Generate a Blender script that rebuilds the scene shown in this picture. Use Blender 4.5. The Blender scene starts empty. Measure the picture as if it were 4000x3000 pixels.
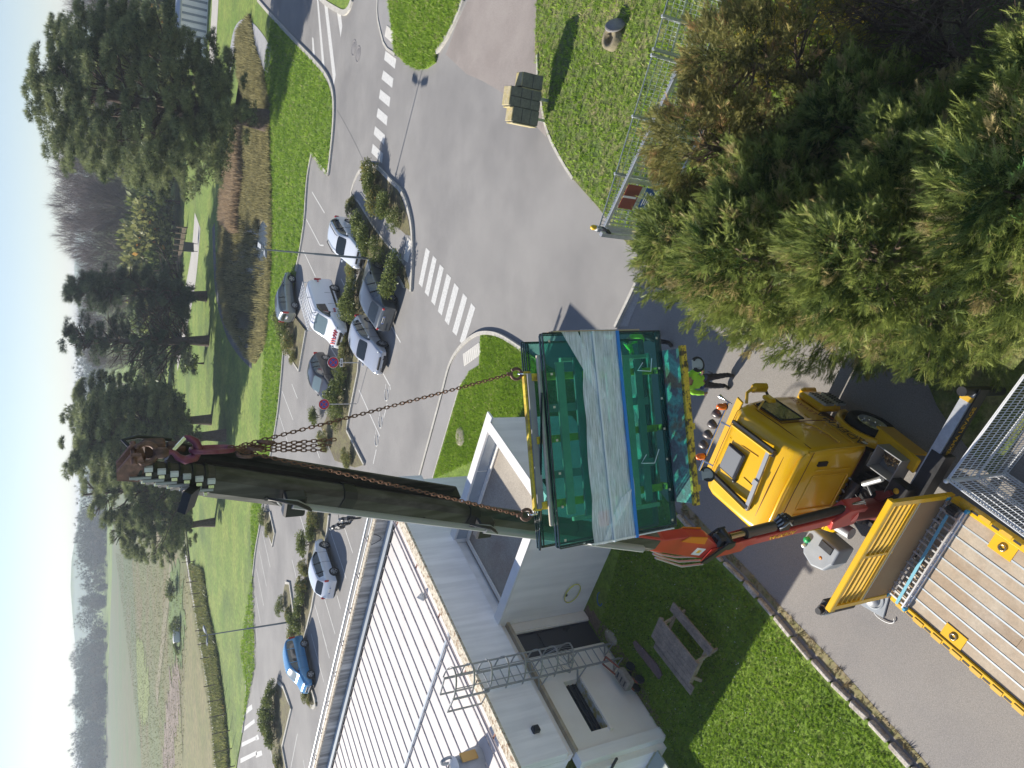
import bpy, bmesh, math, random
import numpy as np
from mathutils import Vector, Matrix
random.seed(7); RNG = np.random.default_rng(7)
scn = bpy.context.scene
COL = scn.collection
rad = math.radians
# ------------------------------------------------------------------ camera (phone held on its side: world "up" points to the left of the picture)
CAMZ = 15.0
PITCH = rad(29.9)
FPX = 2900.0
cam_d = bpy.data.cameras.new('camera'); cam = bpy.data.objects.new('camera', cam_d); COL.objects.link(cam)
cp, sp = math.cos(PITCH), math.sin(PITCH)
cam.matrix_world = Matrix(((0, 1, 0, 0), (-sp, 0, -cp, 0), (-cp, 0, sp, CAMZ), (0, 0, 0, 1)))
cam_d.sensor_fit = 'HORIZONTAL'; cam_d.sensor_width = 36.0; cam_d.lens = 36.0 * FPX / 4000.0
cam_d.clip_start = 0.1; cam_d.clip_end = 6000.0
scn.camera = cam
# ------------------------------------------------------------------ world, sun, exposure
SUN_EL = rad(30.9); SUN_ROT = rad(-50.1)          # sun stands ahead and to the left
world = bpy.data.worlds.new("World"); scn.world = world; world.use_nodes = True
wn = world.node_tree; wn.nodes.clear()
wo = wn.nodes.new('ShaderNodeOutputWorld'); wb = wn.nodes.new('ShaderNodeBackground'); sky = wn.nodes.new('ShaderNodeTexSky')
sky.sky_type = 'NISHITA'; sky.sun_disc = False; sky.sun_elevation = SUN_EL; sky.sun_rotation = SUN_ROT
sky.air_density = 1.0; sky.dust_density = 0.0; sky.ozone_density = 1.6
wb.inputs['Strength'].default_value = 0.08
wt_ = wn.nodes.new('ShaderNodeMix'); wt_.data_type = 'RGBA'; wt_.blend_type = 'MULTIPLY'; wt_.inputs[0].default_value = 1.0; wt_.inputs[7].default_value = (.90, .925, 1.06, 1)
ws_ = wn.nodes.new('ShaderNodeHueSaturation'); ws_.inputs['Saturation'].default_value = .85
wn.links.new(sky.outputs[0], ws_.inputs['Color']); wn.links.new(ws_.outputs[0], wt_.inputs[6]); wn.links.new(wt_.outputs[2], wb.inputs['Color']); wn.links.new(wb.outputs[0], wo.inputs['Surface'])
sd = Vector((math.sin(SUN_ROT) * math.cos(SUN_EL), math.cos(SUN_ROT) * math.cos(SUN_EL), math.sin(SUN_EL)))
sun_d = bpy.data.lights.new('sun', 'SUN'); sun = bpy.data.objects.new('sun', sun_d); COL.objects.link(sun)
sun_d.energy = 5.0; sun_d.angle = rad(0.53); sun_d.color = (1.0, 0.93, 0.82)
sun.rotation_euler = sd.to_track_quat('Z', 'Y').to_euler(); sun.location = sd * 80
scn.view_settings.view_transform = 'Standard'; scn.view_settings.look = 'None'
scn.view_settings.gamma = 1.0; scn.view_settings.use_curve_mapping = False
scn.view_settings.exposure = 0.7
scn.render.engine = 'CYCLES'
scn.cycles.volume_bounces = 0; scn.cycles.max_bounces = 8; scn.cycles.transparent_max_bounces = 40
# ------------------------------------------------------------------ ground point seen at a photo coordinate, at height z
def at(x, y, z=0.0):
    a = (1500 - y) / FPX; b = (x - 2000) / FPX
    d = (a, cp - b * sp, -sp - b * cp); t = (z - CAMZ) / d[2]
    return Vector((d[0] * t, d[1] * t, z))
def frame(x0, y0, w):
    s = w / 2212.0
    return lambda x, y, z=0.0: at(x0 + x * s, y0 + y * s, z)
Q1 = frame(0, 0, 1000); Q2 = frame(0, 750, 1000); Q3 = frame(0, 1500, 1000); Q4 = frame(0, 2250, 1000)
Q5 = frame(1000, 0, 1000); Q6 = frame(1000, 750, 1000); Q7 = frame(1000, 1500, 1000); Q8 = frame(1000, 2250, 1000)
QD = frame(2000, 0, 1000); QE = frame(2000, 750, 1000); QA = frame(2000, 1500, 1000); QB = frame(3000, 1500, 1000); QC = frame(3000, 2250, 1000)
Q9 = frame(1000, 2000, 700); Q10 = frame(1000, 2475, 700); QN = frame(2600, 1900, 800)
# ------------------------------------------------------------------ mesh building helpers
def V(*a): return Vector(a)
class MB:
    def __init__(s): s.v = []; s.f = []; s.sm = []
    def add(s, vs, fs, smooth=False):
        o = len(s.v); s.v += [tuple(v) for v in vs]
        for f in fs: s.f.append([i + o for i in f]); s.sm.append(smooth)
        return s
    def box(s, c, d, M=None, bev=0.0):
        x, y, z = d[0] / 2, d[1] / 2, d[2] / 2; c = Vector(c)
        if bev > 0:
            b = min(bev, x * .9, y * .9, z * .9); vs = []; 
            for sx in (-1, 1):
                for sy in (-1, 1):
                    for sz in (-1, 1):
                        vs += [Vector((sx * (x - b), sy * (y - b), sz * z)), Vector((sx * (x - b), sy * y, sz * (z - b))), Vector((sx * x, sy * (y - b), sz * (z - b)))]
            bm = bmesh.new()
            for v in vs: bm.verts.new(v)
            r = bmesh.ops.convex_hull(bm, input=bm.verts); bm.verts.index_update()
            P = [v.co.copy() for v in bm.verts]; F = [[v.index for v in f.verts] for f in bm.faces]; bm.free()
            P = [c + (M @ p if M else p) for p in P]
            return s.add(P, F)
        vs = [Vector((a * x, b * y, e * z)) for a in (-1, 1) for b in (-1, 1) for e in (-1, 1)]
        vs = [c + (M @ p if M else p) for p in vs]
        return s.add(vs, [(0, 1, 3, 2), (4, 6, 7, 5), (0, 4, 5, 1), (2, 3, 7, 6), (0, 2, 6, 4), (1, 5, 7, 3)])
    def bar(s, a, b, w, h, up=(0, 0, 1)):
        a = Vector(a); b = Vector(b); d = b - a; L = d.length
        if L < 1e-6: return s
        x = d / L; u = Vector(up)
        if abs(x.dot(u)) > .98: u = Vector((0, 1, 0)) if abs(x.y) < .9 else Vector((1, 0, 0))
        y = u.cross(x).normalized(); z = x.cross(y)
        M = Matrix((x, y, z)).transposed()
        return s.box((a + b) / 2, (L, w, h), M)
    def tube(s, pts, r, n=8, caps=True, smooth=True):
        pts = [Vector(p) for p in pts]; rr = r if isinstance(r, (list, tuple)) else [r] * len(pts)
        rings = []; prev = None
        for i, p in enumerate(pts):
            d = (pts[min(i + 1, len(pts) - 1)] - pts[max(i - 1, 0)])
            if d.length < 1e-9: d = Vector((0, 0, 1))
            d.normalize()
            if prev is None:
                u = Vector((0, 0, 1)) if abs(d.z) < .95 else Vector((1, 0, 0))
                e = d.cross(u).normalized()
            else:
                e = (prev - d * prev.dot(d))
                e = e.normalized() if e.length > 1e-6 else d.orthogonal().normalized()
            prev = e; f = d.cross(e)
            rings.append([p + (e * math.cos(2 * math.pi * k / n) + f * math.sin(2 * math.pi * k / n)) * rr[i] for k in range(n)])
        vs = [v for R in rings for v in R]; fs = []
        for i in range(len(pts) - 1):
            for k in range(n):
                fs.append((i * n + k, i * n + (k + 1) % n, (i + 1) * n + (k + 1) % n, (i + 1) * n + k))
        s.add(vs, fs, smooth)
        if caps:
            s.add(rings[0], [tuple(reversed(range(n)))]); s.add(rings[-1], [tuple(range(n))])
        return s
    def cyl(s, a, b, r, n=16, r2=None): return s.tube([a, b], [r, r if r2 is None else r2], n)
    def prism(s, poly, z0, z1, M=None):
        n = len(poly); P = [Vector((p[0], p[1], z0)) for p in poly] + [Vector((p[0], p[1], z1)) for p in poly]
        if M: P = [M @ p for p in P]
        fs = [tuple(reversed(range(n))), tuple(range(n, 2 * n))] + [(i, (i + 1) % n, n + (i + 1) % n, n + i) for i in range(n)]
        return s.add(P, fs)
    def lathe(s, prof, axis_o=(0, 0, 0), M=None, n=24, smooth=True):
        # prof: list of (r, h); revolve about local z
        vs = []; o = Vector(axis_o)
        for r, h in prof:
            for k in range(n):
                a = 2 * math.pi * k / n; p = Vector((r * math.cos(a), r * math.sin(a), h)); vs.append(o + (M @ p if M else p))
        fs = []
        for i in range(len(prof) - 1):
            for k in range(n): fs.append((i * n + k, i * n + (k + 1) % n, (i + 1) * n + (k + 1) % n, (i + 1) * n + k))
        return s.add(vs, fs, smooth)
    def quad(s, a, b, c, d): return s.add([a, b, c, d], [(0, 1, 2, 3)])
    def sphere(s, c, r, n=12, m=8, sc=(1, 1, 1)):
        vs = []; c = Vector(c)
        for i in range(m + 1):
            t = math.pi * i / m
            for k in range(n):
                a = 2 * math.pi * k / n
                vs.append(c + Vector((r * sc[0] * math.sin(t) * math.cos(a), r * sc[1] * math.sin(t) * math.sin(a), r * sc[2] * math.cos(t))))
        fs = [(i * n + k, i * n + (k + 1) % n, (i + 1) * n + (k + 1) % n, (i + 1) * n + k) for i in range(m) for k in range(n)]
        return s.add(vs, fs, True)
    def mesh(s, name, mat=None):
        me = bpy.data.meshes.new(name); me.from_pydata(s.v, [], s.f)
        me.polygons.foreach_set('use_smooth', s.sm); me.validate(clean_customdata=False)
        if mat: me.materials.append(mat)
        me.update(); return me
    def build(s, name, mat=None, parent=None, fix=True):
        me = s.mesh(name, mat)
        if fix:
            bm = bmesh.new(); bm.from_mesh(me); bmesh.ops.recalc_face_normals(bm, faces=bm.faces); bm.to_mesh(me); bm.free()
        return put(name, me, parent)
def put(name, me, parent=None):
    o = bpy.data.objects.new(name, me); COL.objects.link(o)
    if parent: o.parent = parent
    return o
ORD = ['first', 'second', 'third', 'fourth', 'fifth', 'sixth', 'seventh', 'eighth', 'ninth', 'tenth', 'eleventh', 'twelfth', 'thirteenth', 'fourteenth', 'fifteenth', 'sixteenth', 'seventeenth', 'eighteenth']
def thing(name, label, cat, loc=(0, 0, 0), rz=0.0, group=None):
    o = bpy.data.objects.new(name, None); COL.objects.link(o); o.empty_display_size = .2
    o.location = loc; o.rotation_euler = (0, 0, rz); tag(o, label, cat, group); return o
def tag(o, label=None, cat=None, group=None, kind=None):
    if label: o['label'] = label
    if cat: o['category'] = cat
    if group: o['group'] = group
    if kind: o['kind'] = kind
    return o
def kids(o): return [c for c in bpy.data.objects if c.parent == o]
def dup(root, loc, rz, label=None):
    r = root.copy(); COL.objects.link(r); r.location = loc; r.rotation_euler = (0, 0, rz)
    if label: r['label'] = label
    for ch in list(root.children):
        c = ch.copy(); COL.objects.link(c); c.parent = r
        for gch in list(ch.children):
            d = gch.copy(); COL.objects.link(d); d.parent = c
    return r
def bevel(o, w=.01, seg=2, ang=40):
    m = o.modifiers.new('bevel', 'BEVEL'); m.width = w; m.segments = seg; m.limit_method = 'ANGLE'; m.angle_limit = rad(ang); return o
def text_mesh(txt, size, name='lettering', extrude=0.002):
    cu = bpy.data.curves.new(name, 'FONT'); cu.body = txt; cu.size = size; cu.extrude = extrude; cu.align_x = 'CENTER'; cu.align_y = 'CENTER'; cu.resolution_u = 2
    o = bpy.data.objects.new(name, cu); COL.objects.link(o)
    dg = bpy.context.evaluated_depsgraph_get(); me = bpy.data.meshes.new_from_object(o.evaluated_get(dg))
    bpy.data.objects.remove(o); bpy.data.curves.remove(cu); me.name = name; return me
def put_text(txt, size, mat, parent, loc, xdir, ydir, name='lettering', sx=1.0):
    me = text_mesh(txt, size, name); me.materials.clear(); me.materials.append(mat)
    o = put(name, me, parent); x = Vector(xdir).normalized(); y = Vector(ydir); y = (y - x * y.dot(x)).normalized(); z = x.cross(y)
    M = Matrix((x * sx, y, z)).transposed().to_4x4(); M.translation = Vector(loc); o.matrix_local = M
    return o
# ------------------------------------------------------------------ materials
def pbr(name, col, rough=.6, metal=0.0, col2=None, scale=4.0, detail=6, lo=.35, hi=.65, bump=0.0, bscale=40.0, spec=.5, coat=0.0, trans=0.0, col3=None, scale3=.5, lo3=.5, hi3=.7, bdist=.01):
    m = bpy.data.materials.new(name); m.use_nodes = True; nt = m.node_tree; b = nt.nodes['Principled BSDF']
    b.inputs['Base Color'].default_value = (*col, 1); b.inputs['Roughness'].default_value = rough; b.inputs['Metallic'].default_value = metal
    b.inputs['Specular IOR Level'].default_value = spec; b.inputs['Coat Weight'].default_value = coat; b.inputs['Coat Roughness'].default_value = .05
    if trans: b.inputs['Transmission Weight'].default_value = trans
    tc = nt.nodes.new('ShaderNodeTexCoord')
    src = None
    def noise(sc, dt=6):
        n = nt.nodes.new('ShaderNodeTexNoise'); n.inputs['Scale'].default_value = sc; n.inputs['Detail'].default_value = dt; n.inputs['Roughness'].default_value = .6
        nt.links.new(tc.outputs['Object'], n.inputs['Vector']); return n
    def ramp(n, lo, hi):
        r = nt.nodes.new('ShaderNodeMapRange'); r.inputs[1].default_value = lo; r.inputs[2].default_value = hi; nt.links.new(n.outputs['Fac'], r.inputs[0]); return r
    def mix(a, c, fac):
        x = nt.nodes.new('ShaderNodeMix'); x.data_type = 'RGBA'; nt.links.new(fac, x.inputs[0])
        if isinstance(a, tuple): x.inputs[6].default_value = (*a, 1)
        else: nt.links.new(a, x.inputs[6])
        x.inputs[7].default_value = (*c, 1); return x.outputs[2]
    if col2:
        src = mix(col, col2, ramp(noise(scale, detail), lo, hi).outputs[0])
    if col3:
        src = mix(src if src else col, col3, ramp(noise(scale3, 5), lo3, hi3).outputs[0])
    if src: nt.links.new(src, b.inputs['Base Color'])
    if bump:
        n = noise(bscale, 8); bp = nt.nodes.new('ShaderNodeBump'); bp.inputs['Strength'].default_value = bump; bp.inputs['Distance'].default_value = bdist
        nt.links.new(n.outputs['Fac'], bp.inputs['Height']); nt.links.new(bp.outputs[0], b.inputs['Normal'])
    return m
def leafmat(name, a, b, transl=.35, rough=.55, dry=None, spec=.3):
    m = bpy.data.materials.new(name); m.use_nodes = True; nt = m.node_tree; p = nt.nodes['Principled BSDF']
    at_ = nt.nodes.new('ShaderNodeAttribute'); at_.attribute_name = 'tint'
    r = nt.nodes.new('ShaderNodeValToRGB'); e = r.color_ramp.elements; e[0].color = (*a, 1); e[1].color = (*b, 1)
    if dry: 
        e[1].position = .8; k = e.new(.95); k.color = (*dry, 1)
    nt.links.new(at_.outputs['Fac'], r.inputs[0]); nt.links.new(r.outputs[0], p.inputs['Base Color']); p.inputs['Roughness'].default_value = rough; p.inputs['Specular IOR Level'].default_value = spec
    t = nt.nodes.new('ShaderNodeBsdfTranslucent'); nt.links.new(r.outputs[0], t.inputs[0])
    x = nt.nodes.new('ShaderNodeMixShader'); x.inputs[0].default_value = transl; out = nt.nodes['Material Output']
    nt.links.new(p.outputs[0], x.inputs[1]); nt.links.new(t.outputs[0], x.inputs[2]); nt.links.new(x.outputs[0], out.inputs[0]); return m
def glassmat(name, tint, rough=.02, spec=.5, alpha=.3):
    # thin tinted pane: partly see-through, partly glossy
    m = bpy.data.materials.new(name); m.use_nodes = True; nt = m.node_tree; p = nt.nodes['Principled BSDF']; out = nt.nodes['Material Output']
    p.inputs['Base Color'].default_value = (*[c * .25 for c in tint], 1); p.inputs['Roughness'].default_value = rough; p.inputs['Specular IOR Level'].default_value = spec
    t = nt.nodes.new('ShaderNodeBsdfTransparent'); t.inputs[0].default_value = (*tint, 1)
    x = nt.nodes.new('ShaderNodeMixShader'); x.inputs[0].default_value = alpha
    nt.links.new(t.outputs[0], x.inputs[1]); nt.links.new(p.outputs[0], x.inputs[2]); nt.links.new(x.outputs[0], out.inputs[0]); return m
# ------------------------------------------------------------------ many small leaf pieces as one mesh (numpy)
def unit(a): return a / np.maximum(np.linalg.norm(a, axis=-1, keepdims=True), 1e-9)
def cards_mesh(name, P, D, S, T, F, mat, tint, N=None):
    """P points, D main directions, S sizes, T template vertices (x along D), F template triangles."""
    n = len(P); P = np.asarray(P, float); D = unit(np.asarray(D, float)); S = np.asarray(S, float)
    A = RNG.normal(size=(n, 3)) if N is None else np.asarray(N, float) + RNG.normal(size=(n, 3)) * .35
    Yv = unit(np.cross(A, D)); Zv = np.cross(D, Yv)
    T = np.asarray(T, float); k = len(T)
    vv = P[:, None] + S[:, None, None] * (T[None, :, 0, None] * D[:, None] + T[None, :, 1, None] * Yv[:, None] + T[None, :, 2, None] * Zv[:, None])
    vv = vv.reshape(-1, 3).astype(np.float32)
    F = np.asarray(F, np.int32); m = len(F)
    ff = (F[None] + (np.arange(n, dtype=np.int32) * k)[:, None, None]).reshape(-1)
    me = bpy.data.meshes.new(name); me.vertices.add(len(vv)); me.vertices.foreach_set('co', vv.ravel())
    me.loops.add(len(ff)); me.loops.foreach_set('vertex_index', ff)
    me.polygons.add(n * m); me.polygons.foreach_set('loop_start', np.arange(0, n * m * 3, 3, dtype=np.int32)); me.polygons.foreach_set('loop_total', np.full(n * m, 3, np.int32))
    a = me.attributes.new('tint', 'FLOAT', 'POINT'); a.data.foreach_set('value', np.repeat(np.asarray(tint, np.float32), k))
    me.materials.append(mat); me.update(calc_edges=True); return me
def leaflet(x0, ang, L, w, lift=0.0):
    c, s = math.cos(ang), math.sin(ang)
    return [(x0 - w * .3 * s, -w * .5 * c, 0), (x0 + w * .3 * s, w * .5 * c, 0), (x0 + L * c, L * s, lift)]
def template(ls):
    T = []; F = []
    for l in ls: F.append((len(T), len(T) + 1, len(T) + 2)); T += l
    return T, F
SPRAY = template([leaflet(0, 0, .5, .09), leaflet(.45, .05, .55, .1)] + [leaflet(x, sg * (.75 - .2 * x), .42 - .22 * x, .1, .05) for x in (.12, .32, .52, .7) for sg in (1, -1)])
TUFT = template([[(0, -.06, 0), (0, .06, 0), (math.cos(t) * 1.0, math.sin(t) * .8 * math.cos(q), math.sin(t) * .8 * math.sin(q))] for t, q in ((0, 0), (.7, .3), (.75, 2.3), (.8, 4.2), (1.2, 1.2), (1.25, 3.4), (1.2, 5.4))])
LEAF2 = ([(0, 0, 0), (.5, .3, .06), (1, 0, 0), (.5, -.3, .06)], [(0, 1, 2), (0, 2, 3)])
BLADE = template([[(-.03, -.1, 0), (-.03, .1, 0), (1, 0, .0)], [(-.02, -.3, .05), (.02, -.12, 0), (.75, -.35, .2)], [(-.02, .12, -.05), (.02, .3, 0), (.8, .4, -.2)]])
def poly_sheet(pts, z, name, mat, kind='structure'):
    bm = bmesh.new(); vs = [bm.verts.new((p[0], p[1], z)) for p in pts]; f = bm.faces.new(vs)
    bmesh.ops.triangulate(bm, faces=[f]); bmesh.ops.recalc_face_normals(bm, faces=bm.faces)
    for f in bm.faces:
        if f.normal.z < 0: f.normal_flip()
    me = bpy.data.meshes.new(name); bm.to_mesh(me); bm.free(); me.materials.append(mat); o = put(name, me); tag(o, kind=kind); return o
def raised(pts, z0, z1, name, mat, kind='structure'):
    bm = bmesh.new(); vs = [bm.verts.new((p[0], p[1], z1)) for p in pts]; f = bm.faces.new(vs); f.normal_update()
    if f.normal.z < 0: f.normal_flip()
    r = bmesh.ops.extrude_face_region(bm, geom=[f]); 
    for v in [g for g in r['geom'] if isinstance(g, bmesh.types.BMVert)]: v.co.z = z1
    for v in vs: v.co.z = z0
    bmesh.ops.triangulate(bm, faces=list(bm.faces)); bmesh.ops.recalc_face_normals(bm, faces=bm.faces)
    me = bpy.data.meshes.new(name); bm.to_mesh(me); bm.free(); me.materials.append(mat); o = put(name, me); tag(o, kind=kind); return o
def smooth_line(pts, n=3):
    pts = [Vector((p[0], p[1], 0)) for p in pts]
    for _ in range(n):
        q = [pts[0]]
        for a, b in zip(pts[:-1], pts[1:]): q += [a * .75 + b * .25, a * .25 + b * .75]
        pts = q + [pts[-1]]
    return pts
def kerb(pts, mat, w=.16, z0=-.02, z1=.13, name='kerb', smooth=1, off=0.0):
    pts = smooth_line(pts, smooth); L = []; R = []
    for i, p in enumerate(pts):
        d = (pts[min(i + 1, len(pts) - 1)] - pts[max(i - 1, 0)]).normalized(); nrm = Vector((-d.y, d.x, 0))
        L.append(p + nrm * (w / 2 + off)); R.append(p - nrm * (w / 2 - off))
    m = MB(); n = len(pts)
    vs = [(p.x, p.y, z) for i in range(n) for p, z in ((L[i], z0), (L[i], z1), (R[i], z1), (R[i], z0))]
    fs = [(4 * i + k, 4 * i + k + 1, 4 * i + 5 + k, 4 * i + 4 + k) for i in range(n - 1) for k in range(3)] + [(0, 3, 2, 1), (4 * n - 4, 4 * n - 3, 4 * n - 2, 4 * n - 1)]
    m.add(vs, fs); o = m.build(name, mat); tag(o, kind='structure'); return o
def rough(pts, amp, n=6):
    q = []; r = random.Random(3)
    for a, b in zip(pts, pts[1:] + pts[:1]):
        d = b - a; nn = V(-d.y, d.x, 0); nn = nn.normalized() if nn.length > 0 else nn
        for i in range(n): q.append(a + d * (i / n) + nn * (0 if i == 0 else r.uniform(-amp, amp)))
    return q
def inside(px, py, poly):
    x = np.array([p[0] for p in poly]); y = np.array([p[1] for p in poly]); r = np.zeros(len(px), bool); j = len(x) - 1
    for i in range(len(x)):
        c = ((y[i] > py) != (y[j] > py)) & (px < (x[j] - x[i]) * (py - y[i]) / (y[j] - y[i] + 1e-12) + x[i]); r ^= c; j = i
    return r
# ================================================================== GROUND
M_asph = pbr('asphalt', (.245, .238, .23), .9, col2=(.298, .288, .276), scale=.35, lo=.3, hi=.7, bump=.35, bscale=90, col3=(.185, .18, .178), scale3=.13, lo3=.45, hi3=.72)
def speckle(m, sc=55, amt=.35):
    nt = m.node_tree; b = nt.nodes['Principled BSDF']; l = b.inputs['Base Color'].links
    n = nt.nodes.new('ShaderNodeTexNoise'); n.inputs['Scale'].default_value = sc; n.inputs['Detail'].default_value = 3; n.inputs['Roughness'].default_value = .8
    tc = [x for x in nt.nodes if x.type == 'TEX_COORD'][0]; nt.links.new(tc.outputs['Object'], n.inputs['Vector'])
    r = nt.nodes.new('ShaderNodeMapRange'); r.inputs[1].default_value = .3; r.inputs[2].default_value = .7; r.inputs[3].default_value = 1 - amt; r.inputs[4].default_value = 1 + amt
    nt.links.new(n.outputs['Fac'], r.inputs[0]); x = nt.nodes.new('ShaderNodeMix'); x.data_type = 'RGBA'; x.blend_type = 'MULTIPLY'; x.inputs[0].default_value = 1
    if l: nt.links.new(l[0].from_socket, x.inputs[6])
    else: x.inputs[6].default_value = b.inputs['Base Color'].default_value
    cmb = nt.nodes.new('ShaderNodeCombineColor'); [nt.links.new(r.outputs[0], cmb.inputs[i]) for i in range(3)]
    nt.links.new(cmb.outputs[0], x.inputs[7]); nt.links.new(x.outputs[2], b.inputs['Base Color']); return m
speckle(M_asph, 38, .22)
M_lane = speckle(pbr('lane_asphalt', (.25, .235, .22), .9, col2=(.29, .27, .245), scale=.5, bump=.5, bscale=70, col3=(.21, .2, .195), scale3=.25), 45, .28)
M_drive = speckle(pbr('gravelly_drive', (.27, .235, .215), .95, col2=(.32, .285, .26), scale=.6, bump=.6, bscale=60, col3=(.22, .195, .18), scale3=.2), 30, .3)
M_walk = speckle(pbr('walkway_asphalt', (.27, .265, .26), .9, col2=(.31, .3, .295), scale=.5, bump=.3, bscale=80), 40, .2)
M_grass = speckle(pbr('lawn', (.13, .22, .02), .95, col2=(.2, .29, .035), scale=.9, lo=.35, hi=.65, bump=1.0, bscale=14, bdist=.08, col3=(.2, .2, .075), scale3=.3, lo3=.55, hi3=.8), 7, .4)
M_grassdry = speckle(pbr('rough_lawn', (.135, .185, .035), .95, col2=(.26, .23, .11), scale=1.6, lo=.42, hi=.68, bump=1.0, bscale=12, bdist=.08, col3=(.09, .145, .03), scale3=.35, lo3=.45, hi3=.7), 6, .4)
M_terr = speckle(pbr('verge', (.13, .22, .025), .95, col2=(.22, .28, .05), scale=.25, bump=.6, bscale=8, bdist=.1, col3=(.075, .13, .025), scale3=.07, lo3=.5, hi3=.7), 2.2, .4)
M_kerb = speckle(pbr('kerb_concrete', (.43, .41, .36), .9, col2=(.52, .5, .45), scale=2.5, bump=.3, bscale=40), 12, .2)
M_paint = pbr('road_paint', (.62, .62, .6), .8, col2=(.42, .42, .41), scale=9, lo=.45, hi=.75)
M_plate = pbr('tactile_plate', (.72, .69, .63), .8, col2=(.62, .6, .55), scale=3)
M_soil = speckle(pbr('bed_soil', (.12, .1, .06), .95, col2=(.17, .16, .07), scale=1.5), 8, .4)
M_dirt = pbr('weedy_dirt', (.3, .24, .15), .95, col2=(.2, .2, .07), scale=3)

road_far = poly_sheet([(-150, -8), (160, -8), (160, 150), (-150, 150)], 0.0, 'car_park_road', M_asph)
base = poly_sheet([(-2500, -300), (2500, -300), (2500, 4500), (-2500, 4500)], -.06, 'ground', M_terr)
# near lane between lawn and hedge, and the rougher drive on the right
lane_l = [at(2059, 1374), at(2250, 1500), at(2450, 1760), at(2650, 2010), at(2831, 2197), at(2907, 2272), at(3027, 2406), at(3253, 2666), at(3398, 2810), at(3565, 2996), at(3800, 3300)]
kerbR = [QE(1085, 790), QE(905, 1165)]
lane = poly_sheet([at(2409, 1277), at(2360, 1360), at(2440, 1750)] + [Vector((p.x - .3, p.y + .3, 0)) for p in lane_l[3:]] + [(-4, 0), (8, 2), (10, 12), at(2500, 1080)], .004, 'lane', M_lane)
drive = poly_sheet([Q5(1640, 470), Q5(1820, 640), Q5(1960, 700), QD(0, 850), QD(180, 1060), QD(300, 1190), QD(250, 900), QD(215, 650), QD(210, 450), QD(228, 0), at(2105, -200), at(1840, -200), Q5(1830, 0), Q5(1740, 200)], .004, 'side_drive', M_drive)
# ---- lawns (raised sheets with kerbs)
far_edge = [at(940, -160), Q5(20, 0), Q5(150, 150), Q5(380, 392), Q5(480, 492), Q5(600, 622), Q5(652, 722), Q5(680, 832), Q5(682, 1000), Q5(668, 1200), Q5(632, 1512), Q5(490, 1325), Q5(455, 1500), Q6(440, 0), Q6(428, 240), Q6(390, 500), Q6(350, 680), Q6(245, 1360), Q7(222, 0), Q7(190, 300), Q7(140, 570), Q7(90, 850), Q7(45, 1200), Q7(0, 1440), Q4(2190, 10), Q4(2120, 430), Q4(2092, 650), Q4(2145, 985), Q4(2100, 1350), Q4(2055, 1600), at(900, 3200)]
far_lawn = raised([(far_edge[0].x + 200, far_edge[0].y + 20)] + far_edge + [(-700, 70), (-900, 1500), (900, 1500), (900, 150)], -.05, .1, 'far_lawn', M_terr)
kerb(far_edge[1:11], M_kerb, .3, smooth=2)
kerb([Q5(632, 1512), Q5(490, 1325)], M_kerb, .2, smooth=0)
kerb(far_edge[11:17], M_kerb, .2, smooth=1)
kerb(far_edge[17:29], M_kerb, .2, smooth=1)
wedge = [Q5(560, -20), Q5(620, 35), Q5(700, 82), Q5(770, 120), Q5(812, 80), Q5(838, 0), at(1400, -300), at(1200, -300)]
raised(wedge, -.05, .1, 'corner_lawn', M_grass); kerb(wedge[:6], M_kerb, .35, smooth=2)
mid = [Q5(1150, -60), Q5(1172, 120), Q5(1218, 460), Q5(1300, 545), Q5(1400, 598), Q5(1480, 596), Q5(1560, 540), Q5(1572, 450), Q5(1660, 325), Q5(1755, 130), Q5(1800, 0), at(1840, -250), at(1480, -250)]
raised(mid, -.05, .1, 'drive_lawn', M_grass); kerb(mid[7:11], M_kerb, .25, smooth=2)
walk_top = raised([Q5(1062, 0), Q5(1060, 140), Q5(1085, 260), Q5(1125, 412), Q5(1215, 470), Q5(1172, 120), Q5(1150, -60)], -.05, .09, 'pavement', M_walk)
kerb([Q5(1065, -30), Q5(1060, 140), Q5(1085, 260), Q5(1125, 412), Q5(1215, 475)], M_kerb, .15, smooth=1)
right_edge = [at(2105, -250), QD(228, 0), QD(212, 450), QD(230, 660), QD(290, 1040), QD(335, 1190), QD(445, 1400), QD(540, 1545), QD(640, 1659), QE(760, 130), QE(900, 330), QE(1050, 480), QE(1200, 650)]
right_lawn = raised(right_edge + [QB(1400, 0), QB(1480, 190), QB(1590, 355), QB(1740, 545), QB(1950, 800), (1.2, 6.0), (1.5, 2), (30, 0), (60, 20), (60, 46)], -.05, .08, 'side_lawn', M_grassdry)
kerb(right_edge[3:8], M_kerb, .12, z1=.1, smooth=2)
kerb([QD(236, 480), QD(240, 655)], M_kerb, .1, smooth=0)
arc = [Q7(1640, 0), Q6(1645, 1659), Q6(1700, 1450), Q6(1790, 1320), Q6(1900, 1232), Q6(1990, 1212), Q6(2100, 1228), Q6(2212, 1290), at(2059, 1374)]
inner = [Q7(1430, 790), Q7(1640, 0)] + arc[2:]
bl = [Q7(1540, 815), Q7(1780, 0), Q6(1820, 1640), Q6(1850, 1548), Q6(1940, 1500), Q6(1952, 1240), Q6(2000, 1222), Q6(2100, 1240), Q6(2212, 1300)] + lane_l + [(-20, -4), (-40, 5), (-12, 30)]
near_lawn = raised(bl, -.05, .09, 'near_lawn', M_grass)
corner_walk = raised([Q7(1425, 800), Q7(1640, 10), Q6(1645, 1659), Q6(1700, 1450), Q6(1790, 1322), Q6(1900, 1236), Q6(1952, 1225), Q6(1940, 1510), Q6(1850, 1560), Q6(1810, 1659), Q7(1770, 30), Q7(1530, 830)], -.05, .075, 'pavement', M_walk)
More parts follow.
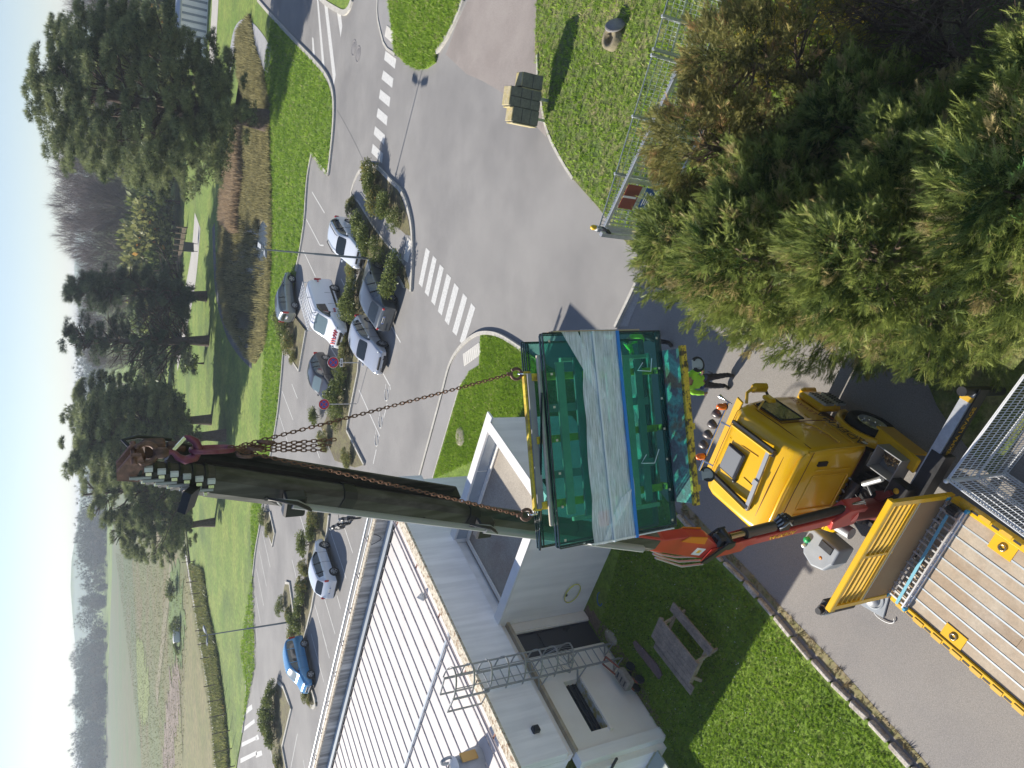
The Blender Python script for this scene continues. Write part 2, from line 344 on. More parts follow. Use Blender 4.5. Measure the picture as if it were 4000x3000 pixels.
kerb([Q7(1425, 800), Q7(1640, 10), Q6(1655, 1600), Q6(1700, 1450), Q6(1790, 1322), Q6(1900, 1234), Q6(1990, 1212), Q6(2100, 1228), Q6(2212, 1290), at(2059, 1374)], M_kerb, .16, smooth=2)
kerb([Q7(1540, 812), Q7(1780, 0), Q6(1820, 1640)], M_kerb, .08, z1=.11, smooth=0)
# leaf litter and dirt gathered along the kerbs
def dirtline(pts, w, off, sm=1):
    P = smooth_line(pts, sm); m = MB(); L = []; R = []; rr = random.Random(5)
    for i, p in enumerate(P):
        d = (P[min(i + 1, len(P) - 1)] - P[max(i - 1, 0)]).normalized(); n = V(-d.y, d.x, 0); L.append(p + n * off); R.append(p + n * (off + w * rr.uniform(.4, 1.2)))
    m.add([(p.x, p.y, .005) for p in L] + [(p.x, p.y, .005) for p in R], [(i, i + 1, len(P) + i + 1, len(P) + i) for i in range(len(P) - 1)]); tag(m.build('kerb_dirt', M_dirt), kind='structure')
dirtline(far_edge[10:30], -.35, -.1, 2); dirtline(right_edge[6:], .35, -.05, 3); dirtline(far_edge[1:11], -.3, -.15, 2)
# lane side kerb stones, each its own stone
M_stone = speckle(pbr('kerb_stone', (.55, .51, .45), .95, col2=(.36, .32, .27), scale=5, lo=.4, hi=.6, bump=.6, bscale=25), 18, .4)
edge_root = MB().box((lane_l[6].x, lane_l[6].y, -.03), (.3, .3, .04)).build('kerb', M_soil); tag(edge_root, kind='structure')
dense = []
LL = [Vector((p.x, p.y, 0)) for p in lane_l]
acc = 0; seg = []
for a, b in zip(LL[3:-1], LL[4:]):
    n = max(1, round((b - a).length / .62)); seg += [(a.lerp(b, i / n), a.lerp(b, (i + 1) / n)) for i in range(n)]
for a, b in seg:
    d = (b - a); dn = d.normalized(); nn = Vector((-dn.y, dn.x, 0)); w = random.uniform(.09, .17); L = d.length * random.uniform(.86, .99); j = random.uniform(-.03, .03)
    m = MB(); c = (a + b) / 2 + nn * j; rot = Matrix.Rotation(math.atan2(dn.y, dn.x) + random.uniform(-.05, .05), 3, 'Z'); h = random.uniform(.1, .15)
    m.box((c.x, c.y, h / 2 - .02), (L, w, h + .04), rot, bev=.03); m.build('kerb_stone', M_stone, edge_root)
# crumbling dirt strip beside the stones
strip = [p + Vector((.12, -.12, 0)) for p in LL[3:]]; strip2 = [p + Vector((.34 + random.uniform(-.08, .1), -.2, 0)) for p in reversed(LL[3:])]
poly_sheet(strip + strip2, .009, 'weedy_edge', M_dirt)
# low concrete kerb across the lane mouth
M_conc = speckle(pbr('lane_concrete', (.33, .31, .28), .9, col2=(.38, .36, .33), scale=1.2), 25, .25)
kerb(kerbR, M_kerb, .12, z1=.1, smooth=0)
poly_sheet([QE(1090, 800), QE(1130, 850), QE(1000, 1160), QE(915, 1165)], .012, 'concrete_strip', M_conc)
# ---- planted medians and islands
isl1 = [Q5(835, 1659), Q5(865, 1560), Q5(900, 1485), Q5(960, 1435), Q5(1040, 1435), Q5(1078, 1460), Q5(1180, 1570), Q5(1280, 1659), Q6(1350, 230), Q6(1366, 420), Q6(1352, 860), Q6(1300, 650), Q6(1120, 420), Q6(1010, 270), Q6(900, 90), Q6(835, 20)]
raised(isl1, -.05, .09, 'island_walkway', M_walk); kerb([Q6(835, 20)] + isl1[:10] + [Q6(1362, 640), Q6(1350, 862)], M_kerb, .2, smooth=2)
med = [Q6(835, 25), Q6(900, 90), Q6(1010, 270), Q6(1120, 420), Q6(1290, 610), Q6(1345, 850), Q6(1290, 820), Q6(1190, 640), Q6(1075, 690), Q6(1020, 1020), Q6(985, 1080), Q6(960, 1240), Q6(900, 1450), Q6(890, 1560), Q7(870, 0), Q7(805, 320), Q7(795, 400), Q7(945, 695), Q7(860, 720), Q7(690, 660), Q7(565, 360), Q7(600, 330), Q7(660, 180), Q7(690, 0), Q6(720, 1560), Q6(765, 1400), Q6(790, 1250), Q6(820, 1050), Q6(860, 800), Q6(940, 640), Q6(935, 300), Q6(870, 190), Q6(815, 120)]
raised(med, -.05, .08, 'planted_median', M_soil); kerb(med[6:18], M_kerb, .15, smooth=0); kerb(med[:5], M_kerb, .12, z1=.12, smooth=0); kerb(med[29:] + [med[0]], M_kerb, .15, smooth=0)
bedA = [Q5(985, 1480), Q5(1050, 1450), Q5(1110, 1510), Q5(1260, 1659), Q6(1330, 230), Q6(1350, 380), Q6(1310, 370), Q6(1180, 250), Q6(1010, 30), Q5(990, 1600)]
raised(bedA, -.05, .11, 'planted_bed', M_soil)
bedL = [Q6(230, 1030), Q6(330, 1060), Q6(442, 1200), Q6(382, 1545), Q6(262, 1365)]
raised(bedL, -.05, .12, 'planted_bed', M_soil); kerb(bedL[2:5], M_kerb, .18, z1=.16, smooth=0)
med2 = [Q9(915, 40), Q9(888, 290), Q9(800, 620), Q9(740, 950), Q9(700, 1180), Q9(605, 1575), Q9(470, 1575), Q9(560, 1050), Q9(640, 650), Q9(685, 300), Q9(695, 40), Q7(560, 800), Q7(650, 850)]
raised(med2, -.05, .1, 'planted_median', M_soil); kerb(med2[:6], M_kerb, .22, smooth=0)
bed3 = [Q10(560, 680), Q10(690, 655), Q10(757, 870), Q10(722, 910), Q10(690, 890), Q10(640, 800)]
raised(bed3, -.05, .1, 'planted_bed', M_soil); kerb([bed3[1], bed3[2], bed3[3], bed3[4]], M_kerb, .3, smooth=1)
isl4 = [Q10(285, 605), Q10(350, 660), Q10(400, 800), Q10(446, 920), Q10(335, 1390), Q10(390, 1700), Q10(265, 1700), Q10(190, 1400), Q10(115, 1050), Q10(180, 720)]
raised(isl4, -.05, .1, 'planted_island', M_soil); kerb(isl4[:6], M_kerb, .25, smooth=0)
islA = [Q9(70, 0), Q9(180, 0), Q9(242, 265), Q9(212, 415), Q9(185, 330), Q9(100, 150)]
raised(islA, -.05, .1, 'planted_bed', M_soil); kerb(islA[1:5], M_kerb, .25, smooth=0)
islB = [Q9(375, 870), Q9(425, 880), Q9(485, 1290), Q9(440, 1300), Q9(325, 1120)]
raised(islB, -.05, .1, 'planted_bed', M_soil); kerb(islB[:3], M_kerb, .25, smooth=0)
# ---- painted lines and markings: every line its own object
n_line = [0]
GRP = 'white painted stall lines of the car park'
def line(a, b, w=.1, z=.006, lab='white painted stall line on the grey car park', grp=GRP):
    m = MB(); d = (b - a).normalized(); n = Vector((-d.y, d.x, 0)) * w / 2; k = V(0, 0, z)
    m.quad(a + n + k, b + n + k, b - n + k, a - n + k); o = m.build('painted_line', M_paint); tag(o, lab, 'road marking', grp); return o
def stall(Q, s, row=''):
    for i, (x0, y0, x1, y1) in enumerate(s): line(Q(x0, y0), Q(x1, y1), lab='white stall line, %s from the far end, %s' % (ORD[i], row))
stall(Q6, [(485, 0, 592, 180), (435, 235, 553, 460), (408, 505, 514, 730), (735, 750, 812, 900), (890, 640, 940, 722), (640, 1335, 705, 1440), (1130, 1090, 1250, 1300), (1100, 1570, 1160, 1680), (555, 460, 585, 462)], 'by the van and silver hatchback')
stall(Q7, [(310, 0, 358, 125), (225, 60, 320, 310), (200, 265, 290, 550), (495, 485, 550, 640), (890, 50, 1070, 450), (1160, 5, 1162, 50), (1135, 170, 1105, 290), (1040, 565, 1013, 690), (190, 510, 215, 590)], 'by the second no stopping sign')
stall(Q9, [(545, 50, 625, 310), (75, 230, 175, 680), (495, 330, 635, 830), (40, 480, 130, 920), (445, 590, 557, 1050), (5, 700, 95, 1155), (0, 1050, 55, 1370), (1095, 200, 1195, 505), (920, 240, 1115, 820), (845, 1060, 977, 1505), (1000, 1030, 1045, 1195), (725, 1140, 872, 1659), (0, 1440, 15, 1585)], 'by the white suv')
stall(Q10, [(680, 0, 838, 595), (823, 0, 908, 305), (512, 1235, 430, 1659), (140, 1250, 222, 1659), (585, 1560, 600, 1659)], 'by the blue car')
line(Q7(1640, 20), Q7(1427, 790), .12, lab='long white edge line of the car park road', grp=None)
def blocks(Q, qs, lab, grp, w=.006):
    for i, q in enumerate(qs):
        m = MB(); P = [Q(*p) + V(0, 0, w) for p in q]; m.quad(*P); o = m.build('crosswalk_stripe', M_paint); tag(o, lab % ORD[i], 'road marking', grp)
blocks(Q5, [[(1120, 440), (1213, 510), (1200, 595), (1107, 515)], [(1102, 608), (1188, 678), (1177, 760), (1085, 682)], [(1075, 772), (1162, 842), (1152, 925), (1063, 850)], [(1055, 933), (1138, 1005), (1130, 1086), (1043, 1010)], [(1030, 1090), (1116, 1167), (1107, 1252), (1018, 1160)], [(1010, 1242), (1098, 1325), (1090, 1412), (998, 1320)]], 'worn white crossing block, the %s from the drive lawn to the island tip', 'worn blocks of the dashed crossing')
blocks(Q6, [[(1470, 480), (1502, 512), (1436, 826), (1407, 790)], [(1530, 550), (1561, 582), (1491, 904), (1459, 868)], [(1590, 625), (1623, 660), (1546, 982), (1514, 944)], [(1650, 705), (1686, 740), (1606, 1067), (1572, 1030)], [(1715, 785), (1753, 830), (1666, 1152), (1632, 1110)], [(1790, 875), (1826, 915), (1734, 1243), (1697, 1205)], [(1860, 960), (1896, 1000), (1796, 1324), (1761, 1290)]], 'long white zebra stripe, the %s from the island towards the near lawn', 'long stripes of the zebra crossing')
blocks(Q4, [[(2176, 1108), (2182, 1150), (2126, 1196), (2132, 1140)], [(2198, 1235), (2203, 1268), (2108, 1340), (2114, 1300)], [(2212, 1382), (2218, 1412), (2088, 1478), (2090, 1440)], [(2216, 1510), (2220, 1545), (2078, 1618), (2078, 1578)]], 'broad white crossing bar in the far left corner, %s from the verge', 'broad crossing bars in the far left corner')
blocks(Q10, [[(0, 1255), (25, 1245), (40, 1305), (0, 1320)], [(0, 1465), (70, 1440), (80, 1500), (0, 1535)]], 'broad white bar beside the big bush island, %s from the bushes', 'broad crossing bars by the bush island')
for qi, q in enumerate(([(525, -30), (541, 10), (596, 595), (570, 540)], [(590, 30), (616, 30), (690, 650), (672, 745)], [(700, 108), (735, 130), (746, 225), (732, 322)], [(485, 320), (497, 330), (510, 482), (490, 468)])):
    m = MB(); m.quad(*[Q5(*p) + V(0, 0, .006) for p in q]); tag(m.build('hatching_stripe', M_paint), ('middle long white hatching stripe on the road by the corner lawn', 'longest white hatching stripe, nearest the open road', 'short white pointed stripe at the corner lawn tip', 'short white stripe against the far lawn kerb')[qi], 'road marking', 'white hatching stripes by the corner lawn')
for Q, q, z, lab in ((Q6, [(1310, 390), (1350, 432), (1312, 610), (1275, 582)], .096, 'white tactile plate on the island walkway at the zebra crossing'), (Q5, [(972, 1480), (1000, 1500), (985, 1590), (958, 1572)], .096, 'white tactile plate half hidden by the round island bush'), (Q6, [(1930, 1300), (1945, 1400), (1800, 1505), (1790, 1400)], .082, 'large white tactile plate at the corner of the near lawn'), (Q5, [(1130, 220), (1188, 265), (1202, 390), (1113, 312)], .097, 'bright white tactile plate on the pavement of the drive lawn')):
    m = MB(); P = [Q(*p, z) for p in q]; c = sum(P, Vector()) / 4; m.add([p + V(0, 0, -.004) for p in P] + [p + V(0, 0, .012) for p in P], [(4, 5, 6, 7), (0, 1, 5, 4), (1, 2, 6, 5), (2, 3, 7, 6), (3, 0, 4, 7)])
    # rows of studs
    nx = 9
    for i in range(nx):
        for k in range(nx):
            u, v = (i + .5) / nx, (k + .5) / nx; p = P[0].lerp(P[1], u).lerp(P[3].lerp(P[2], u), v); m.box(p + V(0, 0, .013), (.07, .07, .012))
    tag(m.build('tactile_plate', M_plate), lab, 'tactile plate')
# small white marks between the bays on the right
for mi_, (x, y) in enumerate(((1128, 92), (1076, 328), (1042, 485))):
    c = Q7(x, y); m = MB(); pts = []
    m.tube([c + V(.35 * math.cos(t), .28 * math.sin(t), .008) for t in np.linspace(.6, 5.6, 12)], .035, 4)
    m.bar(c + V(-.1, -.25, .008), c + V(.45, -.45, .008), .07, .006); m.bar(c + V(.3, .1, .008), c + V(.6, .1, .008), .07, .006)
    tag(m.build('bay_mark', M_paint), 'small white curled mark between the bays, %s from the silver hatchback' % ORD[mi_], 'road marking', 'curled bay marks')
# tar seams and patches in the road
M_tar = pbr('tar_seam', (.1, .1, .105), .85); M_patch = speckle(pbr('asphalt_patch', (.19, .185, .185), .9, col2=(.23, .225, .22), scale=1.5), 40, .2)
def seam(Q, pts, w=.05):
    m = MB(); P = smooth_line([Q(*p) for p in pts], 1)
    for a, b in zip(P[:-1], P[1:]):
        d = (b - a).normalized(); n = V(-d.y, d.x, 0) * w / 2; k = V(0, 0, .0045); m.quad(a + n + k, b + n + k, b - n + k, a - n + k)
    o = m.build('tar_seam', M_tar); tag(o, kind='structure')
seam(Q5, [(700, 950), (760, 1050), (850, 1220), (940, 1412)], .04); seam(QD, [(0, 832), (80, 850), (180, 905)], .06); 

# manhole covers
M_iron = speckle(pbr('cast_iron', (.25, .24, .235), .8, col2=(.2, .19, .19), scale=6), 30, .2)
M_conc2 = speckle(pbr('old_concrete', (.42, .38, .31), .95, col2=(.33, .29, .23), scale=4, bump=.4, bscale=30), 20, .3)
for x, y, lab in ((845, 415, 'iron manhole cover on the road, the one nearer the far lawn'), (882, 470, 'iron manhole cover on the road, the one nearer the dashed crossing')):
    c = Q5(x, y); m = MB(); m.lathe([(0, .012), (.5, .012), (.52, .005)], c, n=28)
    r = thing('manhole_cover', lab, 'manhole', c); m2 = MB().lathe([(0, .012), (.36, .012), (.38, .006)], n=28); m2.build('lid', M_iron, r); MB().lathe([(.40, .006), (.41, .014), (.52, .014), (.54, .004)], n=28).build('frame', M_iron, r)
c = Q7(1785, 455); r = thing('manhole_cover', 'round concrete manhole cover in the lawn by the white porch', 'manhole', (c.x, c.y, .09)); MB().lathe([(0, .06), (.42, .06), (.46, .0)], n=28).build('lid', M_conc2, r)
m = MB()
for i in range(-3, 4): m.bar((-.34, i * .1, .064), (.34, i * .1, .064), .03, .012)
m.build('rib', M_conc2, r)
M_stone0 = speckle(pbr('mossy_concrete', (.27, .23, .15), .95, col2=(.18, .16, .1), scale=5), 18, .3)
c = QD(905, 340); r = thing('concrete_shaft', 'round concrete shaft with a loose cover in the rough grass', 'manhole', (c.x, c.y, .06)); MB().lathe([(0, .1), (.24, .1), (.24, .26), (.38, .26), (.4, 0)], n=24).build('ring', M_stone0, r)
k = MB().lathe([(0, .0), (.33, 0), (.33, .06), (0, .07)], n=20).build('lid', M_iron, r); k.location = (.25, -.28, .22); k.rotation_euler = (.6, .7, 0)
# ================================================================== WHITE BUILDING
M_wall = pbr('white_render', (.86, .845, .82), .9, col2=(.8, .785, .76), scale=.7, lo=.4, hi=.75, bump=.12, bscale=60)
M_wall2 = pbr('cream_render', (.86, .82, .75), .9, col2=(.8, .75, .68), scale=.9, bump=.12, bscale=60)
M_fasc = pbr('fascia_render', (.84, .83, .83), .9, col2=(.78, .77, .77), scale=1.4, lo=.45, hi=.8)
M_cap = pbr('white_capping', (.8, .79, .77), .6, col2=(.74, .73, .71), scale=2)
M_roofp = pbr('white_roof_membrane', (.68, .64, .615), .75, col2=(.6, .565, .54), scale=.8, lo=.45, hi=.75, col3=(.72, .66, .6), scale3=.35)
M_rib = pbr('roof_rib', (.5, .47, .47), .7, col2=(.3, .26, .26), scale=6, lo=.5, hi=.65)
M_gut = pbr('zinc_gutter', (.42, .47, .52), .5, metal=.3, col2=(.36, .4, .45), scale=3)
M_cope = speckle(pbr('lichen_coping', (.62, .56, .44), .95, col2=(.3, .2, .12), scale=9, lo=.5, hi=.62, bump=.5, bscale=40), 14, .4)
M_par = pbr('stained_parapet', (.5, .49, .47), .9, col2=(.4, .39, .37), scale=1.0)
M_grav = speckle(pbr('gravel_roof', (.34, .3, .25), .95, col2=(.4, .36, .3), scale=.8, col3=(.26, .19, .15), scale3=.3), 30, .3)
M_dark = pbr('dark_metal', (.03, .035, .045), .5, metal=.2)
M_door = pbr('charcoal_door', (.045, .047, .058), .45)
M_steel = pbr('grey_steel', (.36, .37, .38), .5, metal=.45)
M_galv = pbr('galvanised', (.58, .6, .62), .45, metal=.6, col2=(.48, .5, .52), scale=12)
M_glassd = pbr('dark_glass', (.02, .025, .035), .05, spec=.8)
M_stain = pbr('stained_sill', (.5, .5, .45), .9, col2=(.38, .3, .08), scale=4, lo=.45, hi=.6)
M_pipe = pbr('handrail_pipe', (.34, .31, .33), .5, metal=.3)
def streak(m, sc=(1.2, 1.2, .06), amt=.6):
    nt = m.node_tree; b = nt.nodes['Principled BSDF']; l = b.inputs['Base Color'].links[0].from_socket
    tc = [x for x in nt.nodes if x.type == 'TEX_COORD'][0]; mp = nt.nodes.new('ShaderNodeMapping'); mp.inputs['Scale'].default_value = sc
    n = nt.nodes.new('ShaderNodeTexNoise'); n.inputs['Scale'].default_value = 3; n.inputs['Detail'].default_value = 5
    nt.links.new(tc.outputs['Object'], mp.inputs[0]); nt.links.new(mp.outputs[0], n.inputs['Vector'])
    r = nt.nodes.new('ShaderNodeMapRange'); r.inputs[1].default_value = .4; r.inputs[2].default_value = .62; r.inputs[3].default_value = 1 - amt; r.inputs[4].default_value = 1.1
    nt.links.new(n.outputs['Fac'], r.inputs[0]); x = nt.nodes.new('ShaderNodeMix'); x.data_type = 'RGBA'; x.blend_type = 'MULTIPLY'; x.inputs[0].default_value = 1
    c = nt.nodes.new('ShaderNodeCombineColor'); [nt.links.new(r.outputs[0], c.inputs[i]) for i in range(3)]
    nt.links.new(l, x.inputs[6]); nt.links.new(c.outputs[0], x.inputs[7]); nt.links.new(x.outputs[2], b.inputs['Base Color'])
streak(M_par, (1.6, 1.6, .12), .5); streak(M_fasc, (1.4, 1.4, .1), .05); streak(M_wall, (.8, .8, .08), .04)
BK = V(-7.83, 20.98, 0); BROT = rad(-32.5)
bld = thing('building', 'low white flat roofed building with ribbed roof, porch block and caged wall ladder', 'building', BK, BROT)
def bp(name, m, mat, par=bld): return m.build(name, mat, par)
XW = -22.0                                           # west end of the main block, out of the frame
YE = 7.62                                            # far side
YS = -4.62
def wallholes(x0, x1, zs, holes, y0, y1):
    """solid wall between y0..y1, z zs[0]..zs[1], with rectangular openings (ya, yb, za, zb)"""
    m = MB(); ys = sorted({y0, y1, *[h[0] for h in holes], *[h[1] for h in holes]}); zz = sorted({zs[0], zs[1], *[h[2] for h in holes], *[h[3] for h in holes]})
    for a, b in zip(ys[:-1], ys[1:]):
        for c, d in zip(zz[:-1], zz[1:]):
            cy, cz = (a + b) / 2, (c + d) / 2
            if any(h[0] < cy < h[1] and h[2] < cz < h[3] for h in holes): continue
            m.box(((x0 + x1) / 2, cy, cz), (x1 - x0, b - a, d - c))
    return m
# lower wall facing the lawn: door and slot window cut into it
bp('wall', wallholes(-.35, 0, (0, 3.08), [(-1.36, -.38, 0, 2.98), (-4.15, -2.42, 1.72, 2.3)], -4.62, 0.0), M_wall2)
bp('pillar', MB().box((-.1, -4.79, 1.57), (.34, .34, 3.14)), M_wall)
bp('wall', MB().box((-1.6, -5.05, 1.5), (2.8, .18, 3.0)), M_wall)
bp('ledge', MB().box((-.03, -2.3, 3.13), (.34, 4.62, .1)), pbr('mossy_ledge', (.36, .29, .2), .9, col2=(.45, .4, .3), scale=3))
bp('wall', MB().box((-.2, -2.3, 3.3), (.3, 4.6, .25)), M_wall2)
bp('fascia', MB().box((-.02, 1.5, 4.2), (.32, 12.24, 1.56)), M_fasc)
bp('coping', MB().box((-.02, 1.5, 5.0), (.40, 12.3, .08)), M_cope)
bp('wall', MB().box((-.2, 3.8, 1.7), (.3, 7.6, 3.4)), M_wall)
bp('wall', MB().box((-11.1, -4.5, 4.1), (21.8, .24, 1.7)), M_fasc)
bp('coping', MB().box((-11.1, -4.5, 4.985), (21.7, .34, .07)), M_cope)
bp('wall', MB().box((-14.2, -4.48, 1.6), (15.5, .22, 3.3)), M_wall)
bp('wall', MB().box((-11.0, YE - .08, 2.4), (21.6, .16, 5.1)), M_par, bld)
bp('coping', MB().box((-11.0, YE - .08, 4.99), (22.0, .22, .07)), M_cope)
m = MB().box((-11.1, 1.4, 4.28), (21.4, 11.5, .16)); bp('roof_deck', m, M_roofp)
# roof panels and ribs, ridge capping
RP = .68
i = 0
for k in range(31):
    x = -.62 - RP * k
    bp('roof_rib', MB().prism([(x - .022, YS + .26), (x + .022, YS + .26), (x + .022, 6.89), (x - .022, 6.89)], 4.36, 4.412), M_rib)
    bp('roof_panel', MB().box((x - RP / 2, 1.25, 4.372), (RP - .012, 11.2, .02)), M_roofp)
bp('ridge_capping', MB().box((-9.6, 1.05, 4.47), (17.4, .09, .05)), M_gut)
m = MB(); prof = [(6.96, 4.47), (6.99, 4.37), (7.2, 4.365), (7.45, 4.38), (7.45, 4.45), (7.36, 4.45), (7.34, 4.42), (7.06, 4.42), (7.04, 4.47)]
n = len(prof); m.add([(x, y, z) for x in (-21.8, -.3) for y, z in prof], [tuple(range(n)), tuple(range(2 * n - 1, n - 1, -1))] + [(j, (j + 1) % n, n + (j + 1) % n, n + j) for j in range(n)])
bp('gutter', m, M_gut)
bp('gutter_edge', MB().box((-11.0, 6.92, 4.40), (21.4, .05, .09)), M_dark)
# handrails lying along both parapets
h = bp('handrail', MB().cyl((-.52, -4.9, 5.02), (-.52, 7.0, 5.02), .045, 10), M_pipe)
h2 = bp('handrail', MB().cyl((-21.5, YE + .42, 5.06), (-.3, YE + .42, 5.06), .05, 10).cyl((-21.5, YE + .30, 4.92), (-.3, YE + .30, 4.92), .03, 8), M_galv)
for y in (5.6, 3.4, 1.15, -1.1, -3.3): bp('rail_bracket', MB().bar((-.52, y, 5.0), (-.1, y, 4.98), .05, .03), pbr('rusty_bracket', (.3, .14, .1), .8) if y > 5 else bpy.data.materials['rusty_bracket'], h)
for k in range(10): bp('rail_bracket', MB().bar((-1.2 - 2.1 * k, YE + .42, 5.04), (-1.2 - 2.1 * k, YE, 4.98), .05, .04), M_pipe, h2)
# lying conical roof vents
for x, y in ((-1.9, 3.3),):
    mv = MB(); mv.lathe([(.0, .0), (.17, .06), (.0, .3)], (x, y, 4.40), n=14); bp('roof_vent', mv, M_gut)
# loose cable over the parapet
cb = MB(); cb.tube([(-3.2 + .05 * t, YE - .19, 4.95 - .38 * math.sin(t * math.pi / 12)) for t in range(0, 13)], .012, 5); bp('cable', cb, M_dark)
# door with upper panel, frame and handle
d = bp('door', MB().box((-.14, -.87, 1.08), (.06, .94, 2.14)), M_door)
bp('upper_panel', MB().box((-.14, -.87, 2.57), (.06, .94, .76)), M_door, d)
bp('door_handle', MB().box((-.1, -.5, 1.05), (.03, .05, .24)).bar((-.07, -.5, 1.1), (-.07, -.64, 1.1), .025, .025), M_dark, d)
bp('door_frame', MB().box((-.12, -.395, 1.49), (.1, .03, 2.98)).box((-.12, -1.345, 1.49), (.1, .03, 2.98)).box((-.12, -.87, 2.965), (.1, .92, .03)), M_door, d)
bp('door_sill', MB().box((.08, -.87, .05), (.3, 1.0, .06)), M_conc2, d)
bp('reveal', MB().box((-.02, -.19, 1.5), (.1, .3, 3.0)), M_wall2)
w = bp('window', MB().box((-.28, -3.285, 2.0), (.04, 1.72, .56)), M_glassd)
bp('frame', MB().box((-.25, -3.285, 2.2), (.05, 1.73, .05)).box((-.25, -3.285, 2.03), (.05, 1.73, .04)).box((-.25, -3.285, 1.86), (.05, 1.73, .04)), M_dark, w)
bp('sill', MB().box((-.1, -3.285, 1.735), (.3, 1.72, .03)), M_stain, w)
bp('ledge', MB().box((.05, -3.3, 1.68), (.12, 1.95, .1)), M_wall2, w)
bp('wall_lamp', MB().box((.2, -3.75, 4.05), (.14, .2, .22), bev=.02).box((.28, -3.75, 4.05), (.02, .14, .16)), M_dark)
# ---- porch block with raised parapet
bp('wall', MB().box((5.13, 2.1, 1.72), (.3, 4.2, 3.44)), M_wall)
bp('wall', MB().box((2.48, .15, 1.72), (4.98, .3, 3.44)), M_wall)
bp('wall', MB().box((2.48, 4.05, 1.72), (4.98, .3, 3.44)), M_wall)
bp('porch_roof', MB().box((2.47, 2.1, 2.92), (4.99, 3.58, .12)), M_grav)
for (c, dd) in (((2.75, .13, 3.475), (5.5, .36, .07)), ((2.75, 4.07, 3.475), (5.5, .36, .07)), ((5.14, 2.1, 3.478), (.36, 3.57, .07))): bp('capping', MB().box(c, dd), M_cap)
for k in range(3): bp('lining_panel', MB().box((.95 + 1.55 * k, 3.885, 3.2), (1.5, .02, .44)), M_gut)
bp('lining_panel', MB().box((4.955, 2.1, 3.2), (.02, 3.5, .44)), M_wall)
bp('flashing', MB().box((2.6, 3.78, 3.02), (4.7, .16, .05)).box((.2, 2.1, 3.02), (.14, 3.5, .05)), M_wall2)
bp('wall_vent', MB().box((.17, 5.3, 2.5), (.12, .2, .2)), M_dark)
bp('wall_vent', MB().box((5.3, .75, 2.95), (.06, .3, .3)), M_dark)
# ---- west return seen at the edge of the picture
bp('glass_canopy', MB().box((-1.0, -5.9, .55), (1.9, 1.4, .05)), pbr('cloudy_glass', (.35, .4, .36), .3))
bp('canopy_rail', MB().bar((-2.2, -5.16, 2.1), (.15, -5.16, 2.1), .06, .06).bar((-1.2, -5.16, 2.1), (-1.2, -5.5, 1.6), .05, .05), M_dark)
# ================================================================== CAGED LADDER
lad = thing('wall_ladder', 'grey steel caged ladder fixed to the white wall beside the dark door', 'ladder', BK, BROT)
ya, yb, lx = -2.36, -1.78, .45
for y in (ya, yb): MB().bar((lx, y, .25), (lx, y, 5.15), .05, .05).build('rail', M_steel, lad)
for k in range(17): MB().cyl((lx, ya, .45 + .28 * k), (lx, yb, .45 + .28 * k), .016, 6).build('rung', M_steel, lad)
ym = (ya + yb) / 2
def hoop(z, r=.39, x0=lx):
    return [(x0 + .78 * math.sin(t), ym - r * math.cos(t), z) for t in np.linspace(0, math.pi, 15)]
for z in np.linspace(2.25, 6.15, 8):
    P = hoop(z); m = MB()
    for a, b in zip(P[:-1], P[1:]): m.bar(a, b, .014, .05, up=(0, 0, 1))
    m.build('cage_hoop', M_steel, lad)
for t in (0.55, 1.25, 1.9, 2.6):
    x, y = lx + .77 * math.sin(t), ym - .385 * math.cos(t); MB().bar((x, y, 2.2), (x, y, 6.15), .04, .012).build('cage_strap', M_steel, lad)
for y in (ya, yb):
    MB().bar((lx - .02, y + (-.06 if y == ya else .06), 5.0), (lx - .02, y + (-.06 if y == ya else .06), 6.15), .05, .05).bar((lx - .02, y + (-.06 if y == ya else .06), 6.13), (lx - .65, y, 6.13), .04, .04).bar((lx - .65, y, 6.13), (lx - .65, y, 5.02), .04, .04).build('grab_rail', M_steel, lad)
m = MB()
g = hoop(2.25); 
for i in range(2, 14, 1):
    for dz, s in ((.5, 1), (-.5, -1)):
        j = min(max(i + 3 * s, 0), 14); m.bar((g[i][0], g[i][1], 2.25 if s > 0 else 2.78), (g[j][0], g[j][1], 2.78 if s > 0 else 2.25), .012, .012)
m.build('cage_mesh', M_steel, lad)
for y in (ya, yb):
    for z in (.5, 1.9, 3.3): MB().bar((lx, y, z), (.0, y - .12, z - .1), .04, .04).bar((lx, y, z - .35), (.05, y - .1, z - .12), .03, .03).build('bracket', M_steel, lad)
# ================================================================== things by the wall and on the roof
def bw(x, y, z=0): 
    c, s = math.cos(BROT), math.sin(BROT); return V(BK.x + c * x - s * y, BK.y + s * x + c * y, z)
M_hose = pbr('yellow_hose', (.62, .6, .12), .5)
p = bw(1.1, -.06, 1.0); hs = thing('garden_hose', 'coiled yellow garden hose hanging on the white porch wall', 'hose', p, BROT)
m = MB(); m.tube([(.42 * math.cos(t), -.03 + .012 * (t / 6.28), .28 * math.sin(t)) for t in np.linspace(.4, 14, 44)], .014, 6); m.build('coil', M_hose, hs)
MB().box((-.05, 0, .22), (.07, .06, .06)).build('hook', M_dark, hs)
p = bw(1.05, -.45, .1); m = MB(); m.tube([(p.x + .22 * math.cos(t), p.y + .14 * math.sin(t), .1) for t in np.linspace(0, 4.2, 14)], .018, 6); tag(m.build('blue_hose', pbr('blue_plastic', (.02, .12, .35), .4)), 'short curl of blue hose lying on the grass by the porch wall', 'hose')
M_bare = speckle(pbr('bare_soil', (.17, .12, .085), .95, col2=(.22, .17, .11), scale=4), 14, .35)
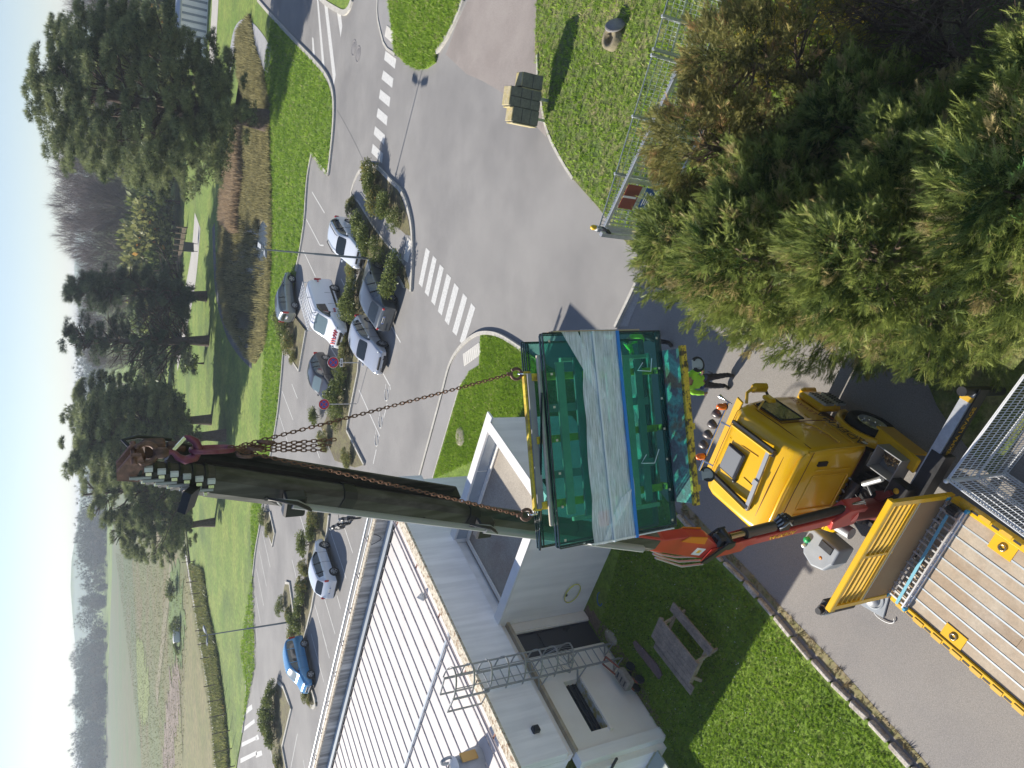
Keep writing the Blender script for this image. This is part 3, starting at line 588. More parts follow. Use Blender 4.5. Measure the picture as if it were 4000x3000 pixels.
poly_sheet(rough([bw(.02, -.02), bw(.35, -.05), bw(.45, -.5), bw(.55, -1.4), bw(.6, -2.6), bw(.4, -3.6), bw(.2, -4.6), bw(.02, -4.6)], .08, 5), .096, 'bare_soil', M_bare)
# flat stones
for x, y, sx, sy, rz, lab in ((.45, -1.55, .24, .34, .2, 'grey brown flat stone at the foot of the caged ladder'), ):
    m = MB(); m.lathe([(0, .04), (.9, .04), (1.0, -.02)], n=14); o = m.build('stepping_stone', M_conc2); o.location = bw(x, y, .1); o.scale = (sx, sy, 1); o.rotation_euler = (0, 0, BROT + rz); tag(o, lab, 'stone')
o = MB().prism([(-.14, -.7), (.08, -.75), (.2, -.55), (.17, .2), (.12, .65), (-.02, .72), (-.12, .5)], 0, .07).build('stone_slab', speckle(pbr('reddish_slab', (.2, .135, .12), .9, col2=(.14, .1, .1), scale=5, bump=.5, bscale=20), 14, .3)); bevel(o, .02); o.location = bw(1.35, -3.15, .1); o.rotation_euler = (0, 0, BROT + .1); tag(o, 'long reddish stone slab lying on the grass between bench and wall', 'stone')
# small barrow with slotted crate
cart = thing('hand_cart', 'worn hand cart with a slotted pale box standing against the white wall', 'cart', bw(.48, -3.1, .09), BROT + .05)
M_oldw = speckle(pbr('weathered_plastic', (.3, .27, .23), .8, col2=(.22, .2, .17), scale=8), 25, .2)
MB().box((0, 0, .5), (.42, .62, .28), bev=.05).build('box', M_oldw, cart)
for y in (-.18, 0, .18): MB().box((0.02, y, .645), (.2, .045, .012)).build('slot', M_dark, cart)
for y in (-.26, .26): MB().cyl((-.22, y, .16), (-.16, y, .16), .15, 14).cyl((.16, y, .16), (.22, y, .16), .15, 14).build('wheel', M_dark, cart)
MB().bar((-.16, -.35, .3), (-.16, .8, .75), .04, .04).bar((.16, -.35, .3), (.16, .8, .75), .04, .04).bar((-.16, .8, .75), (.16, .8, .75), .04, .04).build('handle', pbr('rusty_red', (.28, .09, .06), .8), cart)
# picnic table
M_grw = speckle(pbr('weathered_timber', (.33, .265, .2), .9, col2=(.2, .165, .13), scale=3, bump=.5, bscale=30), 16, .25)
M_newt = speckle(pbr('pale_timber', (.3, .23, .15), .9, col2=(.38, .32, .24), scale=4), 12, .2)
bx = (at(2587.7, 2412.7, .75) + at(2732.3, 2589.1, .75) + at(2556.1, 2482.8, .75) + at(2691.7, 2670.4, .75)) / 4
pt = thing('picnic_table', 'weathered grey wooden picnic table with two benches on the shaded lawn', 'picnic table', (bx.x, bx.y, .09), math.atan2(-1.5, -.83))
for k in range(5): MB().box((0, -.3 + .15 * k, .72), (1.75, .142, .045)).build('table_board', M_grw, pt)
for s in (-1, 1):
    for k in range(2): MB().box((0, s * (.66 + .15 * k), .43), (1.75, .142, .045)).build('bench_board', M_grw, pt)
    MB().box((s * .8, 0, .675), (.09, .76, .05)).build('end_batten', M_grw, pt)
    MB().box((s * .68, 0, .38), (.05, 1.7, .1)).build('cross_beam', M_newt, pt)
    for q in (-1, 1): MB().bar((s * .72, q * .22, .7), (s * .72, q * .62, 0), .05, .1).build('leg', M_newt, pt)
# grey machine on the roof
p = bw(-3.0, -2.5, 4.385); rm = thing('roof_unit', 'grey rounded roof unit with loop handle and ochre side plate on the white roof', 'roof unit', p, BROT)
M_gu = pbr('grey_fabric', (.3, .33, .37), .7, col2=(.24, .27, .3), scale=4)
m = MB(); m.lathe([(0, 1.0), (.18, .97), (.3, .85), (.33, .6), (.42, .3), (.46, 0)], n=20); m.build('body', M_gu, rm)
m = MB(); m.tube([(.16 * math.cos(t), 0.28, .98 + .2 * math.sin(t)) for t in np.linspace(-.4, math.pi + .4, 14)], .05, 8); m.build('loop', M_gu, rm)
m = MB(); m.lathe([(.34, .82), (.26, .9), (.14, .99)], (0.0, 0.0, .02), n=20); m.build('collar', pbr('white_plastic', (.75, .75, .75), .4), rm)
MB().box((.47, 0, .5), (.07, .3, .55), bev=.02).build('plate', pbr('ochre_metal', (.35, .22, .06), .6), rm)
MB().lathe([(0, .05), (.06, .03), (.07, 0)], (.2, -.33, .66), Matrix.Rotation(rad(90), 3, 'X'), n=12).build('button', pbr('orange_plastic', (.65, .2, .04), .4), rm)
# ================================================================== YELLOW CRANE TRUCK
M_yel = pbr('truck_yellow', (.84, .49, .006), .3, col2=(.8, .455, .006), scale=2, coat=.6, spec=.5)
M_yel2 = pbr('worn_yellow', (.7, .42, .02), .5, col2=(.6, .36, .03), scale=6)
M_red = pbr('crane_red', (.55, .042, .028), .4, col2=(.47, .036, .025), scale=3, coat=.3)
M_redd = pbr('dark_red', (.16, .02, .018), .5)
M_orange = pbr('orange_panel', (.65, .2, .01), .4)
M_blk = pbr('black_steel', (.018, .018, .02), .42, col2=(.03, .03, .03), scale=8)
M_rub = speckle(pbr('rubber', (.022, .022, .023), .85), 30, .2)
M_chr = pbr('chrome', (.75, .76, .78), .18, metal=1.0)
M_rodg = pbr('bronze_rod', (.45, .34, .2), .25, metal=.9)
M_amber = pbr('amber_lens', (.85, .16, .005), .15, coat=.8)
M_ply = pbr('brown_panel', (.25, .155, .08), .6, col2=(.29, .19, .1), scale=1.2, lo=.4, hi=.7)
M_plank = pbr('deck_plank', (.42, .33, .235), .8, col2=(.35, .265, .18), scale=1.5, lo=.4, hi=.65, col3=(.47, .4, .31), scale3=.6)
speckle(M_plank, 12, .15)
M_planks = [M_plank] + [speckle(pbr('deck_plank', a_, .8, col2=b_, scale=1.5, lo=.4, hi=.65, col3=c_, scale3=.8), 12, .15) for a_, b_, c_ in (((.38, .29, .2), (.31, .23, .155), (.45, .38, .3)), ((.46, .38, .28), (.4, .31, .22), (.5, .44, .35)))]
M_strip = pbr('deck_strip', (.55, .6, .62), .4, metal=.5)
M_txtd = pbr('dark_lettering', (.06, .035, .03), .5); M_txty = pbr('yellow_lettering', (.75, .45, .02), .5); M_txtr = pbr('red_lettering', (.35, .05, .02), .5)
M_greyp = pbr('grey_plastic', (.3, .33, .36), .55, col2=(.26, .29, .32), scale=3)
M_alu = pbr('aluminium', (.75, .76, .77), .35, metal=.85)
M_blue = pbr('blue_plastic_cap', (.05, .33, .55), .4)
M_strap = pbr('blue_strap', (.2, .5, .62), .7)
M_white = pbr('white_label', (.8, .8, .78), .5)
M_green = pbr('green_cap', (.02, .35, .12), .4)
M_rust = speckle(pbr('rusty_chain', (.17, .085, .05), .7, metal=.35, col2=(.25, .13, .08), scale=30), 60, .3)
TR = rad(60.5)
trk = thing('crane_truck', 'yellow crane lorry with red loader crane and empty plank flatbed', 'truck', (-2.19, 9.96, 0), TR)
def tp(name, m, mat, par=trk): return m.build(name, mat, par)
def wmap(o, f):
    for v in o.data.vertices: v.co = f(v.co)
# ---- cab shell
prof = [(0.02, 1.12), (0.0, 2.9), (.05, 3.12), (.4, 3.24), (1.45, 3.32), (1.8, 3.2), (1.98, 2.75), (2.12, 1.9), (2.16, 1.12)]
m = MB(); n = len(prof); W = 1.1
for y in (-W, W): pass
vs = [(x, s * W, z) for s in (-1, 1) for x, z in prof]
fs = [tuple(range(n)), tuple(range(2 * n - 1, n - 1, -1))] + [(i, (i + 1) % n, n + (i + 1) % n, n + i) for i in range(n)]
m.add(vs, fs); cab = tp('cab', m, M_yel)
for v in cab.data.vertices:
    k = max(0, (v.co.z - 2.0) / 1.3); v.co.y *= 1 - .075 * k; 
    if v.co.x > 1.6: v.co.y *= .96
    if v.co.y > 0: v.co.y *= 1.07
bevel(cab, .18, 6, 35)
for p in cab.data.polygons: p.use_smooth = True
def yat(z): return W * (1 - .075 * max(0, (z - 2.0) / 1.3))
# roof seam lip along the rear edge, ribs pressed into the rear wall
tp('roof_lip', MB().tube([(.04, -.93, 2.98), (.04, -.8, 3.1), (.045, 0, 3.13), (.04, .8, 3.1), (.04, .93, 2.98)], .03, 8), M_yel, cab)
for y in (-.55, -.42, .42, .55): tp('rear_rib', MB().box((-.005, y, 2.0), (.03, .035, 1.1), bev=.012), M_yel, cab)
for z in (1.45, 2.55): tp('rear_rib', MB().box((-.005, 0, z), (.03, .8, .035), bev=.012), M_yel, cab)
tp('rear_vent', MB().box((-.015, -.72, 2.45), (.04, .1, .26)), M_blk, cab)
for s in (-1, 1): tp('corner_trim', MB().tube([(.03, s * 1.07, 1.3), (.02, s * 1.05, 2.4), (.04, s * .98, 2.95)], .018, 6), M_yel2, cab)
tp('roof_seam', MB().tube([(.32, -.98, 3.12), (.32, -.9, 3.2), (.32, 0, 3.23), (.32, .95, 3.2), (.32, 1.04, 3.12)], .007, 5), M_redd, cab)
tp('roof_seam', MB().tube([(1.78, -.95, 3.1), (1.79, -.85, 3.19), (1.79, 0, 3.215), (1.79, .9, 3.19), (1.78, 1.0, 3.1)], .007, 5), M_redd, cab)
tp('side_seam', MB().tube([(.1, -1.03, 2.86), (.9, -1.03, 2.88), (1.75, -.985, 2.88)], .007, 5), M_redd, cab); tp('rear_seam', MB().tube([(-.004, -1.0, 2.86), (-.004, 0, 2.88), (-.004, 1.06, 2.86)], .007, 5), M_redd, cab); tp('rear_seam', MB().tube([(-.004, -1.0, 1.28), (-.004, 0, 1.28), (-.004, 1.1, 1.28)], .007, 5), M_redd, cab)
# roof hatch, rails, strip
def roofz(x): return 3.24 + .08 * (x - .4) / 1.05 if x < 1.45 else 3.32 - .12 * (x - 1.45) / .35
hat = tp('roof_hatch', MB().box((1.27, .05, 3.345), (.5, .62, .05), bev=.02), M_blk)
tp('hatch_lid', MB().box((1.28, .05, 3.378), (.42, .54, .03), bev=.012), pbr('grey_lid', (.2, .21, .22), .5), hat)
tp('roof_vent', MB().sphere((1.05, .38, 3.32), .05, 10, 6), M_blk, cab)
for s in (-1, 1):
    r_ = tp('roof_rail', MB().box((1.05, s * .66, 3.37), (1.15, .07, .09), Matrix.Rotation(rad(-2 * s), 3, 'Z'), bev=.03), M_yel2)
    tp('rail_groove', MB().box((1.05, s * .66 - .06, 3.355), (1.2, .06, .08), Matrix.Rotation(rad(-2 * s), 3, 'Z')), M_blk, r_)
    for x in (.5, 1.6): tp('rail_foot', MB().box((x, s * .66, 3.3), (.1, .12, .1), bev=.02), M_blk, r_)
tp('roof_strip', MB().box((.52, .0, 3.36), (.09, 1.36, .05), Matrix.Rotation(rad(4), 3, 'Z')).box((.52, .05, 3.385), (.13, .12, .05)), M_steel)
for pts in ([(1.62, -.3), (1.2, -.36), (.8, -.38)], [(.9, .2), (.66, .22)]): tp('roof_crease', MB().tube([(x, y, roofz(x) + .005) for x, y in pts], .012, 5), M_yel, cab)
# light bar with lamps
lb = tp('light_bar', MB().cyl((1.95, -.98, 3.36), (1.95, .75, 3.36), .025, 8).bar((1.95, -.5, 3.36), (1.75, -.5, 3.24), .03, .03).bar((1.95, .5, 3.36), (1.75, .5, 3.24), .03, .03), M_chr)
for i, y in enumerate((-.62, -.36, -.1, .16)):
    lp = tp('spotlight', MB().lathe([(0, -.02), (.05, -.015), (.085, .05), (.1, .12), (.1, .15), (0, .16)], (1.97, y, 3.42), Matrix.Rotation(rad(90), 3, 'Y'), n=16), pbr('lamp_shell', (.09, .075, .07), .35) if y < -.6 else bpy.data.materials['lamp_shell'], trk)
    tp('lens', MB().lathe([(.09, .155), (.0, .175)], (1.97, y, 3.42), Matrix.Rotation(rad(90), 3, 'Y'), n=16), M_glassd, lp)
for y in (-.86, .4):
    b = tp('beacon', MB().lathe([(.075, 0), (.075, .06), (.07, .15), (.05, .2), (0, .21)], (1.97, y, 3.39), n=16), M_amber); tp('beacon_base', MB().lathe([(0, 0), (.08, 0), (.08, .03), (0, .03)], (1.97, y, 3.375), n=16), M_blk, b)
tp('horn', MB().lathe([(.015, 0), (.02, .2), (.045, .32)], (1.85, -1.0, 3.38), Matrix.Rotation(rad(80), 3, 'Y'), n=12), M_chr)
# right side: window, door seams, mirrors, steps, wheel arch
def side(pts, off=.004): return [(x, -(yat(z) * (.96 if x > 1.6 else 1)) - off, z) for x, z in pts]
w = tp('side_window', MB().add(side([(1.05, 2.08), (1.92, 2.05), (1.78, 2.72), (1.08, 2.72)], .006), [(0, 1, 2, 3)]), M_glassd)
for a, b in (((1.05, 2.08), (1.92, 2.05)), ((1.92, 2.05), (1.78, 2.72)), ((1.78, 2.72), (1.08, 2.72)), ((1.08, 2.72), (1.05, 2.08))):
    tp('window_seal', MB().tube(side([a, b], .008), .018, 6), M_blk, w)
for s in (1,): tp('side_window', MB().add([(x, -y, z) for x, y, z in side([(1.05, 2.08), (1.92, 2.05), (1.78, 2.72), (1.08, 2.72)], .006)], [(0, 1, 2, 3)]), M_glassd)
tp('windscreen', MB().add([(2.135, -.92, 1.95), (2.135, .92, 1.95), (2.0, .86, 2.72), (2.0, -.86, 2.72)], [(0, 1, 2, 3)]), M_glassd)
tp('sun_visor', MB().box((2.1, 0, 2.85), (.25, 1.9, .05), Matrix.Rotation(rad(15), 3, 'Y'), bev=.02), M_yel)
tp('door_seam', MB().tube(side([(.98, 2.78), (.97, 2.0), (.95, 1.2)], .0), .008, 5).tube(side([(.98, 2.78), (1.8, 2.78)], .0), .008, 5), M_redd, cab)
tp('door_handle', MB().box((1.12, -1.115, 1.9), (.16, .04, .05), bev=.015), M_yel2, cab)
tp('side_swage', MB().tube(side([(.15, 2.0), (.45, 1.98), (.75, 2.05), (.88, 2.2)], .002), .02, 6).tube(side([(.1, 1.62), (.6, 1.6), (.93, 1.62)], .0), .012, 5), M_yel, cab)
mi = tp('mirror', MB().box((2.05, -1.26, 2.5), (.16, .22, .46), bev=.06), M_yel); tp('mirror_arm', MB().tube([(1.92, -.95, 2.85), (2.04, -1.15, 2.82), (2.05, -1.24, 2.7)], .035, 6), M_yel, mi); tp('mirror_arm', MB().tube([(1.98, -1.0, 2.1), (2.05, -1.22, 2.3)], .03, 6), M_blk, mi)
mi = tp('mirror', MB().box((1.62, -1.24, 2.62), (.26, .1, .22), bev=.04), M_yel); tp('mirror_arm', MB().tube([(1.6, -1.0, 2.84), (1.62, -1.2, 2.76)], .025, 6), M_yel, mi)
mi = tp('mirror', MB().box((1.98, 1.42, 2.35), (.12, .2, .42), bev=.05), M_yel); tp('mirror_arm', MB().tube([(1.9, 1.02, 2.75), (2.0, 1.3, 2.7)], .025, 6), M_blk, mi)
def arch(ys, y0):
    m = MB(); P = [(.57 + .68 * math.cos(t), .56 + .72 * math.sin(t)) for t in np.linspace(0, math.pi, 17)]; Pi = [(.57 + .58 * math.cos(t), .56 + .61 * math.sin(t)) for t in np.linspace(0, math.pi, 17)]
    k = 17; vs = [(x, ys * (y0 + d), z) for d in (0, .2) for L in (P, Pi) for x, z in L]
    fs = []
    for i in range(k - 1): fs += [(2 * k + i, 2 * k + i + 1, 3 * k + i + 1, 3 * k + i), (i, i + 1, 2 * k + i + 1, 2 * k + i), (k + i, k + i + 1, 3 * k + i + 1, 3 * k + i)]
    return m.add(vs, fs, True)
for s in (-1, 1):
    tp('wheel_arch', arch(s, .98), M_yel)
    tp('lower_panel', MB().box((1.7, s * 1.1, .85), (.7, .18, .7), bev=.06), M_yel)
    for z in (.55, .95): tp('step', MB().box((1.62, s * 1.21, z), (.5, .06, .3), bev=.01), M_galv)
    for z in (.55, .95):
        m = MB()
        for k in range(7): m.bar((1.38 + .07 * k, s * 1.246, z - .13), (1.45 + .07 * k, s * 1.246, z + .13), .012, .008).bar((1.45 + .07 * k, s * 1.246, z - .13), (1.38 + .07 * k, s * 1.246, z + .13), .012, .008)
        tp('step_mesh', m, M_blk)
tp('bumper', MB().box((2.2, 0, .65), (.2, 2.35, .5), bev=.08), M_yel)
tp('underbody', MB().box((1.0, 0, .95), (2.1, 1.9, .4)), M_blk)
def wheel(x, y, s, name='wheel', R=.52, Wd=.3, sc=1.0):
    Mx = Matrix.Rotation(rad(90) * s, 3, 'X')
    w = tp(name, MB().lathe([(.29, 0), (.31, Wd * .9), (.40, Wd), (R - .05, Wd), (R, Wd * .85), (R, Wd * .15), (R - .05, 0), (.29, 0)], (x, y, R), Mx, n=32), M_rub)
    tp('rim', MB().lathe([(.0, Wd * .82), (.13, Wd * .82), (.15, Wd * .62), (.27, Wd * .72), (.3, Wd * .95), (.31, Wd * .95), (.31, Wd * .4)], (x, y, R), Mx, n=28), M_alu, w)
    for k in range(10):
        a = 2 * math.pi * k / 10; p = Vector((.21 * math.cos(a), .21 * math.sin(a), Wd * .78)); tp('wheel_nut', MB().lathe([(.02, -.02), (.02, .02), (0, .03)], Vector((x, y, R)) + Mx @ p, Mx, n=6), M_chr, w)
    return w
wheel(.57, -.98, 1); wheel(.57, .98, -1)
for x in (-5.2, -6.5): wheel(x, -.93, 1); wheel(x, .93, -1)
# lettering on the doors
put_text('ADEKMA', .3, M_txtd, trk, (.62, -1.118, 1.42), (1, 0, 0), (0, .0, 1), sx=1.05)
put_text('LEVAGE', .2, M_txtr, trk, (1.55, -1.104, 1.55), (1, .03, 0), (0, .0, 1), sx=1.1)
put_text('MASSET', .15, M_txtd, trk, (.32, -1.112, 1.23), (1, 0, 0), (0, 0, 1))
put_text('02 31 82 43 30', .085, M_txtr, trk, (.8, -1.112, 1.24), (1, 0, 0), (0, 0, 1))
tp('plate', MB().box((.06, -1.118, 1.32), (.1, .006, .09)), M_white)
# ---- chassis and machinery between cab and deck
for y in (-.42, .42): tp('chassis_rail', MB().box((-3.4, y, .85), (8.6, .09, .28)), M_blk)
for x in (-.2, -1.6, -3, -4.5, -6, -7.5): tp('cross_member', MB().box((x, 0, .85), (.12, .75, .2)), M_blk)
tp('gearbox', MB().box((-.35, .1, .95), (.5, .9, .5), bev=.08).cyl((-.15, .5, 1.3), (-.15, -.3, 1.25), .12, 12), M_blk)
for k in range(5):
    a = random.uniform(-.5, .5); tp('air_hose', MB().tube([(.0, -.3 + .15 * k, 1.35), (-.15, -.2 + .12 * k, 1.15 + .1 * (k % 3)), (-.35, a, 1.3), (-.55, a * .6, 1.25)], .02, 6), M_blk if k % 2 else M_steel)
tp('air_tank', MB().cyl((-.3, -.35, 1.28), (-.6, -.7, 1.32), .06, 10), M_galv)
tp('exhaust', MB().cyl((-.2, .8, 1.2), (-.55, .75, 1.2), .13, 14), M_steel)
tp('mudguard', MB().box((-.42, -1.24, 1.02), (1.15, .32, .07), Matrix.Rotation(rad(10), 3, 'Y'), bev=.03).box((-.3, -1.38, .78), (1.0, .04, .45), Matrix.Rotation(rad(10), 3, 'Y')), M_yel)
tb = tp('tool_box', wall_box((-.52, -1.02, 1.18), (.58, .5, .4), .02) if False else MB().box((-.52, -1.02, 1.0), (.58, .5, .03)).box((-.24, -1.02, 1.2), (.02, .5, .4)).box((-.80, -1.02, 1.2), (.02, .5, .4)).box((-.52, -.78, 1.2), (.54, .02, .4)).box((-.52, -1.26, 1.2), (.54, .02, .4)), M_steel)
m = MB()
for k in range(70):
    c = V(-.52 + random.uniform(-.2, .22), -1.08 + random.uniform(-.15, .15), 1.05 + random.uniform(0, .1)); a = random.uniform(0, 6.3); b = random.uniform(-.5, .5)
    M = Matrix.Rotation(a, 3, 'Z') @ Matrix.Rotation(b + (1.5 if k % 2 else 0), 3, 'X')
    m.tube([c + M @ V(.035 * math.cos(t), .022 * math.sin(t), 0) for t in np.linspace(0, 6.28, 9)], .007, 4, caps=False)
ch = tp('stored_chain', m, M_rodg, tb); tag(ch, kind='stuff')
tp('control_box', MB().box((-1.0, -.62, 1.25), (.42, .5, .3), bev=.02), M_blk); tp('sticker', MB().lathe([(0, .003), (.06, .003), (.06, 0)], (-1.0, -.7, 1.4), n=16), M_txty)
tp('red_frame', MB().box((-.6, .02, 1.45), (.1, 1.5, .12), Matrix.Rotation(rad(-28), 3, 'Z')).box((-.6, .02, 1.36), (.16, 1.5, .06), Matrix.Rotation(rad(-28), 3, 'Z')), M_redd)
# outriggers
org = tp('outrigger_beam', MB().box((-1.12, -1.9, 1.0), (.2, 2.2, .24)), M_galv); tp('outrigger_sleeve', MB().box((-1.2, -1.05, .96), (.3, 1.3, .34)), M_blk, org)
tp('outrigger_side', MB().box((-1.24, -2.1, .93), (.03, 2.0, .3)), M_blk, org)
put_text('ADEKMA LEVAGE', .16, M_txty, trk, (-1.262, -2.12, .95), (0, -1, 0), (0, 0, 1))
tp('outrigger_leg', MB().cyl((-1.12, -3.0, .05), (-1.12, -3.0, 1.4), .09, 14), M_blk, org); tp('hazard_tape', MB().box((-1.12, -2.86, 1.02), (.21, .1, .25)), M_yel2, org)
leg = tp('outrigger_leg', MB().cyl((-1.05, 2.3, .75), (-1.05, 2.3, 1.75), .1, 16).box((-1.05, 2.2, 1.5), (.22, .2, .36)).cyl((-1.05, 2.3, 1.75), (-1.05, 2.3, 1.84), .07, 12), M_blk)
tp('piston', MB().cyl((-1.05, 2.3, .12), (-1.05, 2.3, .78), .06, 14), M_chr, leg); tp('foot', MB().lathe([(0, .13), (.1, .13), (.19, .06), (.19, .04)], (-1.05, 2.3, 0), n=20), M_steel, leg)
for k in range(6): tp('spring', MB().lathe([(.105, 0), (.118, .012), (.105, .024)], (-1.05, 2.3, 1.5 + .04 * k), n=14), M_steel, leg)
tp('hazard_mark', MB().prism([(-.05, -.04), (.05, -.04), (0, .05)], 0, .004, Matrix.Translation((-1.165, 2.24, 1.5)) @ Matrix.Rotation(rad(90), 4, 'Z') @ Matrix.Rotation(rad(90), 4, 'X')), M_yel2, leg)
tp('outrigger_beam', MB().box((-1.05, 1.65, .96), (.2, 1.2, .24)), M_blk)
pad = MB().box((0, 0, .02), (.62, .62, .04), bev=.012).lathe([(.2, .042), (.21, .06), (.24, .06), (.25, .042)], n=24).build('outrigger_pad', M_greyp); tag(pad, 'grey square outrigger pad under the black left support leg', 'outrigger pad')
pad.location = trk.matrix_basis @ V(-1.02, 2.22, .0) if False else (Matrix.Rotation(TR, 3, 'Z') @ V(-1.08, 2.25, 0) + V(-2.19, 9.96, .006)); pad.rotation_euler = (0, 0, TR + .25)
MB().tube([(.25 * math.cos(t) - .3, .12 * math.sin(t) + .25, .03) for t in np.linspace(.5, 3.6, 10)], .012, 5).build('rope_handle', M_white, pad)
# grey tank
tk = tp('fluid_tank', MB().prism([(-.42, 1.35), (.42, 1.35), (.44, 1.75), (.3, 2.02), (0, 2.13), (-.3, 2.02), (-.42, 1.75)], .5, 1.02), M_greyp); bevel(tk, .05, 3)
tp('tank_cap', MB().lathe([(.07, 0), (.07, .07), (0, .08)], (.33, 1.66, 1.02), n=14), M_green, tk); tp('tank_cap', MB().lathe([(.045, 0), (.045, .05), (0, .055)], (.34, 1.84, 1.02), n=14), M_white, tk)
tp('tank_recess', MB().box((-.12, 1.5, 1.03), (.34, .18, .03), bev=.01), M_blk, tk); tp('tank_label', MB().lathe([(0, .004), (.04, .004), (.04, 0)], (-.12, 1.8, 1.022), n=14), M_orange, tk)
# ---- deck with planks, strips, rave rails
DZ = 1.3; NP = 9; X0, X1 = -1.9, -8.6; WD = 2.26
for k in range(NP):
    y = -WD / 2 + (k + .5) * WD / NP
    L = X0 - X1; cut = random.uniform(.3, .7)
    for a, b in ((X0, X0 - L * cut), (X0 - L * cut - .006, X1)): tp('deck_plank', MB().box(((a + b) / 2, y, DZ - .02 + random.uniform(-.002, .002)), (abs(a - b), WD / NP - .034, .04)), random.choice(M_planks))
for k in range(1, NP): tp('deck_strip', MB().box(((X0 + X1) / 2, -WD / 2 + k * WD / NP, DZ - .008), (X0 - X1, .03, .03)), M_strip)
tp('deck_frame', MB().box(((X0 + X1) / 2, 0, DZ - .12), (X0 - X1, 2.2, .12)), M_blk)
for s in (-1, 1):
    rv = tp('side_rave', MB().box(((X0 + X1) / 2, s * 1.19, DZ - .06), (X0 - X1, .12, .2), bev=.012), M_yel)
    x = X0 - .25
    while x > X1:
        tp('stake_pocket', MB().box((x, s * 1.225, DZ - .03), (.2, .075, .17)), M_yel2, rv); tp('slot', MB().box((x - .2, s * 1.215, DZ + .038), (.14, .04, .01)), M_blk, rv); x -= .4
    for x in (-3.15, -5.1) if s > 0 else (-3.0, -4.8):
        pl = tp('lashing_plate', MB().box((x, s * .98, DZ + .008), (.42, .28, .016)), M_yel); tp('ring', MB().lathe([(.05, 0), (.075, .02), (.05, .03), (.035, .01)], (x, s * .98, DZ + .016), n=18), M_rodg, pl)
tp('lashing_eye', MB().lathe([(0, .1), (.08, .08), (.1, 0)], (-5.0, 1.08, DZ), n=14), M_blk)
# headboard: brown panel below, slatted top
HB = -1.82; HT = 3.05
for y in (-1.2, 1.2): tp('headboard_post', MB().box((HB, y, (DZ + HT) / 2 - .05), (.09, .09, HT - DZ + .1)), M_yel)
tp('headboard_post', MB().box((HB, 0, DZ + 1.3), (.06, .05, .95)), M_yel)
tp('headboard_rail', MB().box((HB, 0, HT), (.12, 2.55, .11), bev=.015), M_yel); tp('headboard_rail', MB().box((HB, 0, 2.25), (.07, 2.32, .08)), M_yel)
for k in range(4): tp('headboard_slat', MB().box((HB, 0, 2.39 + .14 * k), (.05, 2.3, .028)), M_yel2)
tp('headboard_panel', MB().box((HB - .01, 0, 1.76), (.035, 2.3, .9)), M_ply)
tp('panel_edge', MB().box((HB - .035, 0, 2.205), (.02, 2.3, .02)), M_strip)
# ================================================================== aluminium ladder lying on the deck
LT = Matrix.Rotation(TR, 3, 'Z')
def tw(x, y, z): return LT @ V(x, y, z) + V(-2.19, 9.96, 0)
al = thing('extension_ladder', 'aluminium extension ladder with blue feet strapped across the front of the deck', 'ladder', tw(-2.05, 0, DZ + .0), TR)
for z in (.04, .13):
    for x in (-.2, .2): MB().box((x + (.03 if z > .1 else 0), 0, z), (.03, 2.3, .075)).build('rail', M_alu, al)
    for k in range(9):
        MB().box((.0, -1.02 + .255 * k + (.06 if z > .1 else 0), z), (.4, .032, .032)).build('rung', M_alu, al)
for s in (-1, 1):
    for x in (-.2, .2): MB().box((x, s * 1.17, .07), (.06, .07, .12), bev=.01).build('foot', M_blue, al)
st = MB().box((-.02, .1, .178), (.055, 2.1, .006)).build('webbing_strap', M_strap); tag(st, 'pale blue webbing strap stretched along the aluminium ladder', 'strap'); st.location = tw(-2.05, 0, DZ); st.rotation_euler = (0, 0, TR + .03)
rt = MB().box((0, -1.0, .2), (.2, .2, .1), bev=.02).cyl((-.1, -1.0, .26), (.1, -1.0, .26), .05, 10).build('ratchet', M_blk); tag(rt, 'black ratchet buckle at the hedge end of the ladder', 'ratchet'); rt.location = tw(-2.1, -.1, DZ); rt.rotation_euler = (0, 0, TR)
# ================================================================== LOADER CRANE (mounted on the lorry: part of it)
Hd = V(.744, -.668, 0); Sd = V(.668, .744, 0)                       # boom plane and its normal
CC = V(-2.46, 9.18, 0)
def cw(s, z, n=0.0): return CC + Hd * s + V(0, 0, z) + Sd * n
TI = Matrix.Translation((-2.19, 9.96, 0)) @ Matrix.Rotation(TR, 4, 'Z'); TIi = TI.inverted()
def cpart(name, m, mat, par=trk):
    for i, v in enumerate(m.v): m.v[i] = tuple(TIi @ Vector(v))
    return m.build(name, mat, par)
def plate(poly, n0, n1):
    m = MB(); k = len(poly); vs = [cw(s, z, n * .72) for n in (n0, n1) for s, z in poly]
    return m.add(vs, [tuple(range(k)), tuple(range(2 * k - 1, k - 1, -1))] + [(i, (i + 1) % k, k + (i + 1) % k, k + i) for i in range(k)])
cpart('crane_column', MB().cyl(cw(0, .9), cw(0, 2.2), .2, 18).box(cw(0, 1.0), (.6, .9, .3)), M_redd)
bevel(cpart('column_head', plate([(-.25, 2.0), (.25, 2.0), (.22, 2.5), (-.1, 2.75), (-.35, 2.6)], -.2, .2), M_red), .02)
kn = (-.54, 5.45); bs = (-.08, 2.45)
dv = V(kn[0] - bs[0], kn[1] - bs[1], 0).normalized(); nv = V(-dv.y, dv.x, 0)
def bb(t, o): o = o * .68; return (bs[0] + dv.x * t + nv.x * o, bs[1] + dv.y * t + nv.y * o)
mb_ = cpart('main_boom', plate([bb(-.1, -.15), bb(2.7, -.13), bb(3.15, -.1), bb(3.2, .16), bb(2.6, .15), bb(.2, .18), bb(-.1, .16)], -.14, .14), M_red); bevel(mb_, .02)
for n in (-.155, .155):
    cpart('boom_plate', plate([bb(2.2, -.25), bb(3.2, -.2), bb(3.3, .25), bb(2.4, .26)], n - .012, n + .012), M_red, mb_)
put = put
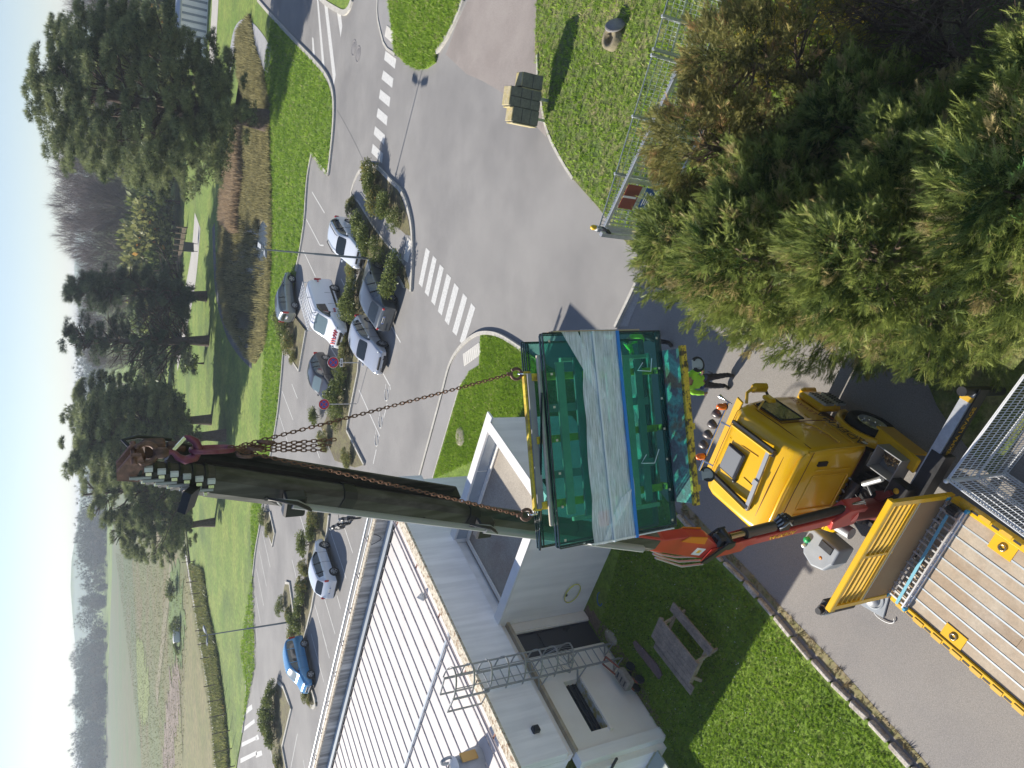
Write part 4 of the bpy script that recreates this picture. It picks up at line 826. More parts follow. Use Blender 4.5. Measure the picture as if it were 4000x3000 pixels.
tm = put_text('ADEKMA', .16, M_txty, trk, (0, 0, 0), (1, 0, 0), (0, 1, 0)); 
xd = (Hd * dv.x + V(0, 0, dv.y)); pos = cw(*bb(1.5, 0), -.107) if (cw(0, 0, -.1) - V(0, 0, CAMZ)).length < (cw(0, 0, .1) - V(0, 0, CAMZ)).length else cw(*bb(1.5, 0), .107)
zd = -Sd if pos == cw(*bb(1.5, 0), -.107) else Sd
yd = zd.cross(xd); Mt = Matrix((xd, yd, zd)).transposed().to_4x4(); Mt.translation = pos; tm.matrix_local = TIi @ Mt
# lift cylinder lying on the upper side of the main boom
ca = MB().cyl(cw(*bb(.05, -.30)), cw(*bb(1.35, -.29)), .085, 20); cy = cpart('lift_cylinder', ca, M_blk); cpart('cylinder_rod', MB().cyl(cw(*bb(-.5, -.34)), cw(*bb(.05, -.34)), .06, 14), M_chr, cy)
c2 = cpart('knuckle_cylinder', MB().cyl(cw(*bb(1.75, -.30)), cw(*bb(2.35, -.30)), .095, 22).cyl(cw(*bb(2.33, -.30)), cw(*bb(2.42, -.30)), .105, 22), pbr('cylinder_dark', (.11, .1, .09), .3, metal=.6)); cpart('cylinder_rod', MB().cyl(cw(*bb(2.4, -.30)), cw(*bb(2.75, -.29)), .055, 18), M_rodg, c2)
cpart('valve_block', MB().box(cw(*bb(1.55, -.38)), (.2, .24, .22), LT).box(cw(*bb(1.5, -.5)), (.1, .12, .1), LT), M_blk)
for k in range(4): cpart('hydraulic_hose', MB().tube([cw(*bb(1.45, -.42), -.12 + .07 * k), cw(*bb(1.55, -.56), -.1 + .07 * k), cw(*bb(1.68, -.5), -.14 + .07 * k), cw(*bb(1.7, -.36), -.1 + .06 * k)], .016, 6), M_steel)
lk = cpart('knuckle_link', MB().cyl(cw(*bb(2.85, -.28), -.18), cw(*bb(2.85, -.28), .18), .095, 20).box(cw(*bb(2.95, -.22)), (.22, .26, .28), LT, bev=.04), M_blk)
for n in (-.23, .23): cpart('link_bar', plate([bb(2.78, -.42), bb(2.95, -.42), bb(3.35, .2), bb(3.2, .28)], n - .02, n + .02), M_blk, lk)
# second boom: red base, then nested black sections up to the tip
tip = (2.26, 14.66)
b0 = (kn[0] - .02, kn[1] + .1); d2 = V(tip[0] - b0[0], tip[1] - b0[1], 0); L2 = d2.length; d2 = d2 / L2; n2 = V(d2.y, -d2.x, 0)   # n2 points down and forward, towards the hook side
def ob(t, o): return (b0[0] + d2.x * t + n2.x * o, b0[1] + d2.y * t + n2.y * o)
hd = cpart('boom_base', plate([ob(-.3, -.12), ob(.1, -.18), ob(1.5, -.15), ob(2.4, -.15), ob(2.4, .15), ob(1.5, .15), ob(1.0, .3), ob(.5, .34), ob(.0, .18), ob(-.3, .1)], -.13, .13), M_red); bevel(hd, .02)
for n in (-.145, .145): cpart('base_plate', plate([ob(.45, .2), ob(.55, .36), ob(1.0, .31), ob(1.1, .18)], n - .012, n + .012), M_orange, hd)
for k in range(3): cpart('hydraulic_hose', MB().tube([cw(*ob(-.1, -.3), -.1 + .08 * k), cw(*ob(.4, -.42), -.1 + .1 * k), cw(*ob(.9, -.36), -.08 + .07 * k), cw(*ob(1.3, -.28), -.1 + .08 * k)], .02, 6), M_steel, hd)
cpart('warning_label', plate([ob(.25, -.1), ob(.5, -.1), ob(.5, .08), ob(.25, .08)], -.14, -.133), M_white, hd); cpart('warning_dot', plate([ob(.33, -.04), ob(.42, -.04), ob(.42, .03), ob(.33, .03)], -.145, -.139), M_txty, hd)
def hexsec(t0, t1, w, h, name, mat, par=trk):
    m = MB(); pts = [(-w * .62, h / 2), (w * .62, h / 2), (w, h * .12), (w * .8, -h / 2 * .75), (w * .35, -h / 2), (-w * .35, -h / 2), (-w * .8, -h / 2 * .75), (-w, h * .12)]; k = len(pts)
    vs = [cw(*ob(t, -o), n) for t in (t0, t1) for n, o in pts]
    m.add(vs, [tuple(range(k)), tuple(range(2 * k - 1, k - 1, -1))] + [(i, (i + 1) % k, k + (i + 1) % k, k + i) for i in range(k)]); return cpart(name, m, mat, par)
M_boom = pbr('boom_grey_black', (.06, .056, .052), .42, col2=(.1, .093, .086), scale=3, lo=.4, hi=.7, coat=.1); streak(M_boom, (4, 4, .12), .55)
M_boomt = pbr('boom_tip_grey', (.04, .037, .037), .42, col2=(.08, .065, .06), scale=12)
hexsec(1.6, L2 - .75, .135, .31, 'boom_section', M_boom)
for t in (3.4, 5.4, 7.2): hexsec(t, t + .16, .15, .34, 'boom_collar', M_blk)
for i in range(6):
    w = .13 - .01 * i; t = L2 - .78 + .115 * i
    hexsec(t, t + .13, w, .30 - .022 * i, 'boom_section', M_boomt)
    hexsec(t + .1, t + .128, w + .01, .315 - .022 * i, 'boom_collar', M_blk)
    cpart('sunlit_flange', MB().box(cw(*ob(t + .07, .12), -w * .9 - .012), (.03, .05, .07), LT), M_galv); cpart('sunlit_flange', MB().box(cw(*ob(t + .1, .0), -w - .012), (.02, .028, .18), LT), M_steel)  # pale metal pieces put in for the sunlit left edges of the sections
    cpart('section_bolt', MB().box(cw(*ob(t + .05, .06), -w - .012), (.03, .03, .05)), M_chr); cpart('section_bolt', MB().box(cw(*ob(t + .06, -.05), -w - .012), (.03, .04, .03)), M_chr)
for s, nm in ((-1, 'boom_hole'),):
    for t in (2.6, 4.4, 6.2, 8.2): cpart(nm, MB().cyl(cw(*ob(t, -.02), -.128), cw(*ob(t, -.02), -.138), .026, 12), M_blk)
# hydraulic extension cylinder on the left, black hose tube on the right
cpart('extension_cylinder', MB().cyl(cw(*ob(2.2, .1), -.29), cw(*ob(5.4, .1), -.29), .055, 14), M_steel); cpart('cylinder_rod', MB().cyl(cw(*ob(5.4, .1), -.29), cw(*ob(8.0, .1), -.29), .036, 14), M_steel)
for t in (5.35, 7.95): cpart('cylinder_clamp', MB().box(cw(*ob(t, .06), -.23), (.14, .26, .22), LT, bev=.02), M_blk)
for t in (5.3, 7.9):
    for k in range(3): cpart('hydraulic_hose', MB().tube([cw(*ob(t - .1, .1), -.29 - .02 * k), cw(*ob(t + .12, .22), -.34 - .02 * k), cw(*ob(t + .32 + .04 * k, .18), -.32), cw(*ob(t + .2, .05), -.26)], .016, 6), M_blk if k else M_steel)
hb = cpart('hose_tube', MB().bar(cw(*ob(5.6, .05), .26), cw(*ob(L2 - .35, .05), .24), .15, .17, up=Sd), M_blk); cpart('hose_tube_rib', MB().bar(cw(*ob(5.7, .145), .26), cw(*ob(L2 - .4, .145), .24), .12, .025, up=Sd), M_boom, hb)
cpart('hose_loop', MB().tube([cw(*ob(L2 - .4, .05), .42), cw(*ob(L2 - .1, .02), .42), cw(*ob(L2 + .03, .0), .36), cw(*ob(L2 - .08, -.04), .28)], .022, 8), M_blk)
cpart('tip_box', MB().box(cw(*ob(L2 - .22, .06), .25), (.14, .17, .2), LT, bev=.02).box(cw(*ob(L2 - .42, .08), .25), (.12, .17, .17), LT, bev=.02), speckle(pbr('rusty_dark', (.06, .04, .035), .7, col2=(.15, .07, .04), scale=10), 20, .3))
fl = cpart('tip_flap', MB().bar(cw(*ob(L2 - .62, -.08), -.15), cw(*ob(L2 - .5, -.04), -.3), .08, .22, up=Hd), M_blk)
# tip bracket and hook
M_rusty = speckle(pbr('rusted_steel', (.1, .06, .048), .65, metal=.3, col2=(.22, .12, .09), scale=14), 30, .3)
M_hook = pbr('purple_hook', (.16, .03, .06), .35, metal=.4, col2=(.22, .08, .1), scale=10)
cpart('tip_bracket', plate([ob(L2 - .12, .12), ob(L2 - .12, -.08), ob(L2 + .06, -.1), ob(L2 + .1, .0), ob(L2 + .06, .24), ob(L2 - .02, .27)], -.1, -.06), M_rusty); cpart('tip_bracket', plate([ob(L2 - .12, .12), ob(L2 - .12, -.08), ob(L2 + .06, -.1), ob(L2 + .1, .0), ob(L2 + .06, .24), ob(L2 - .02, .27)], .06, .1), M_rusty)
hp = cw(*ob(L2 + .02, .2)); HX = V(hp.x, hp.y, 0)
cpart('hook_pin', MB().cyl(cw(*ob(L2 + .02, .2), -.14), cw(*ob(L2 + .02, .2), .14), .025, 12), M_rusty)
for o_ in [cab] + list(kids(cab)): o_.location.y += 0.0
# ================================================================== HUNG LOAD: rack, glass panes, chains
M_ryel = speckle(pbr('rack_yellow', (.66, .5, .04), .6, col2=(.4, .25, .03), scale=9, lo=.5, hi=.65), 40, .25)
M_ryel2 = speckle(pbr('chipped_yellow', (.6, .42, .04), .7, col2=(.1, .07, .03), scale=12, lo=.5, hi=.58), 30, .3)
M_deckg = speckle(pbr('patchy_deck', (.2, .19, .2), .6, col2=(.2, .45, .38), scale=3.5, lo=.48, hi=.56, col3=(.3, .2, .13), scale3=2.2, lo3=.55, hi3=.65), 30, .35)
M_timb = speckle(pbr('rack_timber', (.62, .55, .42), .8, col2=(.54, .47, .35), scale=5), 20, .15)
M_rackg = pbr('rack_grey', (.33, .33, .31), .7, col2=(.26, .26, .25), scale=4)
M_pane = glassmat('green_glass', (.865, .972, .955), alpha=.035)
M_paneedge = pbr('pane_edge', (.008, .02, .022), .15, spec=.8)
M_card = pbr('cardboard', (.42, .28, .18), .85)
M_strapb = pbr('blue_band', (.02, .2, .62), .5)
M_strapw = pbr('white_band', (.7, .76, .8), .5)
LM = Matrix.Translation((-.6, 7.55, 8.26)) @ Matrix.Rotation(rad(4), 4, 'Z') @ Matrix.Rotation(rad(-3.0), 4, 'Y')
def lthing(name, label, cat):
    t = thing(name, label, cat); t.matrix_world = LM; return t
rack = lthing('glass_rack', 'yellow steel glass rack on castors hanging from the crane chains', 'glass rack')
def rp(n, m, mat, par=rack): return m.build(n, mat, par)
rp('top_beam', MB().box((.02, .27, 1.97), (1.72, .07, .1), bev=.008), M_ryel)
rp('beam_face', MB().box((.02, .215, 1.95), (1.66, .03, .09)), M_rackg)
for x in (-.78, .02, .80):
    rp('post', MB().box((x, .22, .98), (.09, .07, 1.92)), M_ryel)
    rp('foot_beam', MB().box((x, .1, -.1), (.08, .95, .07)), M_ryel2)
for z, w, mt in ((1.82, 2.1, M_timb), (1.55, 1.9, M_timb), (1.28, 2.0, M_rackg), (.78, 2.0, M_timb), (.5, 1.95, M_timb), (.3, 1.9, M_rackg)):
    rp('batten', MB().box((.02, .15, z), (w, .04, .12), bev=.008), mt)
for x in (-.42, .4): rp('batten', MB().box((x, .175, 1.0), (.1, .03, 1.7)), M_rackg)
for x in (-1.0, 1.0): rp('end_strut', MB().bar((x, .2, 1.5), (x, .2, .1), .05, .05), M_timb)
rp('base_deck', MB().box((.04, -.16, -.035), (2.02, .34, .04), bev=.006), M_deckg); rp('base_deck', MB().box((.04, .55, -.035), (2.02, .5, .04), bev=.006), M_deckg)
rp('base_beam', MB().box((.04, -.345, -.06), (2.08, .05, .1), bev=.006), M_ryel2); rp('base_beam', MB().box((.04, .83, -.06), (2.08, .05, .1), bev=.006), M_ryel2)
def castor(x, y, a):
    c = rp('castor', MB().box((x, y - .02, -.125), (.12, .12, .03)).box((x, y - .065, -.2), (.085, .012, .16)).box((x, y + .025, -.2), (.085, .012, .16)).box((x, y - .02, -.15), (.085, .1, .02)), M_greyp)
    Mx = Matrix.Rotation(rad(90), 3, 'X') @ Matrix.Rotation(a, 3, 'Y') if False else Matrix.Rotation(a, 3, 'Z') @ Matrix.Rotation(rad(90), 3, 'X')
    o = V(x, y - .02, -.27)
    rp('tyre', MB().lathe([(.06, -.022), (.098, -.025), (.105, -.012), (.105, .012), (.098, .025), (.07, .022)], o, Mx, n=24), M_rub, c)
    rp('hub', MB().lathe([(0, .026), (.025, .026), (.028, .02), (.06, .018), (.072, .024), (.072, -.024), (.06, -.018), (0, -.02)], o, Mx, n=20), M_greyp, c)
castor(.82, -.36, .15); castor(-.62, -.36, .5); castor(.82, .8, .1); castor(-.7, .8, .3)
gp = lthing('glass_pack', 'stack of dark green glass panes wrapped with clear film, hanging in the rack', 'glass panes')
def pane(x0, x1, z0, z1, y, par=gp, th=.012):
    o = MB().box(((x0 + x1) / 2, y, (z0 + z1) / 2), (x1 - x0, th, z1 - z0)).build('pane', M_pane, par)
    m = MB(); e = .012
    for c, d in ((((x0 + x1) / 2, y, z0), (x1 - x0, th + .006, e)), (((x0 + x1) / 2, y, z1), (x1 - x0, th + .006, e)), ((x0, y, (z0 + z1) / 2), (e, th + .006, z1 - z0 - e)), ((x1, y, (z0 + z1) / 2), (e, th + .006, z1 - z0 - e))): m.box(c, d)
    m.build('pane_rim', M_paneedge, o)
for i, (x0, x1, z1) in enumerate(((-1.29, 1.32, 1.86), (-1.27, 1.31, 1.85), (-1.285, 1.315, 1.86), (-1.28, 1.30, 1.85))): pane(x0, x1, 0.0, z1, .0 + .03 * i)
gp2 = lthing('glass_pack', 'second stack of green glass panes on the far side of the rack', 'glass panes')
for i, (x0, x1, z1) in enumerate(((-1.30, 1.24, 1.86), (-1.32, 1.25, 1.88), (-1.31, 1.24, 1.89), (-1.33, 1.26, 1.9))): pane(x0, x1, .0, z1, .36 + .03 * i, gp2)
# cork pads, cardboard edge, bands, film
for x in np.linspace(-1.2, 1.22, 7):
    for z in (.07, 1.78): MB().box((x + .0, -.012, z), (.028, .008, .028)).build('cork_pad', M_timb, gp)
MB().box((1.335, .04, 1.05), (.012, .17, 1.35)).build('edge_card', M_card, gp); MB().box((-1.305, .04, .75), (.012, .17, 1.35)).build('edge_card', M_white, gp)
def film_mat():
    m = bpy.data.materials.new('stretch_film'); m.use_nodes = True; nt = m.node_tree; p = nt.nodes['Principled BSDF']; out = nt.nodes['Material Output']
    p.inputs['Base Color'].default_value = (.9, .94, 1, 1); p.inputs['Roughness'].default_value = .3; p.inputs['Specular IOR Level'].default_value = .8
    tc = nt.nodes.new('ShaderNodeTexCoord'); mp = nt.nodes.new('ShaderNodeMapping'); mp.inputs['Scale'].default_value = (1.6, 1, 26); n = nt.nodes.new('ShaderNodeTexNoise'); n.inputs['Scale'].default_value = 2.2; n.inputs['Detail'].default_value = 9; n.inputs['Roughness'].default_value = .7
    nt.links.new(tc.outputs['Object'], mp.inputs[0]); nt.links.new(mp.outputs[0], n.inputs['Vector'])
    r = nt.nodes.new('ShaderNodeMapRange'); r.inputs[1].default_value = .35; r.inputs[2].default_value = .72; r.inputs[3].default_value = .38; r.inputs[4].default_value = .96; nt.links.new(n.outputs['Fac'], r.inputs[0])
    t = nt.nodes.new('ShaderNodeBsdfTransparent'); t.inputs[0].default_value = (.93, .96, .97, 1); x = nt.nodes.new('ShaderNodeMixShader')
    nt.links.new(r.outputs[0], x.inputs[0]); nt.links.new(t.outputs[0], x.inputs[1]); nt.links.new(p.outputs[0], x.inputs[2]); nt.links.new(x.outputs[0], out.inputs[0])
    b = nt.nodes.new('ShaderNodeBump'); b.inputs['Strength'].default_value = .8; b.inputs['Distance'].default_value = .01; nt.links.new(n.outputs['Fac'], b.inputs['Height']); nt.links.new(b.outputs[0], p.inputs['Normal']); return m
M_film = film_mat()
m = MB(); nx, nz = 40, 14
def fy(i, k): return -.022 - .006 * math.sin(k * 1.9 + .15 * i) - .004 * math.sin(i * .8 + k)
Zf = lambda i, k: .70 + (.64 - .03 * i / nx) * k / nz + .06 * (1 - i / nx) * (k / nz - .5) + .01 * math.sin(i * .5)
vs = [(-1.33 + 2.68 * i / nx, fy(i, k), Zf(i, k)) for i in range(nx + 1) for k in range(nz + 1)]
m.add(vs, [(i * (nz + 1) + k, (i + 1) * (nz + 1) + k, (i + 1) * (nz + 1) + k + 1, i * (nz + 1) + k + 1) for i in range(nx) for k in range(nz)], True)
m.build('stretch_film', M_film, gp, fix=False)
m = MB().add([(1.34, -.02, 1.6), (1.34, -.02, 1.35), (.5, -.03, 1.0), (.45, -.03, 1.08)], [(0, 1, 2, 3)]); m.build('film_tail', M_film, gp, fix=False)
m = MB().add([(-1.33, -.03, 1.25), (-1.33, -.03, 1.18), (-.85, -.04, .78), (-.7, -.045, .72), (-.8, -.035, .9)], [(0, 1, 2, 3, 4)]); m.build('film_tail', M_film, gp, fix=False)
MB().bar((-1.33, -.042, .70), (1.345, -.04, .74), .008, .045).build('blue_band', M_strapb, gp); MB().bar((-1.33, -.044, 1.06), (1.345, -.04, 1.13), .008, .028).build('white_band', M_strapw, gp)
MB().box((-1.02, -.008, 1.17), (.19, .012, .17)).build('red_sticker', pbr('red_sticker', (.6, .09, .03), .5), gp)
MB().bar((.6, .06, 1.9), (-1.34, .35, 1.93), .02, .02).build('pane_rim', M_paneedge, gp)
for x, z, l in ((.9, .35, .3), (-.3, .42, .42)): MB().tube([(x, -.02, z), (x - .1, -.05, z + .12), (x - .12, -.05, z - .1), (x + .05, -.03, z - l * .5)], .006, 5).build('loose_cord', M_strapw, gp)
# ---- hook, master link and two chain legs
hookp = hp
hk = thing('crane_hook', 'purple red forged crane hook with safety latch at the boom tip', 'hook', hookp)
MB().tube([(0, .02 * math.cos(t), -.02) if False else (.09 * math.sin(t), 0, -.10 + .09 * math.cos(t)) for t in np.linspace(.5, 5.8, 16)], .026, 8).build('swivel', M_rusty, hk)
MB().lathe([(.02, -.17), (.05, -.19), (.05, -.27), (.03, -.29)], n=14).build('swivel_nut', M_rusty, hk)
P = [(0, 0, -.28), (0, 0, -.33), (-.05, 0, -.37), (-.08, 0, -.43), (-.06, 0, -.51), (.02, 0, -.55), (.09, 0, -.52), (.13, 0, -.46), (.14, 0, -.42)]
MB().tube([Vector(p) for p in P], [.024, .028, .034, .042, .046, .046, .038, .028, .012], 12).build('hook_body', M_hook, hk)
MB().bar((.02, 0, -.33), (.13, 0, -.43), .03, .03).build('safety_latch', M_chr, hk)
hk.rotation_euler = (0, 0, rad(0))
ml = hookp + V(.01, 0, -.52)
chn = thing('lifting_chain', 'rusty two leg lifting chain running from the hook down to the rack', 'chain', (0, 0, 0))
def linkmesh(a, b, r, name, mat, n1=10, n2=4):
    m = MB(); pts = []
    for t in np.linspace(0, 2 * math.pi, n1, endpoint=False): pts.append(V(math.copysign(abs(math.cos(t)) ** .7, math.cos(t)) * a, math.copysign(abs(math.sin(t)) ** .7, math.sin(t)) * b, 0))
    n = len(pts); vs = []
    for i, p in enumerate(pts):
        d = (pts[(i + 1) % n] - pts[i - 1]).normalized(); e = V(0, 0, 1); f = d.cross(e)
        vs += [p + (e * math.cos(2 * math.pi * k / n2) + f * math.sin(2 * math.pi * k / n2)) * r for k in range(n2)]
    m.add(vs, [(i * n2 + k, i * n2 + (k + 1) % n2, ((i + 1) % n) * n2 + (k + 1) % n2, ((i + 1) % n) * n2 + k) for i in range(n) for k in range(n2)], True)
    return m.mesh(name, mat)
me_link = linkmesh(.030, .0155, .0062, 'chain_link', M_rust, 12, 5); me_master = linkmesh(.19, .085, .024, 'master_link', M_hook, 20, 8)
def orient(o, p, d, roll):
    x = Vector(d).normalized(); y = x.orthogonal().normalized(); y.rotate(Matrix.Rotation(roll, 3, x)); z = x.cross(y)
    M = Matrix((x, y, z)).transposed().to_4x4(); M.translation = p; o.matrix_local = M
o = put('master_link', me_master, chn); orient(o, ml + V(0, 0, -.15), (0, 0, 1), .6)
def chainrun(a, b, sag=0.0, name='chain_link'):
    a, b = Vector(a), Vector(b); L = (b - a).length; n = int(L / .0475)
    for i in range(n):
        t = (i + .5) / n; p = a.lerp(b, t) + V(0, 0, -sag * 4 * t * (1 - t)); dd = (b - a) + V(0, 0, -sag * 4 * (1 - 2 * t))
        o = put(name, me_link, chn); orient(o, p, dd, (math.pi / 2) * (i % 2) + .5 + random.uniform(-.15, .15))
top = ml + V(0, 0, -.32)
A1 = LM @ V(.86, .27, 2.19); A2 = LM @ V(-.86, .27, 2.21)
chainrun(top + V(.03, 0, -.1), A1, .03); chainrun(top + V(-.03, 0, -.1), A2, .04)
for dx in (-.05, .0, .055): chainrun(top + V(dx * .3, -.03, .03), top + V(dx, -.05, -.95 - dx), 0)
for k in range(3):
    o = put('shortening_clutch', linkmesh(.07, .04, .018, 'shortening_clutch', M_rusty, 14, 6), chn); orient(o, top + V(-.05 + .05 * k, -.03, -.12 - .1 * k), (0.1, 0, 1), .5 * k)
for A, nm in ((A1, 'sling_hook'), (A2, 'sling_hook')):
    c = A + V(0, 0, -.08); MB().tube([c + V(.065 * math.cos(t), .0, .075 * math.sin(t)) for t in np.linspace(1.2, 7.2, 18)], .02, 8).bar(A + V(0, 0, .05), A + V(0, 0, -.02), .04, .03).build(nm, M_rusty, chn)
    MB().tube([c + V(.0, .05 * math.cos(t), -.09 + .06 * math.sin(t)) for t in np.linspace(0, 6.28, 14)], .01, 6).build('shackle', M_chr, chn)
# ================================================================== CARS
def paint(name, c, metal=.3, rough=.3): return pbr(name, c, rough, metal=metal, coat=.8)
M_cglass = pbr('car_glass', (.018, .025, .03), .04, spec=.9); M_trim = pbr('black_trim', (.02, .02, .022), .5)
M_cab_in = pbr('light_glass', (.16, .22, .24), .08, spec=.9)
M_tail = pbr('tail_lamp', (.45, .02, .02), .2, coat=.6); M_head = pbr('head_lamp', (.45, .5, .55), .1, spec=.9, coat=.8); M_alloy = pbr('alloy_rim', (.5, .5, .5), .3, metal=.8); M_plate2 = pbr('number_plate', (.7, .7, .68), .5); M_pbl = pbr('plate_blue', (.02, .1, .5), .5)
def make_car(name, label, P):
    """P: L length, W width, H height, stations as list (x, zbelt, ztop, wtop, wside); built as one smooth shell then split by window."""
    root = thing(name, label, P.get('cat', 'car')); L, W, H = P['L'], P['W'], P['H']; hw = W / 2; gc = P.get('gc', .2)
    # station: x, z of bonnet/roof line, half width factor at top, greenhouse flag, belt z, side factor
    st = P['st']; ring = []
    for x, zt, wt, gh, zb, ws in st:
        h = hw * ws; zs = gc + .04
        if gh: r = [(0, gc), (h * .8, gc), (h * .97, gc + .1), (h, gc + .32), (h * .985, zb - .08), (h * .955, zb), (h * wt + .03, zt - .07), (h * wt - .06, zt - .01), (h * .35, zt + .012), (0, zt + .015)]
        else: r = [(0, gc), (h * .8, gc), (h * .97, gc + .1), (h, gc + .32), (h * .985, min(zb - .08, zt - .12)), (h * .95, min(zb, zt - .04)), (h * .88, zt - .012), (h * .74, zt), (h * .35, zt + .015), (0, zt + .02)]
        ring.append([(x, y, z) for y, z in r])
    k = 10; nst = len(st); vs = []; fs = []; mi = []
    for R in ring:
        vs += R + [(x, -y, z) for x, y, z in R[1:-1]]
    per = k + k - 2
    def idx(i, j, s): return i * per + (j if s > 0 or j in (0, k - 1) else k + j - 1)
    GL = set(P.get('glass', []))
    for i in range(nst - 1):
        for s in (1, -1):
            for j in range(k - 1):
                q = (idx(i, j, s), idx(i + 1, j, s), idx(i + 1, j + 1, s), idx(i, j + 1, s)); fs.append(q if s < 0 else tuple(reversed(q)))
                mat = 0
                if j == 5 and (i, 'side') in GL: mat = 1
                if j in (7, 8) and (i, 'top') in GL: mat = 2 if i < nst // 2 else 3
                if j in (0, 1) : mat = 4
                mi.append(mat)
    for i in (0, nst - 1):
        for j in range(k - 1):
            a, b = idx(i, j, 1), idx(i, j + 1, 1); c, d = idx(i, j + 1, -1), idx(i, j, -1)
            f = [a, b, c, d] if c != b else [a, b, d]; f = list(dict.fromkeys(f))
            if len(f) >= 3: fs.append(tuple(f) if i else tuple(reversed(f))); mi.append(4 if j < 2 else 0)
    me = bpy.data.meshes.new(name); me.from_pydata(vs, [], fs); me.polygons.foreach_set('material_index', mi)
    for _ in range(5): me.materials.append(P['paint'])
    bm = bmesh.new(); bm.from_mesh(me)
    bmesh.ops.recalc_face_normals(bm, faces=bm.faces)
    cl = bm.edges.layers.float.get('crease_edge') or bm.edges.layers.float.new('crease_edge')
    for e in bm.edges:
        ms = {f.material_index for f in e.link_faces}
        if len(ms) > 1: e[cl] = .35
    bm.to_mesh(me); bm.free()
    o = bpy.data.objects.new('tmp', me); COL.objects.link(o); md = o.modifiers.new('s', 'SUBSURF'); md.levels = 2; md.render_levels = 2
    ev = bpy.data.meshes.new_from_object(o.evaluated_get(bpy.context.evaluated_depsgraph_get())); bpy.data.objects.remove(o)
    names = ['body', 'side_window', 'windscreen', 'rear_window', 'underbody']; mats = [P['paint'], M_cglass, P.get('wsmat', M_cglass), M_cglass, M_trim]
    nv = len(ev.vertices); co = np.empty(nv * 3); ev.vertices.foreach_get('co', co); co = co.reshape(-1, 3)
    polys = [(p.material_index, tuple(p.vertices)) for p in ev.polygons]
    for q in range(5):
        pf = [v for m_, v in polys if m_ == q]
        for sgn in ((1, -1) if q == 1 else (0,)):
            pp = [f for f in pf if sgn == 0 or np.mean(co[list(f), 1]) * sgn > 0]
            if not pp: continue
            if q == 1:
                # one pane per group of stations
                cuts = P.get('pillars', []); groups = {}
                for f in pp:
                    x = float(np.mean(co[list(f), 0])); groups.setdefault(sum(x < c for c in cuts), []).append(f)
            else: groups = {0: pp}
            for gidx, gf in groups.items():
                use = sorted({v for f in gf for v in f}); mp = {v: i for i, v in enumerate(use)}
                m = MB(); m.v = [tuple(co[v]) for v in use]; m.f = [[mp[v] for v in f] for f in gf]; m.sm = [True] * len(gf); m.build(names[q], mats[q], root, fix=False)
    # pillars
    for c in P.get('pillars', []):
        for s in (1, -1):
            zb = P['zb']; m = MB().bar((c, s * hw * .958, zb), (c - .02, s * (hw * P['wt'] + .02), H - .08), .04, .07); m.build('pillar', P.get('pillar_mat', M_trim), root)
    # wheels
    R = P.get('R', .32)
    for x in (P['wb'] / 2 + P.get('wo', 0), -P['wb'] / 2 + P.get('wo', 0)):
        for s in (1, -1):
            Mx = Matrix.Rotation(rad(-90) * s, 3, 'X'); y = s * (hw - .19)
            MB().lathe([(R + .055, .1), (R + .06, .155), (R + .02, .172), (0, .17)], (x, y, R + .01), Mx, n=24).build('wheel_arch', M_trim, root)
            w = MB().lathe([(R * .62, 0), (R * .66, .2), (R * .9, .205), (R, .17), (R, .03), (R * .6, 0)], (x, y, R), Mx, n=24).build('wheel', M_rub, root)
            m = MB()
            for q in range(5):
                a = 2 * math.pi * q / 5 + .3; d = Vector((math.cos(a), math.sin(a), 0)); e = Vector((-d.y, d.x, 0)); o_ = Vector((x, y, R))
                pts = [d * .04 + e * .04, d * .04 - e * .04, d * R * .62 - e * .055, d * R * .62 + e * .055]; m.add([o_ + Mx @ (p_ + V(0, 0, .2)) for p_ in pts] + [o_ + Mx @ (p_ + V(0, 0, .17)) for p_ in pts], [(0, 1, 2, 3), (4, 7, 6, 5), (0, 4, 5, 1), (1, 5, 6, 2), (2, 6, 7, 3), (3, 7, 4, 0)])
            m.lathe([(R * .6, .2), (R * .66, .207), (R * .68, .18)], (x, y, R), Mx, n=24); m.lathe([(0, .205), (.05, .2), (.06, .16)], (x, y, R), Mx, n=12)
            m.build('rim', P.get('rim', M_alloy), w)
    # details
    F = L / 2; zb = P['zb']
    for s in (1, -1):
        MB().box((P['mx'], s * (hw + .05), zb + .06), (.12, .18, .12), bev=.04).build('wing_mirror', P.get('mirror_mat', P['paint']), root)
        hx, hy, hz = P['head']; MB().sphere((hx, s * hy, hz), .5, 12, 8, (.24, .2, .12)).build('headlight', M_head, root)
        tx, ty, tz, th = P['tail']; MB().box((tx, s * ty, tz), (.14, .16, th), bev=.05).build('tail_light', M_tail, root)
        for dx in P.get('handles', (.1, -.85)): MB().box((dx, s * hw * .99, zb - .14), (.16, .03, .03), bev=.01).build('door_handle', P.get('handle_mat', P['paint']), root)
        for dx in P.get('seams', (.65, -.3)): MB().bar((dx, s * hw * .992, zb - .05), (dx - .03, s * hw * 1.0, gc + .16), .008, .014).build('door_seam', M_trim, root)
        if P.get('sill', True): MB().box((0, s * hw * .985, gc + .1), (P['wb'] - .75, .03, .1), bev=.01).build('sill_trim', M_trim, root)
    px, pz = P.get('plate_r', (-F - .01, .75)); pl = MB().box((px, 0, pz), (.03, .52, .11)).build('number_plate', M_plate2, root); MB().box((px - .01, .235, pz), (.02, .05, .11)).box((px - .01, -.235, pz), (.02, .05, .11)).build('blue_band', M_pbl, pl)
    MB().box((px - .012, .0, pz), (.012, .34, .05)).build('plate_text', M_trim, pl) if P.get('ptext') else None
    px, pz = P.get('plate_f', (F + .005, .42)); MB().box((px, 0, pz), (.03, .52, .11)).build('number_plate', M_plate2, root)
